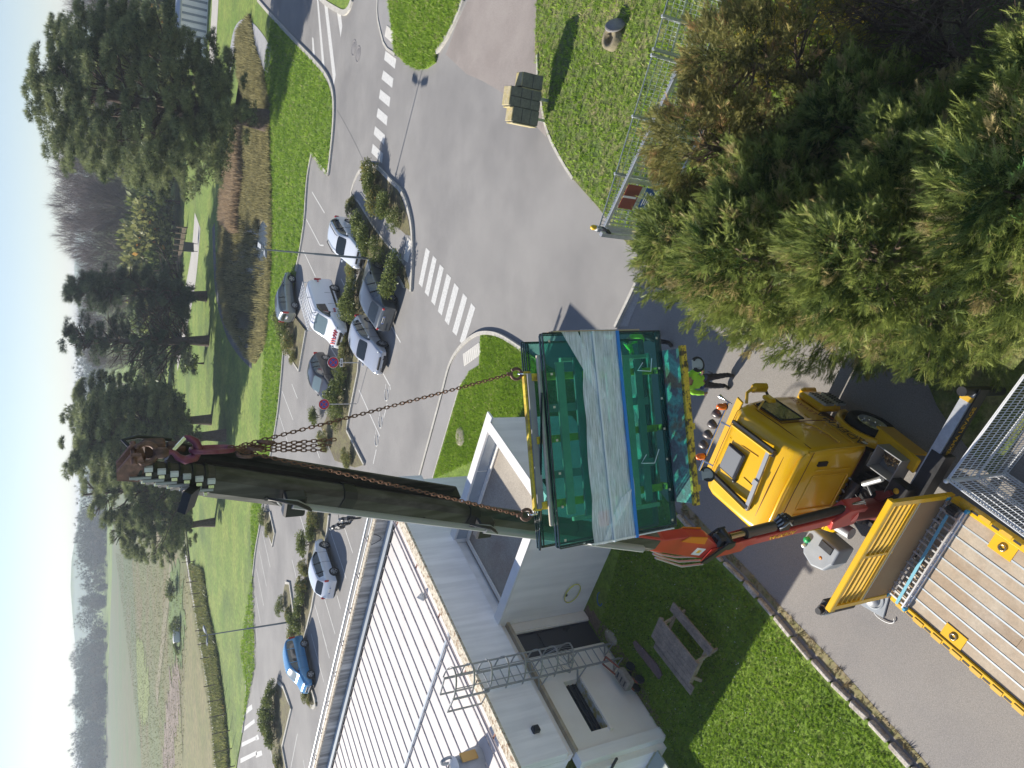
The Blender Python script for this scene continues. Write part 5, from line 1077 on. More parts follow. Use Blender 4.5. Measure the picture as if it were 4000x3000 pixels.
    gx, gz, gh_ = P.get('grille', (F - .03, .6, .13)); MB().box((gx, 0, gz), (.08, W * .48, gh_), bev=.03).build('grille', M_trim, root); MB().box((F - .02, 0, gc + .16), (.1, W * .62, .14), bev=.04).build('lower_grille', M_trim, root)
    if P.get('bars'):
        for s in (1, -1): MB().tube([(.45, s * hw * .66, H - .02), (.3, s * hw * .67, H + .06), (-1.1, s * hw * .67, H + .06), (-1.3, s * hw * .66, H - .02)], .022, 6).build('roof_rail', P.get('bar_mat', M_trim), root)
    return root
def hatch(L, W, H, paint_, zb=.92, gc=.2, cowl=None, rear=.25, hood=.86, **k):
    F = L / 2; c = cowl if cowl else F - L * .27; rf = c - .62; 
    st = [(F, .5, .7, 0, .55, .80), (F - .06, hood - .18, .7, 0, .6, .86), (F - .32, hood - .06, .7, 0, .7, .95), (c + .12, hood + .06, .7, 0, zb, .985), (c - .05, hood + .12, .8, 0, zb, 1), (rf, H - .06, .76, 1, zb, 1), (rf - .5, H, .77, 1, zb, 1), (-F + .95 + rear, H - .02, .77, 1, zb + .02, 1), (-F + .55 + rear * .6, H - .07, .75, 1, zb + .04, .985), (-F + .18, zb + .12, .8, 0, zb + .08, .95), (-F + .04, zb - .1, .8, 0, zb - .04, .92), (-F, .55, .7, 0, .5, .88), (-F + .05, .42, .7, 0, .4, .86)]
    d = dict(L=L, W=W, H=H, st=st, paint=paint_, gc=gc, zb=zb, wt=.76, glass=[(4, 'top'), (5, 'side'), (6, 'side'), (7, 'side'), (8, 'top'), (4, 'side')], pillars=[rf - .68, -F + .95 + rear], wb=L * .62, mx=c - .25, head=(F - .28, W * .38, hood - .16), tail=(-F + .14, W * .44, zb - .02, .3), plate_r=(-F - .012, .72)); d.update(k); return d
def sedan(L, W, H, paint_, zb=.93, gc=.17, **k):
    d = hatch(L, W, H, paint_, zb, gc, rear=.75, **k); F = L / 2; st = d['st']
    st[8] = (-F + 1.0, H - .1, .72, 1, zb + .04, .985); st[9] = (-F + .32, zb + .13, .82, 0, zb + .06, .96); st[10] = (-F + .05, zb + .07, .8, 0, zb, .93)
    d['pillars'] = [d['pillars'][0], -F + 1.5]; d['tail'] = (-F + .1, W * .38, zb - .02, .16); return d
def boxcar(L, W, H, paint_, zb=1.05, gc=.22, hood=1.0, cowl=None, wt=.82, **k):
    F = L / 2; c = cowl if cowl else F - .95; rf = c - .75
    st = [(F, .55, .7, 0, .6, .84), (F - .05, hood - .25, .7, 0, .6, .9), (F - .25, hood - .08, .7, 0, .75, .96), (c + .1, hood + .04, .7, 0, zb, 1), (c - .04, hood + .12, .85, 0, zb, 1), (rf, H - .08, wt, 1, zb, 1), (rf - .6, H, wt, 1, zb, 1), (-F + .9, H, wt, 1, zb, 1), (-F + .2, H - .05, wt, 1, zb, .99), (-F + .03, H - .35, .85, 0, zb, .97), (-F, zb, .85, 0, zb - .05, .96), (-F, .55, .8, 0, .5, .93), (-F + .04, .42, .8, 0, .4, .92)]
    d = dict(L=L, W=W, H=H, st=st, paint=paint_, gc=gc, zb=zb, wt=wt, glass=[(4, 'top'), (4, 'side'), (5, 'side'), (6, 'side'), (7, 'side')], pillars=[rf - .75, -F + 1.0], wb=L * .63, mx=c - .35, head=(F - .2, W * .39, hood - .18), tail=(-F + .06, W * .46, zb + .1, .5), plate_r=(-F - .015, .85)); d.update(k); return d
def place(car, a, b, fwd=1):
    """a, b: ground points under the nearer side's rear and front wheel; body centre lies half a width to the other side."""
    pass
P_silver = paint('silver_paint', (.52, .55, .6), .4, .22); P_pale = paint('pale_silver_paint', (.74, .78, .84), .1, .2); P_white = paint('white_paint', (.84, .86, .9), 0, .2); P_dgrey = paint('dark_grey_paint', (.1, .115, .13), .5); P_black = paint('black_paint', (.055, .055, .06), .3); P_grey = paint('green_grey_paint', (.2, .23, .23), .4, .22); P_blue = paint('blue_paint', (.06, .26, .5), .25, .22)
def setcar(car, near_rear, near_front, W):
    """wheel contact points of the side that faces us; centre is offset to the far side"""
    a, b = Vector(near_rear), Vector(near_front); d = (b - a).normalized(); n = Vector((-d.y, d.x, 0)); c = (a + b) / 2
    if n.dot(c - V(0, 0, 0)) < 0: n = -n
    c = c + n * (W / 2 - .1); car.location = (c.x, c.y, .006); car.rotation_euler = (0, 0, math.atan2(d.y, d.x)); return car
# blue people carrier (front wheel is the lower one in the photo)
c = make_car('parked_car', 'blue family van like car parked beside the white building', boxcar(4.05, 1.68, 1.78, P_blue, hood=1.02, wsmat=M_cab_in, rim=M_alloy, pillars=[.05, -1.05], pillar_mat=P_blue)); setcar(c, Q10(650, 140), Q10(722, 478), 1.68)
c = make_car('parked_car', 'white compact suv parked between bush row and white building', hatch(4.3, 1.82, 1.62, P_pale, zb=1.02, gc=.24, hood=.98, rear=.05, R=.35, wb=2.6)); setcar(c, Q9(1030, 750), Q9(905, 395), 1.82)
c = make_car('parked_car', 'silver hatchback facing the planted median beside the no parking sign', hatch(4.3, 1.79, 1.46, P_silver, rim=M_alloy)); setcar(c, Q6(1025, 1118), Q6(1140, 1322), 1.79)
c = make_car('parked_car', 'dark grey saloon car backed out beside the island end bush', sedan(4.75, 1.85, 1.46, P_dgrey, plate_r=(-2.39, .8), ptext=1)); setcar(c, Q6(1205, 900), Q6(1110, 668), 1.85)
c = make_car('parked_car', 'dark hatchback with pale windscreen partly hidden by the no parking sign', hatch(4.1, 1.75, 1.5, P_black, wsmat=M_cab_in)); setcar(c, Q6(640, 1435), Q6(715, 1640), 1.75)
c = make_car('parked_car', 'white silver estate car with black roof bars behind the lamp post', hatch(4.5, 1.75, 1.52, P_pale, zb=.95, rear=-.15, bars=True, wb=2.8)); setcar(c, Q6(850, 275), Q6(940, 420), 1.75); ESTATE = c
c = make_car('parked_car', 'grey green car with pale rear window behind the white van', boxcar(3.9, 1.7, 1.58, P_grey, zb=.98, hood=.92, glass=[(4, 'top'), (4, 'side'), (5, 'side'), (6, 'side'), (7, 'side'), (9, 'top')])); setcar(c, Q6(365, 960), Q6(345, 780), 1.7)
# white work van with ladder rack
van = make_car('work_van', 'white panel van with roof rack and red white stripes beside the median', boxcar(5.2, 1.98, 2.1, P_white, zb=1.2, hood=1.15, gc=.26, cowl=1.55, wt=.84, cat='van', R=.34, glass=[(4, 'top'), (4, 'side'), (5, 'side')], pillars=[], wb=3.2, mx=1.15, mirror_mat=M_trim, bars=False, wsmat=M_cab_in, handles=(.35,), seams=(1.0, .15, -1.0), plate_f=(2.62, .55)))
setcar(van, Q6(728, 865), Q6(800, 1075), 1.98)
M_rack = pbr('rack_white', (.7, .7, .7), .5); M_stR = pbr('stripe_red', (.55, .03, .04), .5)
rk = MB().bar((1.0, .7, 2.3), (-2.4, .7, 2.3), .05, .05).bar((1.0, -.7, 2.3), (-2.4, -.7, 2.3), .05, .05).build('roof_rack', M_rack, van)
for k in range(13): MB().bar((.95 - .27 * k, -.72, 2.31), (.95 - .27 * k, .72, 2.31), .045, .03).build('rack_bar', M_rack, rk)
for y in (-.45, -.15, .15, .45): MB().bar((.9, y, 2.34), (-2.3, y, 2.34), .035, .025).build('rack_bar', M_rack, rk)
for x in (.9, -.7, -2.3):
    for s in (-1, 1): MB().bar((x, s * .72, 2.3), (x, s * .78, 2.02), .04, .04).build('rack_foot', M_rack, rk)
for s in (-1, 1):
    for x, z in ((.95, .85), (-2.2, 1.35)):
        for k in range(3): MB().box((x - .14 * k, s * 1.0, z), (.07, .012, .16), Matrix.Rotation(.4, 3, 'Y')).build('red_stripe', M_stR, van)
for s in (-1, 1):
    for k in range(3): MB().box((2.42 - .05 * 0, s * (.12 + .2 * k), 1.02), (.06, .09, .3), Matrix.Rotation(-.5 * s, 3, 'X') @ Matrix.Rotation(-.6, 3, 'Y')).build('red_stripe', M_stR, van)
MB().box((2.56, 0, .72), (.1, 1.1, .2), bev=.03).build('grille', M_trim, van)
for s in (-1, 1): MB().box((-.6, s * .995, .62), (2.2, .02, .14)).build('side_moulding', M_trim, van)
# motorbikes behind the boom
def motorbike(label, p, rz):
    b = thing('motorbike', label, 'motorbike', p, rz)
    for x in (.7, -.7):
        Mx = Matrix.Rotation(rad(90), 3, 'X'); w = MB().lathe([(.24, -.05), (.31, -.06), (.33, 0), (.31, .06), (.24, .05), (.24, -.05)], (x, 0, .33), Mx, n=22).build('wheel', M_rub, b)
        m = MB()
        for k in range(5): a = 2 * math.pi * k / 5; m.bar((x, 0, .33), (x + .25 * math.cos(a), 0, .33 + .25 * math.sin(a)), .03, .03)
        m.build('rim', M_alloy, w)
    MB().box((0, 0, .45), (.6, .3, .4), bev=.1).build('engine', M_blk, b); MB().sphere((.15, 0, .85), .3, 12, 8, (1.1, .55, .6)).build('fuel_tank', M_blk, b); MB().box((-.45, 0, .82), (.7, .28, .12), bev=.05).build('seat', M_trim, b)
    MB().bar((.7, 0, .35), (.45, 0, 1.0), .12, .06).build('fork', M_steel, b); MB().tube([(.35, -.38, 1.08), (.5, -.1, 1.02), (.5, .1, 1.02), (.35, .38, 1.08)], .02, 6).build('handlebar', M_trim, b); MB().sphere((.62, 0, .92), .12, 10, 6).build('headlight', M_head, b)
    MB().box((-.8, 0, .7), (.4, .16, .06), bev=.02).build('rear_mudguard', M_blk, b); MB().cyl((-.75, -.18, .4), (.0, -.18, .32), .05, 8).build('exhaust', M_chr, b); return b
g1 = Q9(1165, 190); motorbike('black motorbike with shiny rim parked by the bush row, the nearer of two', (g1.x, g1.y + .7, 0), rad(110))
g2 = Q9(1240, 150); motorbike('second black motorbike half hidden behind the crane boom', (g2.x + .4, g2.y - .1, 0), rad(100))
# ================================================================== VEGETATION
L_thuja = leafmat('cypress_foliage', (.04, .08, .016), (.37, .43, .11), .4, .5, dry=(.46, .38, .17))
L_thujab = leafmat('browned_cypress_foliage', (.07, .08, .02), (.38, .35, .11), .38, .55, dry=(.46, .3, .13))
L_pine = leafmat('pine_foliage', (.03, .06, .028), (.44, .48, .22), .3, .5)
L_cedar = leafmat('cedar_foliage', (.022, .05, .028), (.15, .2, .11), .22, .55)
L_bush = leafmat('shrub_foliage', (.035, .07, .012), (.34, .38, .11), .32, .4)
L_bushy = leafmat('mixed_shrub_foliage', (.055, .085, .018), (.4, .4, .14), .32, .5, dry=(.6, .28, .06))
L_grass = leafmat('grass_blades', (.07, .17, .012), (.34, .5, .05), .4, .6, dry=(.55, .5, .26))
L_reed = leafmat('reed_blades', (.12, .115, .04), (.5, .45, .23), .45, .7)
L_dry = leafmat('dry_tuft', (.16, .12, .06), (.38, .32, .18), .3, .7)
M_bark = speckle(pbr('bark', (.075, .05, .04), .95, col2=(.12, .09, .07), scale=4, bump=.6, bscale=20), 14, .3)
M_twig = pbr('grey_twig', (.16, .135, .13), .9, col2=(.2, .17, .16), scale=3)
M_twigd = pbr('brown_twig', (.12, .085, .06), .9, col2=(.2, .15, .1), scale=3)
def sphere_dirs(n):
    d = RNG.normal(size=(n, 3)); return unit(d)
def conifer_mesh(name, r, h, nclump, nspray, mat, low=.04, size=(.15, .27)):
    u = RNG.uniform(low, 1, nclump) ** .85; th = RNG.uniform(0, 2 * np.pi, nclump)
    lump = 1 + .16 * np.sin(3 * th + 5 * u) + .1 * np.sin(7 * th + 11 * u)
    R = r * np.sqrt(np.maximum(.0, 1 - u ** 2.4)) * lump * np.minimum(1, .78 + u)
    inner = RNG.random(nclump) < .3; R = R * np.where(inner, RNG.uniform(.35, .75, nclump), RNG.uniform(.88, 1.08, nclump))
    C = np.stack([R * np.cos(th), R * np.sin(th), u * h], 1)
    D = unit(np.stack([np.cos(th) * .8, np.sin(th) * .8, .45 + .5 * u + RNG.normal(0, .2, nclump)], 1))
    L = RNG.uniform(.25, .6, nclump); w = RNG.uniform(.07, .15, nclump)
    t = RNG.uniform(0, 1, (nclump, nspray)); P = C[:, None] + D[:, None] * (t * L[:, None])[..., None] + RNG.normal(size=(nclump, nspray, 3)) * (w[:, None] * (1.15 - t))[..., None]
    DD = D[:, None] * 1.0 + RNG.normal(size=(nclump, nspray, 3)) * .42
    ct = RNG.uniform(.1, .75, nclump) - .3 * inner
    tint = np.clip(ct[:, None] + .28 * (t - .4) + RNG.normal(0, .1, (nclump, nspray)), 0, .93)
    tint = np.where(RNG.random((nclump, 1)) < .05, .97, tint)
    S = RNG.uniform(*size, (nclump, nspray)); Nn = np.repeat(np.cross(D, [0, 0, 1.])[:, None], nspray, 1)
    return cards_mesh(name, P.reshape(-1, 3), DD.reshape(-1, 3), S.ravel(), *SPRAY, mat, tint.ravel(), N=(RNG.normal(size=(nclump * nspray, 3))))
def limb_mesh(mb, p, d, L, r, depth, spread=.5, n=5, curl=.15, kids_=3, twist=.0, up=.1):
    pts = [Vector(p)]; dirv = Vector(d).normalized(); segs = 4
    for i in range(segs):
        dirv = (dirv + Vector((random.gauss(0, curl), random.gauss(0, curl), random.gauss(0, curl) + up * .3))).normalized(); pts.append(pts[-1] + dirv * (L / segs))
    mb.tube(pts, [r * (1 - .55 * i / segs) for i in range(segs + 1)], n if depth > 1 else 3, caps=False)
    if depth <= 0: return
    for k in range(kids_):
        t = random.uniform(.35, 1.0); i = min(int(t * segs), segs - 1); q = pts[i].lerp(pts[i + 1], t * segs - i)
        a = random.uniform(0, 6.28); o = dirv.orthogonal().normalized(); o.rotate(Matrix.Rotation(a, 3, dirv)); nd = (dirv * (1 - spread * .5) + o * spread + V(0, 0, up)).normalized()
        limb_mesh(mb, q, nd, L * random.uniform(.5, .75), r * .5, depth - 1, spread, n, curl, kids_, twist, up)
def tree(name, label, cat, loc, crown_me, trunk_me, s=1.0, rz=0.0, group=None, sz=None):
    t = thing(name, label, cat, loc, rz, group); t.scale = (s, s, sz or s)
    put('trunk', trunk_me, t); 
    if crown_me: put('crown', crown_me, t)
    return t
def trunk_mesh(name, h, r, nl=14, lspread=.9, mat=M_bark, l0=.3, ll=.35):
    m = MB(); pts = [V(0, 0, -.1), V(.02, .02, h * .15), V(.05 * h * random.uniform(-.4, .4), .03 * h, h * .45), V(.0, .02 * h, h * .8), V(0, 0, h * .95)]
    m.tube(pts, [r * 1.5, r, r * .8, r * .45, r * .12], 10, caps=False)
    for k in range(nl):
        z = h * random.uniform(l0, .9); a = random.uniform(0, 6.28); limb_mesh(m, V(0, .01 * h, z), (math.cos(a) * lspread, math.sin(a) * lspread, .5), h * ll * (1.1 - z / h), r * .3, 1, .5, 5, .12, 3)
    return m.mesh(name, mat)
# ---- tall cypress trees along the lane (foreground right)
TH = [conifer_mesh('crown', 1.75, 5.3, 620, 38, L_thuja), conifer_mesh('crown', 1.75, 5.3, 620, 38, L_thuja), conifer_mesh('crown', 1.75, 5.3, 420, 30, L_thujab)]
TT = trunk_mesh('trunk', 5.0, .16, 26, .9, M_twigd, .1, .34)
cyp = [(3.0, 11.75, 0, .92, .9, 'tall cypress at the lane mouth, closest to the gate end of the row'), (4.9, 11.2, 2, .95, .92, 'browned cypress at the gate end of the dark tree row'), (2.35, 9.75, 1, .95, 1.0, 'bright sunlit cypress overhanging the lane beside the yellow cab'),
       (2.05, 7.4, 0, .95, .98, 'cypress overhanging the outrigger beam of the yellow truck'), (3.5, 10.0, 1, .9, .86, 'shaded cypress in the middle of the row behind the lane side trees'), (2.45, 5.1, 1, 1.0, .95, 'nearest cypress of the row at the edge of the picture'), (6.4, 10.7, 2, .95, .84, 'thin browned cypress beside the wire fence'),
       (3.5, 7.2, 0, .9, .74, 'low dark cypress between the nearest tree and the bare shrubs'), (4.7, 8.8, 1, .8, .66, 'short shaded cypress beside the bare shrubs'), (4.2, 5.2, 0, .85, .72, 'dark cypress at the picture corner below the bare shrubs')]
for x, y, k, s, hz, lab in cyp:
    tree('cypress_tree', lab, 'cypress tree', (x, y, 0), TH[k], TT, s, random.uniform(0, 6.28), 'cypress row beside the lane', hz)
# ---- bare shrubs and a yellow flowering bush behind
def bare_mesh(name, h, depth=4, r=.05, stems=7, mat=M_twigd, spread=.55, kids_=4):
    m = MB()
    for k in range(stems):
        a = random.uniform(0, 6.28); limb_mesh(m, (.1 * math.cos(a), .1 * math.sin(a), 0), (math.cos(a) * .35, math.sin(a) * .35, 1), h * .5, r, depth, spread, 4, .12, kids_, 0, .15)
    return m.mesh(name, mat)
BS = [bare_mesh('stems', 3.0, 3, .04, 9), bare_mesh('stems', 2.6, 3, .035, 9)]
for x, y, k, s, lab in ((6.0, 8.0, 0, 1.15, 'tangled bare shrub with pale twigs in the shade of the cypress row'), (7.2, 8.8, 1, 1.2, 'bare shrub in front of the yellow flowering bush'), (5.6, 6.3, 1, 1.2, 'bare brown shrub at the corner of the picture'), (7.4, 6.6, 0, 1.2, 'large bare shrub at the far corner of the picture')):
    t = thing('bare_shrub', lab, 'shrub', (x, y, 0), random.uniform(0, 6)); t.scale = (s, s, s); put('stems', BS[k], t)
def bush_mesh(name, r, h, n, mat, size=(.09, .17), T=LEAF2, lumps=9):
    c = np.stack([RNG.uniform(-.6, .6, lumps) * r, RNG.uniform(-.6, .6, lumps) * r, RNG.uniform(.25, .7, lumps) * h], 1); rr = RNG.uniform(.35, .6, lumps) * r
    i = RNG.integers(0, lumps, n); d = sphere_dirs(n); d[:, 2] = np.abs(d[:, 2]) * .9 - .25; d = unit(d); q = RNG.uniform(.55, 1.08, n)
    P = c[i] + d * (rr[i] * q)[:, None]; P[:, 2] = np.clip(P[:, 2], .02, h * 1.1)
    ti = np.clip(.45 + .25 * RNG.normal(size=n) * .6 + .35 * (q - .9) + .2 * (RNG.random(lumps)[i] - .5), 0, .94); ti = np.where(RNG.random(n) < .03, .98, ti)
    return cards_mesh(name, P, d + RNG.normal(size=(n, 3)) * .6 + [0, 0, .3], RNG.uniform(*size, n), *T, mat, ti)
BU = [bush_mesh('foliage', 1.0, 1.3, 2600, L_bush), bush_mesh('foliage', 1.0, 1.2, 2400, L_bushy), bush_mesh('foliage', 1.0, 1.0, 2200, L_bush, (.07, .14)), bush_mesh('foliage', 1.0, 1.1, 1900, L_bushy, (.1, .22), BLADE)]
SM = bare_mesh('stems', 1.0, 2, .025, 6, M_twigd, .6, 3)
L_yel = leafmat('yellow_blossom', (.2, .18, .02), (.75, .6, .05), .35, .6); BY = bush_mesh('foliage', 1.0, 1.5, 3500, L_yel, (.06, .14))
def bush(lab, p, k, r, hz=None, group=None, me=None, z=.08):
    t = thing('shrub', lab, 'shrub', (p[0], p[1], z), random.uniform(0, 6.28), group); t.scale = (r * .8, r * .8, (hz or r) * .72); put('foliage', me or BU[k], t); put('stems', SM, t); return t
bush('yellow flowering bush glowing behind the bare shrubs', (9.2, 10.0), 0, 1.7, 1.3, me=BY, z=0); bush('smaller yellow flowering bush beside the browned cypress', (8.3, 12.3), 0, 1.1, 1.2, me=BY, z=0)
G1 = 'shrubs planted on the triangular island'
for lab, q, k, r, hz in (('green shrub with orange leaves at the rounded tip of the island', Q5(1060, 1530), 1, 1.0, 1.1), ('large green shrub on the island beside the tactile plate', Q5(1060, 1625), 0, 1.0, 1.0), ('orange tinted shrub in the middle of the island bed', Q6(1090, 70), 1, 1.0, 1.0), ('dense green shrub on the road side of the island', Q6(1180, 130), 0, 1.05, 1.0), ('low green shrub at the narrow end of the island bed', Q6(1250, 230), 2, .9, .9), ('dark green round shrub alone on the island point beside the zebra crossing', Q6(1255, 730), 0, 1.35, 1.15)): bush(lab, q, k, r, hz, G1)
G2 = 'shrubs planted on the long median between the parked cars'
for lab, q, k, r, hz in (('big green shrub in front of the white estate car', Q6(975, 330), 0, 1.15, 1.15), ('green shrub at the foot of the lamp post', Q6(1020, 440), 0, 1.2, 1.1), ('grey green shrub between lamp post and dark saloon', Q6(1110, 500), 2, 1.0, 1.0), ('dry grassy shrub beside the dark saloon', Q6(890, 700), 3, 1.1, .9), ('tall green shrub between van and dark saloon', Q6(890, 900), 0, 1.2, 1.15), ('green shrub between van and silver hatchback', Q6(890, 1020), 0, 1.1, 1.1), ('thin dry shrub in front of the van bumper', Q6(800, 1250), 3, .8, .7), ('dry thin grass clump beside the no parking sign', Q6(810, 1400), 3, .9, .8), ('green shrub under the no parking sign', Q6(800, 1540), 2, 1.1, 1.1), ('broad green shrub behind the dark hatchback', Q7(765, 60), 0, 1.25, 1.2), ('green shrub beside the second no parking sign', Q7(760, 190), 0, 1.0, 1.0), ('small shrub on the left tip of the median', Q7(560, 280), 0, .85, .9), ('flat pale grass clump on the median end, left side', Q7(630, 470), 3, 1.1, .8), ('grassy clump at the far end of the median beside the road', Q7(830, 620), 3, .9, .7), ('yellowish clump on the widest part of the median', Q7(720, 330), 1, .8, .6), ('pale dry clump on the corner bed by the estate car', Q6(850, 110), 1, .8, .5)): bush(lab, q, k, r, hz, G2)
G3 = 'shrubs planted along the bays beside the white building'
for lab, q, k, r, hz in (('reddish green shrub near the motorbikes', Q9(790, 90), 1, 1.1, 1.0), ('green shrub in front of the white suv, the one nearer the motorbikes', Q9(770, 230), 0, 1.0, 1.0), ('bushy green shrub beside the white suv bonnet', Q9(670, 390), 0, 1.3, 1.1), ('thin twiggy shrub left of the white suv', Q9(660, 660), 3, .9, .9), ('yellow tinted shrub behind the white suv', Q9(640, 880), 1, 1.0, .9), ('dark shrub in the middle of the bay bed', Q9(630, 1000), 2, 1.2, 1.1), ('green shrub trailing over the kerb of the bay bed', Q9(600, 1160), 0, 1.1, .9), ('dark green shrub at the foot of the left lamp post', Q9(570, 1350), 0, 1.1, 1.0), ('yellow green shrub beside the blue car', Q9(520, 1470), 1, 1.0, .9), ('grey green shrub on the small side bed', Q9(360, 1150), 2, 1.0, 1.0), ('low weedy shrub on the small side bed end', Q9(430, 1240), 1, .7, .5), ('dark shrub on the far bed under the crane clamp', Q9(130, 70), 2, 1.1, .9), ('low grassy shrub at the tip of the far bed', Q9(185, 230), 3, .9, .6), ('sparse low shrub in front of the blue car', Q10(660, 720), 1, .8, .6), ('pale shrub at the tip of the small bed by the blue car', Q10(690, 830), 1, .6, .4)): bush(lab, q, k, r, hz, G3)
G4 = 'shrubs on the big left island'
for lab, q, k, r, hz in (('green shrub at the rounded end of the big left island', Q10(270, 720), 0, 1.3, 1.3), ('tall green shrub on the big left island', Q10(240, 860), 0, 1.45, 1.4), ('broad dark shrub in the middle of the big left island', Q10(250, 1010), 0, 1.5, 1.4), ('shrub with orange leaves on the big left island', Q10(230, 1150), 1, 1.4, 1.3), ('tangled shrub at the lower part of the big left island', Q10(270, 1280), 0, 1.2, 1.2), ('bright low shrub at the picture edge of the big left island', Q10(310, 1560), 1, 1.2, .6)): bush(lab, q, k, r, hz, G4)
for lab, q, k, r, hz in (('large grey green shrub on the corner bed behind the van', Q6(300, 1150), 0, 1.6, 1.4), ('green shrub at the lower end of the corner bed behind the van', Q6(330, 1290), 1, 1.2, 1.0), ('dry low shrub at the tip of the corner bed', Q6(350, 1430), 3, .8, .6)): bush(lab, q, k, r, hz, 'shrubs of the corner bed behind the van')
# ---- pines and cedars beyond the car park
def pine_mesh(name, R, nblob, ntuft, mat, zc, ts=(.35, .6), flat=.75, shell=.5):
    d = sphere_dirs(nblob); q = RNG.uniform(shell, 1.0, nblob) ** .7
    lump = 1 + .1 * np.sin(4 * np.arctan2(d[:, 1], d[:, 0]) + 3 * d[:, 2])
    C = d * (q * lump)[:, None] * np.array(R) + [0, 0, zc]; br = RNG.uniform(.6, 1.2, nblob)
    i = np.repeat(np.arange(nblob), ntuft); n = len(i); e = sphere_dirs(n); e[:, 2] = np.abs(e[:, 2]) * .8 - .2
    P = C[i] + e * (br[i])[:, None] * np.array([1, 1, flat]) * RNG.uniform(.5, 1, n)[:, None]
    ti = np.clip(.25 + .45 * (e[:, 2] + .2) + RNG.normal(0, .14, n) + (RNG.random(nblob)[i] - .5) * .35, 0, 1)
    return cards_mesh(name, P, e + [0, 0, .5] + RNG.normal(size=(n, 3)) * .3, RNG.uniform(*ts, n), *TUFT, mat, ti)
PB = pine_mesh('crown', (8.6, 7.2, 8.6), 760, 88, L_pine, 10.6, (.28, .48)); PBT = trunk_mesh('trunk', 17.5, .75, 26, .9, M_bark, .16, .42)
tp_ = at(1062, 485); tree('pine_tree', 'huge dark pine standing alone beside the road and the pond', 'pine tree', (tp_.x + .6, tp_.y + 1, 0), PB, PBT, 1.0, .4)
def cedar_mesh(name, h, r, nl, mat, ts=(.5, .9)):
    P = []; D = []; T = []
    for k in range(nl):
        u = .12 + .86 * (k + random.random()) / nl; L = r * (1.08 - u) ** .55 * random.uniform(.5, 1.22); a = random.uniform(0, 6.28); n = int(50 + 120 * L / r)
        s = RNG.uniform(.12, 1, n); z = u * h + s * L * (.28 - .3 * s) + RNG.normal(0, .18, n); w = .35 + .5 * s * (1 - s) * 2
        lat = RNG.normal(0, 1, n) * w * .5; ca, sa = math.cos(a), math.sin(a)
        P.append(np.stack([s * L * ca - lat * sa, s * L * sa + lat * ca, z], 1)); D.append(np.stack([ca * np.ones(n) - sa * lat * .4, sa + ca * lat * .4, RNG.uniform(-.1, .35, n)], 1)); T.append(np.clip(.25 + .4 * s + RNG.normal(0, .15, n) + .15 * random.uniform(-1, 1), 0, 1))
    P = np.concatenate(P); return cards_mesh(name, P, np.concatenate(D), RNG.uniform(*ts, len(P)), *TUFT, mat, np.concatenate(T), N=np.tile([0, 0, 1.], (len(P), 1)))
CE = cedar_mesh('crown', 17.5, 5.6, 125, L_cedar, (.4, .75)); CE2 = cedar_mesh('crown', 17.5, 6.4, 62, L_cedar, (.4, .75)); CT = trunk_mesh('trunk', 17, .55, 60, 1.0, M_bark, .1, .32)
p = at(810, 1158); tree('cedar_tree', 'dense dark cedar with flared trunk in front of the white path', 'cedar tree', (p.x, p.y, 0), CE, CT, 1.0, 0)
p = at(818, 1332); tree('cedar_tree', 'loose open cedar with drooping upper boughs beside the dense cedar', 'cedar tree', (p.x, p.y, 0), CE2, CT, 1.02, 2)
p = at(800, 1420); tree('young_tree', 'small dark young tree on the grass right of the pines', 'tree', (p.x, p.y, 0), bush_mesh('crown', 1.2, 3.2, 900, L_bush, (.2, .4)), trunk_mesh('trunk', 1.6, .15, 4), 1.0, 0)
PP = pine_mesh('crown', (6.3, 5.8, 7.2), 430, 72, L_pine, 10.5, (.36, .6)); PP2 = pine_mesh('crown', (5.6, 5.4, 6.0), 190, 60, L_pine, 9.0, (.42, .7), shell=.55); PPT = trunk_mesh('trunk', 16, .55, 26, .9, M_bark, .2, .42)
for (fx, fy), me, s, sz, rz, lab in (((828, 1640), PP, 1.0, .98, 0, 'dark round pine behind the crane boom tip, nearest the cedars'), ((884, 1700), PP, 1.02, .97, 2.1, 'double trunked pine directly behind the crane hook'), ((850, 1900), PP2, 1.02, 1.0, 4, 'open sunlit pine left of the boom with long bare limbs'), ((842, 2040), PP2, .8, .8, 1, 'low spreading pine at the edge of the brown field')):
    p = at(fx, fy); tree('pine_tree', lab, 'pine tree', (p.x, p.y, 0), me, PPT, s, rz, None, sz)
# ---- bare and evergreen trees of the background wood
def fuzz_mesh(name, r, h, n, mat, z0=.3):
    d = sphere_dirs(n); q = RNG.uniform(.3, 1, n) ** .5; P = d * q[:, None] * [r, r, h * (1 - z0) / 2] + [0, 0, h * (1 + z0) / 2]
    T = template([[(0, -.012, 0), (0, .012, 0), (1, 0, 0)], [(.3, -.01, 0), (.3, .01, 0), (.8, .35, .1)], [(.45, -.01, 0), (.45, .01, 0), (.9, -.3, -.1)], [(.2, -.01, .0), (.2, .01, .0), (.6, -.1, .35)]])
    return cards_mesh(name, P, d * .6 + [0, 0, .8] + RNG.normal(size=(n, 3)) * .25, RNG.uniform(1.2, 2.6, n), *T, mat, RNG.random(n))
L_twig = leafmat('bare_twigs', (.12, .1, .095), (.27, .225, .22), .1, .8)
BF = [fuzz_mesh('crown', 5.0, 18, 2600, L_twig), fuzz_mesh('crown', 4.5, 16, 2200, L_twig)]
BTK = bare_mesh('trunk', 15, 3, .28, 2, M_twig, .5, 4)
G5 = 'bare grey trees of the wood behind the pines'
k = 0
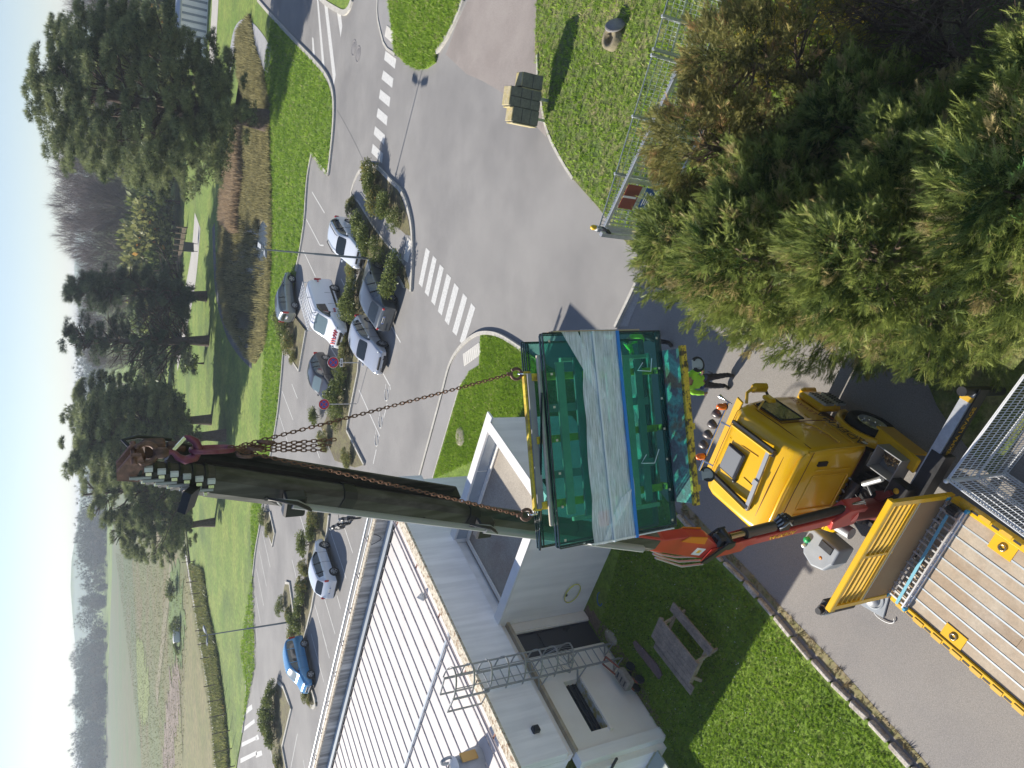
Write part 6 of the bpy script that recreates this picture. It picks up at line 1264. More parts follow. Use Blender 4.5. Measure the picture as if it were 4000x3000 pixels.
BARE = ((42, 172, 1.1), (35, 166, 1.05), (30, 174, 1.08), (25, 168, 1.0), (38, 184, 1.15), (20, 176, 1.02), (47, 182, 1.1), (15, 186, 1.0), (56, 160, .9), (63, 168, .95), (52, 152, .8), (70, 158, .9), (76, 170, 1.0), (8, 192, .95))
BLX = [a / b for a, b, c in BARE]
for X, Y, s in BARE:
    tree('bare_tree', 'bare grey winter tree of the wood, %s from the right picture end' % ORD[sorted(BLX, reverse=True).index(X / Y)], 'tree', (X, Y, 0), BF[k % 2], BTK, s, random.uniform(0, 6), G5); k += 1
FB = [bush_mesh('crown', 1.0, 1.2, 2200, L_pine, (.14, .24)), bush_mesh('crown', 1.0, 1.2, 2000, L_bushy, (.14, .24)), bush_mesh('crown', 1.0, 1.1, 2000, L_bush, (.14, .26))]
FT = trunk_mesh('trunk', .6, .06, 3)
G6 = 'green bushy trees along the edge of the background wood'
k = 0
GRN = ((38, 150, 6, 0), (33, 147, 5.5, 2), (28, 148, 6, 1), (22, 150, 5.5, 2), (17, 152, 5.5, 1), (11, 156, 5, 2), (5, 160, 5, 0), (44, 146, 5, 2), (-3, 165, 4.5, 2), (31, 156, 7.5, 2), (24, 158, 7, 1), (15, 163, 6.5, 2), (60, 138, 4.5, 1), (68, 142, 5, 0), (74, 150, 6, 1), (52, 140, 4, 2), (-12, 172, 4, 1))
GLX = [q[0] / q[1] for q in GRN]
for X, Y, s, m_ in GRN:
    tree('leafy_tree', 'rounded green tree edging the background wood, %s from the right end' % ORD[sorted(GLX, reverse=True).index(X / Y)], 'tree', (X, Y, 0), FB[m_], FT, s, random.uniform(0, 6), G6, s * .95)
L_ygreen = leafmat('yellow_green', (.25, .25, .03), (.5, .45, .06), .3, .6)
p = (61, 176); tree('budding_tree', 'yellow green budding tree at the top edge of the wood', 'tree', (p[0], p[1], 0), bush_mesh('crown', 4.5, 21, 2600, L_ygreen, (.5, .9)), BTK, 1.0, 0)
p = (58, 205); tree('pine_tree', 'hazy far pine poking above the wood beside the budding tree', 'pine tree', (p[0], p[1], 0), PP2, PPT, 1.35, 1)
p = (-1, 150); tree('conifer_tree', 'pointed dark spruce behind the huge pine', 'spruce tree', (at(700, 620).x + 4, 120, 0), CE, CT, .95, 3)
# ---- grass: blades on the near lawns, rougher tufts farther off
def grass(name, poly, n, size, mat, z, tintmu=.5, excl=(), T=BLADE, spread=.5, falloff=None):
    x = [p[0] for p in poly]; y = [p[1] for p in poly]; k = int(n * 3)
    px = RNG.uniform(min(x), max(x), k); py = RNG.uniform(min(y), max(y), k); ok = inside(px, py, poly)
    for e in excl: ok &= ~inside(px, py, e)
    px, py = px[ok][:n], py[ok][:n]; m = len(px)
    nz = .5 + .5 * np.sin(px * 1.3 + np.sin(py * .9) * 2) * np.cos(py * 1.7 + px * .4)
    dist = np.sqrt(px ** 2 + py ** 2 + 200); S = RNG.uniform(*size, m)
    D = np.stack([RNG.normal(0, spread, m), RNG.normal(0, spread, m), np.ones(m)], 1)
    ti = np.clip(tintmu + .22 * (nz - .5) + RNG.normal(0, .17, m), 0, .97)
    o = put(name, cards_mesh(name, np.stack([px, py, np.full(m, z)], 1), D, S, *T, mat, ti)); tag(o, kind='stuff'); return o
def bw2(x, y): v = bw(x, y); return (v.x, v.y)
foot = [[bw2(0.02, -4.9), bw2(.02, .0), bw2(5.3, 0), bw2(5.3, 4.2), bw2(0, 4.25), bw2(0, 9), bw2(-25, 9), bw2(-25, -4.9)]]
nl = [(p.x - .12, p.y + .12) for p in lane_l[:10]] + [(-14, 4), (-14, 14)]
nearpoly = [bw2(0, -1), bw2(0, -5.2), (-16, 12), (-14, 6.5)] + [(p.x - .1, p.y + .1) for p in reversed(lane_l[:10])] + [(at(2059, 1374).x, at(2059, 1374).y), bw2(5.3, 4.2), bw2(5.3, 0)]
grass('lawn_grass', nearpoly, 62000, (.05, .11), L_grass, .09, .52, foot)
midpoly = [Q7(1555, 815), Q7(1790, 10), Q6(1860, 1560), Q6(1955, 1500), Q6(1965, 1250), Q6(2100, 1250), Q6(2212, 1305), at(2059, 1374), V(*bw2(5.4, 4.4), 0), V(*bw2(.3, 4.4), 0), V(*bw2(.3, 8.5), 0)]
grass('lawn_grass', [(p.x, p.y) for p in midpoly], 34000, (.07, .15), L_grass, .09, .55, foot)
rp_ = [(p.x + .1, p.y - .02) for p in right_edge] + [(2.5, 13.5), (8, 9), (22, 12), (40, 24), (40, 48)]
grass('rough_grass', rp_, 60000, (.08, .2), L_grass, .08, .62, spread=.7)
grass('rough_grass', [(p.x, p.y) for p in mid], 14000, (.12, .25), L_grass, .1, .6, spread=.7)
vg = [(p.x, p.y + .2) for p in far_edge[2:29]] + [at(1000, 2600), at(985, 2000), at(1020, 1700), at(1035, 1400), at(1062, 1100), at(1062, 800), at(1056, 500), at(1040, 250)]
grass('verge_grass', [(p[0], p[1]) for p in vg], 42000, (.15, .32), L_grass, .1, .5, spread=.6)
grass('weeds', [(p[0], p[1]) for p in strip + strip2], 2500, (.06, .15), L_dry, .01, .5, spread=.8)

L_daisy = leafmat('daisy_white', (.7, .7, .66), (.8, .8, .76), .1, .6)
dz_ = grass('daisies', nearpoly, 260, (.03, .05), L_daisy, .15, .5, foot, T=LEAF2, spread=2.5)
grass('clover_patch', [(p[0], p[1]) for p in nearpoly], 5000, (.04, .09), L_bush, .1, .3, foot, T=LEAF2, spread=1.5)
# ================================================================== LAMP POSTS AND SIGNS
M_lamp = pbr('lamp_grey', (.2, .22, .24), .45, metal=.4); M_lens = pbr('lamp_panel', (.72, .74, .75), .4)
def lamp_post(label, p, h, a):
    t = thing('lamp_post', label, 'lamp post', p, a, 'lamp posts of the car park')
    MB().tube([(0, 0, 0), (0, 0, h * .55), (0, 0, h * .56), (0, 0, h)], [.075, .065, .05, .04], 12).build('pole', M_lamp, t); MB().tube([(0, 0, h), (0, 0, h + .35)], .03, 8).build('finial', M_lamp, t)
    for s in (-1, 1):
        arm = MB().bar((0, 0, h - .1), (0, s * .35, h - .05), .06, .05).build('arm', M_lamp, t)
        hd = MB().box((0, s * .72, h - .02), (.34, .8, .09), Matrix.Rotation(s * .12, 3, 'X'), bev=.03).build('lamp_head', M_lamp, t)
        for k in range(4): MB().box((0, s * (.5 + .15 * k), h + .035 + .017 * k), (.26, .1, .02), Matrix.Rotation(s * .12, 3, 'X')).build('panel', M_lens, hd)
    return t
lamp_post('slim grey lamp post with twin flat heads rising from the island shrubs', at(1460, 1012, .05), 6.4, rad(-25))
lamp_post('slim grey twin headed lamp post near the blue car', Q8(352, 388, .05), 6.9, rad(-20))
M_sred = pbr('sign_red', (.55, .02, .03), .4); M_sblu = pbr('sign_blue', (.03, .08, .42), .4); M_sgrey = pbr('sign_back', (.45, .46, .47), .5, metal=.5)
def nosign(label, top, a, plate_=None):
    p = (top.x, top.y, .05); h = top.z; t = thing('traffic_sign', label, 'road sign', p, a, 'no stopping signs on the median')
    MB().tube([(0, 0, 0), (0, 0, h + .25)], .03, 8).build('post', M_sgrey, t)
    Mx = Matrix.Rotation(rad(90), 3, 'Y')
    MB().lathe([(0, 0), (.34, 0), (.34, .02), (0, .02)], (.035, 0, h), Mx, n=32).build('sign_plate', M_white, t)
    MB().lathe([(.225, .024), (.325, .024)], (.035, 0, h), Mx, n=32).build('red_ring', M_sred, t); MB().lathe([(0, .023), (.228, .023)], (.035, 0, h), Mx, n=32).build('blue_disc', M_sblu, t)
    MB().bar((.063, -.17, h - .17), (.063, .17, h + .17), .06, .004, up=(1, 0, 0)).build('cross_bar', M_sred, t); MB().bar((.066, -.17, h + .17), (.066, .17, h - .17), .06, .004, up=(1, 0, 0)).build('cross_bar', M_sred, t)
    if plate_:
        pl = MB().box((.045, 0, h - .5), (.02, .5, .18), bev=.008).build('supplementary_plate', M_white, t)
        MB().box((.057, -.14, h - .5), (.004, .12, .1)).bar((.057, -.05, h - .47), (.057, .18, h - .47), .004, .03).bar((.057, -.05, h - .53), (.057, .18, h - .53), .004, .03).build('plate_marks', M_trim, pl)
    return t
tp1 = Q6(672, 1472, 2.1); nosign('round red and blue no stopping sign with a small white plate beneath', tp1, rad(-98), True)
tp2 = Q7(592, 175, 2.1); nosign('round red and blue no stopping sign without plate beside the lifting chain', tp2, rad(-95))
# ================================================================== GATE, WIRE FENCES
M_mesh = pbr('mesh_wire', (.5, .55, .54), .4, metal=.6); M_mesh2 = pbr('bright_mesh', (.78, .79, .8), .45, metal=.3)
GA_, GBv = QE(800, 300, 1.95), QE(940, 0, 1.95)
dg_ = (GBv - GA_); dg_.z = 0; dg_.normalize(); ga = math.atan2(dg_.y, dg_.x)
gate = thing('sliding_gate', 'grey sliding gate with vertical bars, number board and beacon at the lane mouth', 'gate', (GA_.x, GA_.y, 0), ga)
GLn = 4.6
MB().box((GLn / 2, 0, 1.93), (GLn, .09, .09)).build('top_rail', M_galv, gate); MB().box((GLn / 2, 0, .18), (GLn, .09, .12)).build('bottom_rail', M_galv, gate)
for x in (.0, 1.5, 3.0, GLn): MB().box((x, 0, 1.05), (.09, .085, 1.66)).build('stile', M_galv, gate)
for k in range(30):
    x = .15 + k * .15
    if min(abs(x - q) for q in (0, 1.5, 3.0)) > .06: MB().box((x, 0, 1.05), (.025, .025, 1.64)).build('bar', M_galv, gate)
m = MB()
for k in range(int(GLn / .09)): m.bar((.09 * k, 0, 1.98), (.09 * k + .045, 0, 2.04), .012, .012).bar((.09 * k + .045, 0, 2.04), (.09 * k + .09, 0, 1.98), .012, .012)
tag(m.build('spiked_wire', M_mesh2, gate), kind='stuff')
for y in (.22, -.05): MB().box((-.22, y, 1.0), (.12, .12, 2.0)).build('guide_post', M_galv, gate)
MB().box((-.2, .08, 1.75), (.16, .34, .16), bev=.02).build('motor_head', M_trim, gate)
be = MB().lathe([(0, .0), (.07, 0), (.075, .12), (.05, .17), (0, .18)], (-.2, .26, 2.02), n=14).build('beacon', pbr('beacon_yellow', (.75, .5, .02), .3), gate); MB().lathe([(0, 0), (.085, 0), (.085, .03), (0, .03)], (-.2, .26, 2.0), n=14).build('beacon_base', M_white, be)
def gsign(x, z, w, h, mat, nm):
    return MB().box((x, -.075 * gs_, z), (w, .02, h)).build(nm, mat, gate)
gs_ = 1 if (V(-math.sin(ga), math.cos(ga), 0)).dot(V(0, 1, 0)) > 0 else -1
xs = 1.05
M_board = pbr('brown_red_board', (.24, .06, .045), .6); M_bsign = pbr('blue_board', (.02, .09, .32), .5)
nb = gsign(xs, 1.62, .74, .5, M_board, 'number_board')
put_text('1', .66, M_white, gate, (xs, -.09 * gs_, 1.62), (1 * gs_, 0, 0) if gs_ > 0 else (-1, 0, 0), (0, 0, 1), 'number')
for k in range(3): gsign(xs - .24 + .24 * k, 1.29, .2, .12, M_galv, 'small_plate')
bs_ = gsign(xs + .02, 1.02, .66, .36, M_bsign, 'blue_sign')
for k, w in enumerate((.42, .34, .42, .34)): MB().box((xs + .02, -.088 * gs_, 1.13 - .07 * k), (w, .004, .026)).build('text_line', M_white, gate)
# fence panels: wire top beside the gate and along the hedge
def meshpanel(parent, a, b, h, z0=.05, nx=None, dz=.1, mat=M_mesh, r=.0035, ribs=(0.02, .5, .98), gap=.06):
    a, b = Vector(a), Vector(b); L = (b - a).length; d = (b - a) / L; nrm = Vector((-d.y, d.x, 0)); m = MB(); n = int(L / gap)
    for i in range(n + 1):
        p = a + d * (L * i / n); m.bar(p + V(0, 0, z0), p + V(0, 0, z0 + h), r * 2, r * 2)
    k = int(h / dz)
    for j in range(k + 1): m.bar(a + V(0, 0, z0 + h * j / k), b + V(0, 0, z0 + h * j / k), r * 2.4, r * 2.4)
    o = m.build('mesh_wires', mat, parent); tag(o, kind='stuff')
    for f in ribs:
        m = MB(); z = z0 + h * f
        for i in range(n):
            p = a + d * (L * i / n); q = a + d * (L * (i + 1) / n); m.bar(p + V(0, 0, z), p + nrm * .045 + V(0, 0, z + .02), r * 3, r * 3)
        m.bar(a + nrm * .045 + V(0, 0, z + .02), b + nrm * .045 + V(0, 0, z + .02), r * 3.4, r * 3.4).bar(a + nrm * .01 + V(0, 0, z + .05), b + nrm * .01 + V(0, 0, z + .05), r * 3.4, r * 3.4); tag(m.build('rib', mat, parent), kind='stuff')
fa = QE(745, 305, 1.95); fb = QE(865, 0, 1.95); fd = (fb - fa); fd.z = 0; fd.normalize()
fn = thing('mesh_fence', 'grey welded mesh fence running from the gate behind the browned cypress', 'fence')
A0 = V(fa.x, fa.y, 0); C0 = QD(1232, 425, 1.9); C0 = V(C0.x, C0.y, 0); E0 = QD(1390, -150, 1.9); E0 = V(E0.x, E0.y, 0)
B0 = A0 + (C0 - A0) * .97
meshpanel(fn, A0, B0, 1.85, gap=.1, dz=.2, r=.005); 
for i in range(4): p = A0.lerp(B0, i / 3); MB().box((p.x, p.y, .98), (.07, .07, 1.96)).build('post', M_galv, fn)
fn2 = thing('mesh_fence', 'grey welded mesh fence over the rough grass at the top picture edge', 'fence')
meshpanel(fn2, C0, E0, 1.85, gap=.1, dz=.2, r=.005, ribs=(.02, .33, .66, .98))
for i in range(3): p = C0.lerp(E0, i / 2.0); MB().box((p.x, p.y, .98), (.07, .07, 1.96)).build('post', M_galv, fn2)
# mesh fence at the corner beside the lorry deck
ff = thing('mesh_fence', 'bright galvanised mesh fence corner right beside the lorry deck', 'fence')
K0 = V(-1.69, 7.43, 0); R0 = K0 + V(math.cos(rad(-34)), math.sin(rad(-34)), 0) * 3.2; L0 = K0 + V(math.cos(rad(-122)), math.sin(rad(-122)), 0) * 3.2
for E1 in (R0, L0): meshpanel(ff, K0, E1, 1.93, .03, gap=.055, dz=.2, mat=M_mesh2, r=.0055, ribs=(.03, .5, .97))
for p in (K0, R0, L0): MB().cyl((p.x, p.y, 0), (p.x, p.y, 2.0), .03, 10).sphere((p.x, p.y, 2.02), .045, 8, 6).build('post', M_mesh2, ff)
# pavement bits in that corner
gr2 = thing('kerb_block', 'pale concrete fence foot under the bright mesh fence', 'concrete block', (K0.x + 1.4, K0.y - 1.0, 0), rad(-34)); MB().box((0, 0, .08), (.7, .25, .16), bev=.03).build('foot', M_conc2, gr2)
# ================================================================== STACK OF GREY BLOCKS ON A STEEL FRAME
M_blkst = speckle(pbr('block_stone', (.2, .195, .16), .95, col2=(.15, .145, .125), scale=4, bump=.4, bscale=20), 20, .25); M_blksun = speckle(pbr('sunlit_block', (.48, .42, .28), .95, col2=(.4, .33, .14), scale=4), 16, .3)  # second stone is a paler copy, coloured for the sunlit faces
bk = thing('stone_block_sign', 'group of pale topped stone blocks on short steel legs at the drive edge', 'stone blocks', (10.45, 23.35, .08), rad(-17))
for cx, cy, w, dpt, hs, nw in ((-.62, -.05, .52, .5, (.36, .36, .36), 1), (-.02, .0, .68, .55, (.42, .42, .42), 2), (.62, .02, .5, .5, (.42, .42), 1)):
    z = .42
    for i, hh in enumerate(hs):
        for k in range(nw):
            x = cx - w / 2 + (k + .5) * w / nw; MB().box((x, cy, z + hh / 2), (w / nw - .012, dpt, hh - .012), bev=.015).build('block', M_blkst, bk)
        z += hh
    MB().box((cx, cy, z + .02), (w - .02, dpt - .02, .05), bev=.015).build('cap_stone', M_blksun, bk); MB().box((cx - w / 2 - .035, cy, .42 + sum(hs) / 2), (.05, dpt - .03, sum(hs) - .04), bev=.012).build('sunlit_side', M_blksun, bk)  # sunny side and top laid on as paler pieces, sunlight in their colour
for x in (-.62, .1): MB().box((x, -.1, .2), (.1, .1, .42)).build('leg', M_galv, bk)
# ================================================================== PEOPLE
M_skin = pbr('skin', (.38, .22, .15), .6); M_hair = pbr('dark_hair', (.02, .015, .012), .7); M_vis = pbr('hi_vis', (.32, .72, .04), .7, col2=(.27, .62, .05), scale=9, bump=.3, bscale=18); M_refl = pbr('reflective_band', (.45, .46, .46), .4); M_trou = pbr('dark_trousers', (.018, .018, .028), .8, col2=(.028, .028, .04), scale=9, bump=.3, bscale=14); M_shoe = pbr('work_shoe', (.05, .045, .04), .7); M_navy = pbr('navy_pouch', (.02, .04, .16), .6)
def person(label, p, rz, J, vest=True):
    """J: joint positions (local metres, z up, facing +x)."""
    t = thing('person', label, 'person', p, rz)
    names = list(J); E = [('pelvis', 'waist'), ('waist', 'chest'), ('chest', 'neck'), ('neck', 'headb'), ('headb', 'headt'), ('chest', 'shL'), ('shL', 'elL'), ('elL', 'wrL'), ('wrL', 'haL'), ('chest', 'shR'), ('shR', 'elR'), ('elR', 'wrR'), ('wrR', 'haR'), ('pelvis', 'hiL'), ('hiL', 'knL'), ('knL', 'anL'), ('anL', 'toL'), ('pelvis', 'hiR'), ('hiR', 'knR'), ('knR', 'anR'), ('anR', 'toR')]
    RR = dict(pelvis=(.15, .12), waist=(.15, .115), chest=(.18, .13), neck=(.06, .06), headb=(.085, .095), headt=(.07, .085), shL=(.075, .075), shR=(.075, .075), elL=(.05, .05), elR=(.05, .05), wrL=(.034, .034), wrR=(.034, .034), haL=(.035, .022), haR=(.035, .022), hiL=(.1, .1), hiR=(.1, .1), knL=(.068, .068), knR=(.068, .068), anL=(.05, .05), anR=(.05, .05), toL=(.045, .035), toR=(.045, .035))
    me = bpy.data.meshes.new('body'); me.from_pydata([J[n] for n in names], [(names.index(a), names.index(b)) for a, b in E], [])
    o = bpy.data.objects.new('tmp', me); COL.objects.link(o); bpy.context.view_layer.objects.active = o
    sk = o.modifiers.new('skin', 'SKIN'); 
    for i, n in enumerate(names): me.skin_vertices[0].data[i].radius = RR[n]; me.skin_vertices[0].data[i].use_root = (n == 'pelvis')
    ss = o.modifiers.new('s', 'SUBSURF'); ss.levels = 2; ss.render_levels = 2
    ev = bpy.data.meshes.new_from_object(o.evaluated_get(bpy.context.evaluated_depsgraph_get())); bpy.data.objects.remove(o)
    ev.materials.clear(); ev.materials.append(M_skin); ev.name = 'body'; body = put('body', ev, t); ev.polygons.foreach_set('use_smooth', [True] * len(ev.polygons))
    co = [v.co.copy() for v in ev.vertices]; no = [v.normal.copy() for v in ev.vertices]
    def near(q):
        best = None; bd = 9
        for a, b in E:
            A, B = Vector(J[a]), Vector(J[b]); d = B - A; s = max(0, min(1, (q - A).dot(d) / max(d.length_squared, 1e-9))); dd = (q - A - d * s).length / (RR[a][0] + .03)
            if dd < bd: bd = dd; best = (a, b, s)
        return best
    lab = [near(c) for c in co]
    def shell(nm, cond, off, mat, lump=.0):
        m = MB(); use = {}
        for pl in ev.polygons:
            if all(cond(lab[v], co[v]) for v in pl.vertices):
                f = []
                for v in pl.vertices:
                    if v not in use: use[v] = len(m.v); m.v.append(tuple(co[v] + no[v] * (off + lump * math.sin(co[v].z * 40 + co[v].y * 25))))
                    f.append(use[v])
                m.f.append(f); m.sm.append(True)
        return m.build(nm, mat, t, fix=False)
    shell('trousers', lambda l, c: l[0] in ('pelvis', 'hiL', 'hiR', 'knL', 'knR') and l[1] in ('hiL', 'hiR', 'knL', 'knR', 'anL', 'anR', 'waist') and not (l[1] == 'waist' and l[2] > .35), .014, M_trou, .004)
    shell('shoes', lambda l, c: l[0] in ('anL', 'anR') or (l[1] in ('anL', 'anR') and l[2] > .85), .016, M_shoe)
    ja = shell('hi_vis_jacket', lambda l, c: l[0] in ('waist', 'chest', 'shL', 'shR', 'elL', 'elR') and l[1] not in ('neck', 'haL', 'haR') or (l == l and l[1] == 'waist' and l[2] > .25) or (l[1] == 'neck' and l[2] < .4), .026, M_vis, .006)
    zc = J['chest'][2]; zw = J['waist'][2]
    for z0 in (zw - .02, zw + .14):
        shell('reflective_band', lambda l, c: l[0] in ('waist', 'chest', 'pelvis') and l[1] in ('waist', 'chest') and z0 - .035 < c.z < z0 + .055, .033, M_refl)
    hb = Vector(J['headb']); ht = Vector(J['headt'])
    shell('hair', lambda l, c: l[1] == 'headt' and (c - hb).dot((ht - hb).normalized()) > .02 - .5 * (c.x - hb.x), .012, M_hair)
    fc = (hb + ht) / 2
    m = MB()
    for s in (-1, 1): m.sphere(fc + V(.088, s * .033, .01), .014, 8, 6)
    m.build('eyes', M_white, t); MB().sphere(fc + V(.1, 0, -.025), .02, 8, 6, (1, .7, 1.2)).build('nose', M_skin, t); MB().box(fc + V(.088, 0, -.06), (.012, .05, .012), bev=.004).build('mouth', M_sred, t)
    for s in (-1, 1): MB().sphere(fc + V(0, s * .095, -.01), .028, 8, 6, (.8, .4, 1.2)).build('ear', M_skin, t)
    # hands: five short fingers rooted in each palm
    for a, b in (('wrL', 'haL'), ('wrR', 'haR')):
        A, B = Vector(J[a]), Vector(J[b]); d = (B - A).normalized(); sdv = d.cross(V(1, 0, 0)); sdv = sdv.normalized() if sdv.length > .1 else V(0, 1, 0); nn = d.cross(sdv)
        for k, (o_, L) in enumerate(((-.026, .06), (-.009, .07), (.009, .068), (.026, .055))):
            q = B + sdv * o_; MB().tube([q, q + d * L * .5 + nn * .006, q + d * L * .85 + nn * .022], [.0095, .009, .007], 6).build('finger', M_skin, t)
        q = B - d * .03 + sdv * .034; MB().tube([q, q + sdv * .025 + d * .03, q + sdv * .022 + d * .055], [.011, .01, .008], 6).build('thumb', M_skin, t)
    return t
J1 = dict(pelvis=(0, 0, .95), waist=(.01, 0, 1.12), chest=(.0, 0, 1.36), neck=(.0, 0, 1.5), headb=(.03, 0, 1.57), headt=(.0, 0, 1.68), shL=(0, .2, 1.41), elL=(.05, .34, 1.2), wrL=(.25, .36, 1.3), haL=(.33, .35, 1.36), shR=(0, -.2, 1.41), elR=(.02, -.32, 1.16), wrR=(.12, -.3, .93), haR=(.15, -.29, .86), hiL=(0, .1, .88), knL=(.03, .14, .48), anL=(-.01, .17, .08), toL=(.15, .2, .04), hiR=(0, -.1, .88), knR=(.02, -.13, .48), anR=(-.02, -.15, .08), toR=(.14, -.18, .04))
p = at(2847, 1488); w1 = person('worker in a bright green high visibility jacket and dark trousers beside the rack castor', (p.x, p.y, .012), rad(-112), J1)
MB().box((.09, .12, .98), (.07, .16, .14), bev=.03).build('belt_pouch', M_navy, w1); MB().box((.08, -.13, .97), (.07, .16, .14), bev=.03).build('belt_pouch', M_navy, w1); MB().tube([(.1, .2, .9), (.14, .28, .82), (.1, .3, .95)], .012, 5).build('key_cord', M_trim, w1)
J2 = dict(J1); J2.update(pelvis=(0, 0, .93), waist=(.05, 0, 1.1), chest=(.12, 0, 1.33), neck=(.16, 0, 1.46), headb=(.2, 0, 1.53), headt=(.2, 0, 1.64), shL=(.12, .2, 1.38), elL=(.28, .3, 1.18), wrL=(.45, .2, 1.3), haL=(.52, .16, 1.36), shR=(.12, -.2, 1.38), elR=(.3, -.28, 1.2), wrR=(.48, -.2, 1.32), haR=(.55, -.17, 1.38), knL=(.22, .12, .5), anL=(.26, .12, .08), toL=(.42, .14, .04), knR=(-.06, -.12, .48), anR=(-.28, -.13, .1), toR=(-.13, -.15, .05))
p = at(2600, 1318); person('worker in a high visibility jacket walking behind the hanging glass', (p.x, p.y, .012), rad(-150), J2)
# ================================================================== POND, PATHS, FIELDS, DISTANT WOOD, HAZE
M_water = pbr('pond_water', (.02, .025, .02), .06, spec=.8, bump=.5, bscale=2.5, bdist=.05)
M_reedg = speckle(pbr('reed_bed', (.2, .165, .08), .95, col2=(.1, .1, .04), scale=.35, lo=.4, hi=.65, col3=(.26, .22, .12), scale3=.12), 3, .4)
M_path = speckle(pbr('pale_path', (.45, .43, .39), .9, col2=(.5, .48, .44), scale=.3), 8, .15); M_gpath = speckle(pbr('grey_path', (.33, .34, .36), .9, col2=(.4, .4, .41), scale=.5), 8, .2)
M_liner = speckle(pbr('pond_liner', (.09, .095, .1), .7, col2=(.2, .2, .2), scale=.7, lo=.5, hi=.7), 4, .3)
M_field = speckle(pbr('field', (.13, .15, .045), .95, col2=(.175, .14, .065), scale=.05, lo=.4, hi=.65, col3=(.12, .16, .06), scale3=.012), .35, .25)
M_field2 = speckle(pbr('sown_field', (.1, .145, .055), .95, col2=(.14, .135, .07), scale=.02, lo=.4, hi=.65), .2, .15); M_ygreenf = speckle(pbr('bright_field_patch', (.19, .24, .05), .95, col2=(.17, .2, .06), scale=.1), .5, .2)
M_track = speckle(pbr('dirt_track', (.25, .21, .14), .95, col2=(.17, .17, .07), scale=.12), .8, .3); M_earth = speckle(pbr('red_earth', (.15, .11, .08), .95, col2=(.24, .19, .15), scale=.25), .8, .5); M_tan = speckle(pbr('tan_field', (.16, .165, .055), .95, col2=(.21, .185, .08), scale=.15), 1.1, .35); M_gfield = speckle(pbr('weedy_strip', (.12, .19, .03), .95, col2=(.08, .13, .03), scale=.3), 1.5, .4)
def sheet(F, pts, z, nm, mat): return poly_sheet([F(*p) for p in pts], z, nm, mat)
FF = lambda x, y: at(x, y, .1)
reed_poly = [FF(*p) for p in ((930, 120), (926, 190), (936, 300), (968, 400), (905, 640), (862, 760), (862, 900), (855, 1110), (890, 1270), (965, 1392), (1000, 1420), (1045, 1330), (1062, 1100), (1066, 950), (1066, 750), (1060, 620), (1058, 500), (1055, 380), (1030, 270), (1000, 180), (980, 60))]
poly_sheet(reed_poly, .112, 'marsh', M_reedg)
water_poly = [FF(*p) for p in ((880, 930), (872, 1080), (905, 1250), (960, 1370), (1000, 1360), (1015, 1250), (1050, 1080), (1052, 900), (1030, 860), (1000, 900), (960, 830), (910, 860))]
poly_sheet(water_poly, .12, 'pond', M_water)
def rstuff(name, poly, n, size, mat, z, mu, spread=.25, excl=()):
    return grass(name, [(p.x, p.y) for p in poly], n, size, mat, z, mu, [[(p.x, p.y) for p in e] for e in excl], spread=spread)
open_w = [[FF(*p) for p in ((930, 1210), (925, 1280), (975, 1290), (985, 1225))], [FF(*p) for p in ((1010, 850), (1008, 1010), (1052, 1000), (1056, 870))]]
rstuff('reeds', reed_poly, 21000, (.2, .72), L_reed, .11, .5, .22, open_w + [water_poly])
rstuff('reeds', water_poly, 1500, (.3, .8), L_reed, .11, .35, .22, open_w)
rstuff('reeds', [FF(*p) for p in ((905, 700), (890, 860), (935, 900), (960, 700), (955, 500), (930, 560))], 12000, (.8, 1.5), leafmat('pale_reed', (.32, .24, .15), (.55, .43, .29), .3, .7), .11, .55, .12)
def ribbon(pts, w, z, nm, mat):
    P = smooth_line([FF(*p) for p in pts], 2); L = []; R = []
    for i, p in enumerate(P):
        d = (P[min(i + 1, len(P) - 1)] - P[max(i - 1, 0)]).normalized(); n = V(-d.y, d.x, 0); L.append(p + n * w / 2); R.append(p - n * w / 2)
    m = MB(); m.add([(p.x, p.y, z) for p in L] + [(p.x, p.y, z) for p in R], [(i, i + 1, len(P) + i + 1, len(P) + i) for i in range(len(P) - 1)]); o = m.build(nm, mat); tag(o, kind='structure'); return o
ribbon(((835, 880), (838, 1000), (845, 1130), (880, 1270), (930, 1350), (985, 1400)), 2.2, .135, 'pond_edge', M_liner)
ribbon(((1055, 250), (1030, 200), (985, 140), (945, 120), (915, 150), (905, 210), (895, 260)), 2.6, .13, 'footpath', M_gpath)
ribbon(((845, -200), (842, 0), (836, 100), (828, 220), (826, 300), (810, 500)), 6.0, .125, 'far_road', M_path)
ribbon(((772, 860), (766, 950), (757, 1040), (742, 1130), (722, 1230), (690, 1380)), 7.5, .125, 'white_path', M_path)
# strips of field, far to near, seen on the left
def z4(*p): return [(x * .45208, 2250 + y * .45208) for x, y in p]
far_f = z4((978, -1700), (975, -600), (968, 0), (948, 500), (925, 1100), (903, 1659), (890, 2600)); near_f = z4((1870, 2600), (1790, 1500), (1740, 700), (1640, 0), (1590, -600), (1500, -1500))
poly_sheet([FF(*p) for p in far_f + near_f], .13, 'field', M_field)
poly_sheet([FF(*p) for p in far_f + z4((1240, 2600), (1225, 1659), (1205, 1230), (1175, 500), (1150, 0), (1120, -600))], .16, 'sown_field', M_field2)
poly_sheet(rough([FF(*p) for p in z4((1180, 480), (1245, 620), (1278, 800), (1300, 1100), (1250, 1270), (1208, 1230), (1190, 900))], 4.0), .2, 'bright_patch', M_ygreenf)
ribbon(z4((1485, -100), (1450, 200), (1425, 420), (1400, 650), (1378, 850), (1355, 1050)), 5.0, .2, 'dirt_track', M_track)
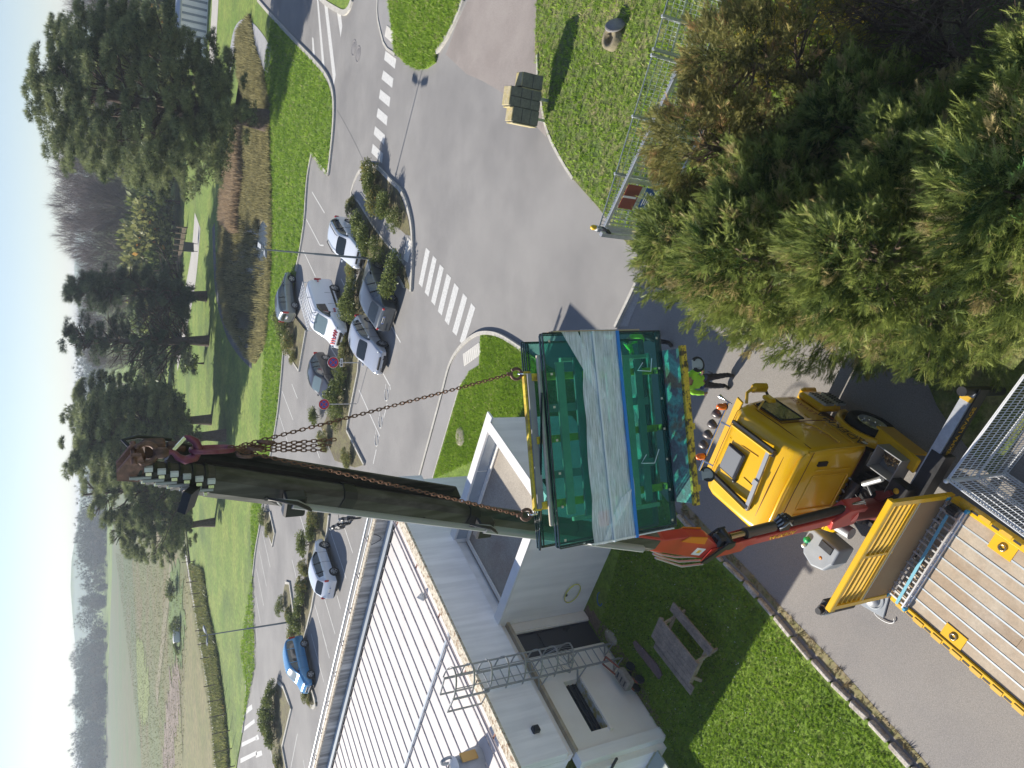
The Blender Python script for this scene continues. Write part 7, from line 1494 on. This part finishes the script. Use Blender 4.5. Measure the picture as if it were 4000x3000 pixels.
poly_sheet(rough([FF(*p) for p in z4((1580, 1660), (1620, -100), (1660, 0), (1750, 500), (1830, 1100), (1900, 1800), (1500, 1900), (1480, 1659), (1520, 1200), (1555, 700))], 2.0), .19, 'tan_field', M_tan)
poly_sheet(rough([FF(*p) for p in z4((1490, 740), (1560, 760), (1555, 1000), (1520, 1400), (1490, 1700), (1405, 1700), (1440, 1300), (1470, 950))], 4.0), .21, 'red_earth', M_earth)
poly_sheet(rough([FF(*p) for p in z4((1485, -120), (1560, -100), (1600, 300), (1585, 640), (1555, 740), (1480, 620), (1470, 300))], 4.0), .21, 'weedy_strip', M_gfield)
ribbon(z4((1590, -330), (1640, 0), (1700, 330), (1755, 690), (1830, 1100), (1870, 1659), (1900, 2100)), 1.3, .22, 'field_path', M_path)
# posts and wires along the field
fe = thing('wire_fence', 'wire fence with thin dark posts between the brown field and the green verge', 'fence')
bases = z4((1690, -130), (1735, 40), (1765, 140), (1790, 250), (1820, 455), (1845, 570), (1870, 690), (1905, 930), (1940, 1060), (1960, 1190), (1985, 1335), (2005, 1490), (2030, 1640)); PT = []
for b in bases:
    p = FF(*b); PT.append(p); MB().cyl((p.x, p.y, .0), (p.x, p.y, 2.1), .06, 6).build('post', M_twigd, fe)
for z in (.9, 1.5, 2.0):
    m = MB()
    for a, b in zip(PT[:-1], PT[1:]): m.bar((a.x, a.y, z), (b.x, b.y, z), .02, .02)
    m.build('wire', M_twigd, fe)
rstuff('hedge_weeds', [FF(*p) for p in z4((1660, -100), (1720, 330), (1780, 690), (1850, 1100), (1890, 1659), (1990, 1659), (1960, 1250), (1890, 700), (1800, 250), (1760, -50))], 9000, (.4, 1.1), L_bushy, .1, .4, .7)
for lab, (x, y), s in (('low dark bush in the weedy strip of the field', (1560, 420), 2.2), ('wide green bush beside the dirt track', (1530, 120), 2.6), ('small dark bush at the end of the weedy strip', (1560, 620), 1.6)): 
    q = FF(*z4((x, y))[0]); bush(lab, q, 0, s, s * .8, z=.1)
q = FF(*z4((1560, 505))[0]); o = MB().box((0, 0, .7), (2.6, 1.6, 1.1), bev=.1).build('white_tank', M_white); o.location = (q.x, q.y, .1); o.rotation_euler = (0, 0, .4); tag(o, 'small white tank among the bushes in the field', 'tank')
rstuff('field_tufts', [FF(*p) for p in z4((1590, 1660), (1640, 0), (1000, -200), (1240, 1659))], 14000, (.15, .4), leafmat('field_weeds', (.09, .11, .03), (.24, .24, .09), .3, .7, dry=(.28, .22, .12)), .2, .5, .8)
# dark panel by the pond, white ribbed shed at the top edge
q = at(775, 968); sg = thing('notice_panel', 'dark square panel on two legs standing on the white path', 'panel', (q.x, q.y, .1), rad(10)); MB().box((0, 0, 1.25), (1.5, .08, 1.4)).build('panel', M_door, sg); MB().box((.6, 0, .28), (.08, .07, .56)).build('leg', M_dark, sg); MB().box((-.6, 0, .28), (.08, .07, .56)).build('leg', M_dark, sg)
q = at(820, 25); sh = thing('shed', 'long white shed with ribbed wall beside the far road', 'shed', (q.x + 4, q.y + 3, .1), rad(-20)); MB().box((0, 0, 1.7), (22, 6, 3.4)).build('wall', M_wall, sh); MB().prism([(-11.2, -3.2), (11.2, -3.2), (11.2, 3.2), (-11.2, 3.2)], 3.4, 3.6).build('roof', M_gut, sh)
for k in range(24): MB().box((-10.6 + .92 * k, -3.03, 1.7), (.3, .08, 3.2)).build('rib', M_greyp, sh)
fg = thing('timber_fence', 'dark timber post fence behind the white path below the wood', 'fence')
for k, f in enumerate(np.linspace(0, 1, 9)):
    q = at(735 - 30 * f, 890 + 180 * f); MB().box((q.x, q.y, .9), (.25, .25, 1.8)).build('post', M_twigd, fg)
a_, b_ = at(735, 890), at(705, 1070); MB().bar((a_.x, a_.y, .6), (b_.x, b_.y, .6), .2, .6).build('rail', M_twigd, fg)
# far wood: one mass of crowns that nobody could count
def wood(name, X, Y, n, hmu, mat, sz):
    Pn = []; Dn = []; Tn = []; 
    for k in range(n):
        x = random.uniform(*X); y = random.uniform(*Y); h = hmu * random.uniform(.65, 1.15); r = h * random.uniform(.25, .42); c = 95
        d = sphere_dirs(c); q = RNG.uniform(.6, 1.05, c); P = d * q[:, None] * [r, r, h * .5] + [x, y, h * .55]; P[:, 2] = np.maximum(P[:, 2], .2); Pn.append(P); Dn.append(d + [0, 0, .3]); Tn.append(np.clip(.35 + .3 * d[:, 2] + RNG.normal(0, .12, c) + random.uniform(-.2, .2), 0, 1))
    P = np.concatenate(Pn); o = put(name, cards_mesh(name, P, np.concatenate(Dn), RNG.uniform(*sz, len(P)), *TUFT, mat, np.concatenate(Tn))); tag(o, kind='stuff'); return o
L_far = leafmat('far_wood', (.03, .045, .02), (.12, .13, .07), .1, .7)
L_far2 = leafmat('far_wood_brown', (.06, .055, .04), (.17, .15, .1), .1, .7)
wood('far_wood', (-520, 60), (690, 770), 260, 19, L_far, (2.0, 3.6))
wood('far_wood', (-420, -60), (630, 690), 90, 11, L_far2, (1.5, 3.0))
wood('far_wood', (-520, -250), (800, 840), 90, 24, L_far, (2.5, 4.0))
m = MB(); n = 60
prof_ = [(-2200 + 4400 * i / n, 2300 + 60 * math.sin(i * .9), 34 + 12 * math.sin(i * .37) + 7 * math.sin(i * 1.1 + 2)) for i in range(n + 1)]
m.add([(x, y, -5) for x, y, z in prof_] + [(x, y + 150, z) for x, y, z in prof_] + [(x, y + 600, -5) for x, y, z in prof_], [(r * (n + 1) + i, r * (n + 1) + i + 1, (r + 1) * (n + 1) + i + 1, (r + 1) * (n + 1) + i) for r in (0, 1) for i in range(n)], True)
tag(m.build('hills', L_far if False else M_terr), kind='structure')
# haze
hz_ = MB().box((0, 1000, 19.0), (6000, 5000, 41.0)).build('haze'); hz_['kind'] = 'stuff'
hm = bpy.data.materials.new('haze'); hm.use_nodes = True; nt = hm.node_tree; nt.nodes.clear(); out = nt.nodes.new('ShaderNodeOutputMaterial'); pv = nt.nodes.new('ShaderNodeVolumePrincipled')
pv.inputs['Color'].default_value = (.78, .88, 1.0, 1); pv.inputs['Density'].default_value = .00045; pv.inputs['Anisotropy'].default_value = .1; nt.links.new(pv.outputs[0], out.inputs['Volume']); hz_.data.materials.append(hm)
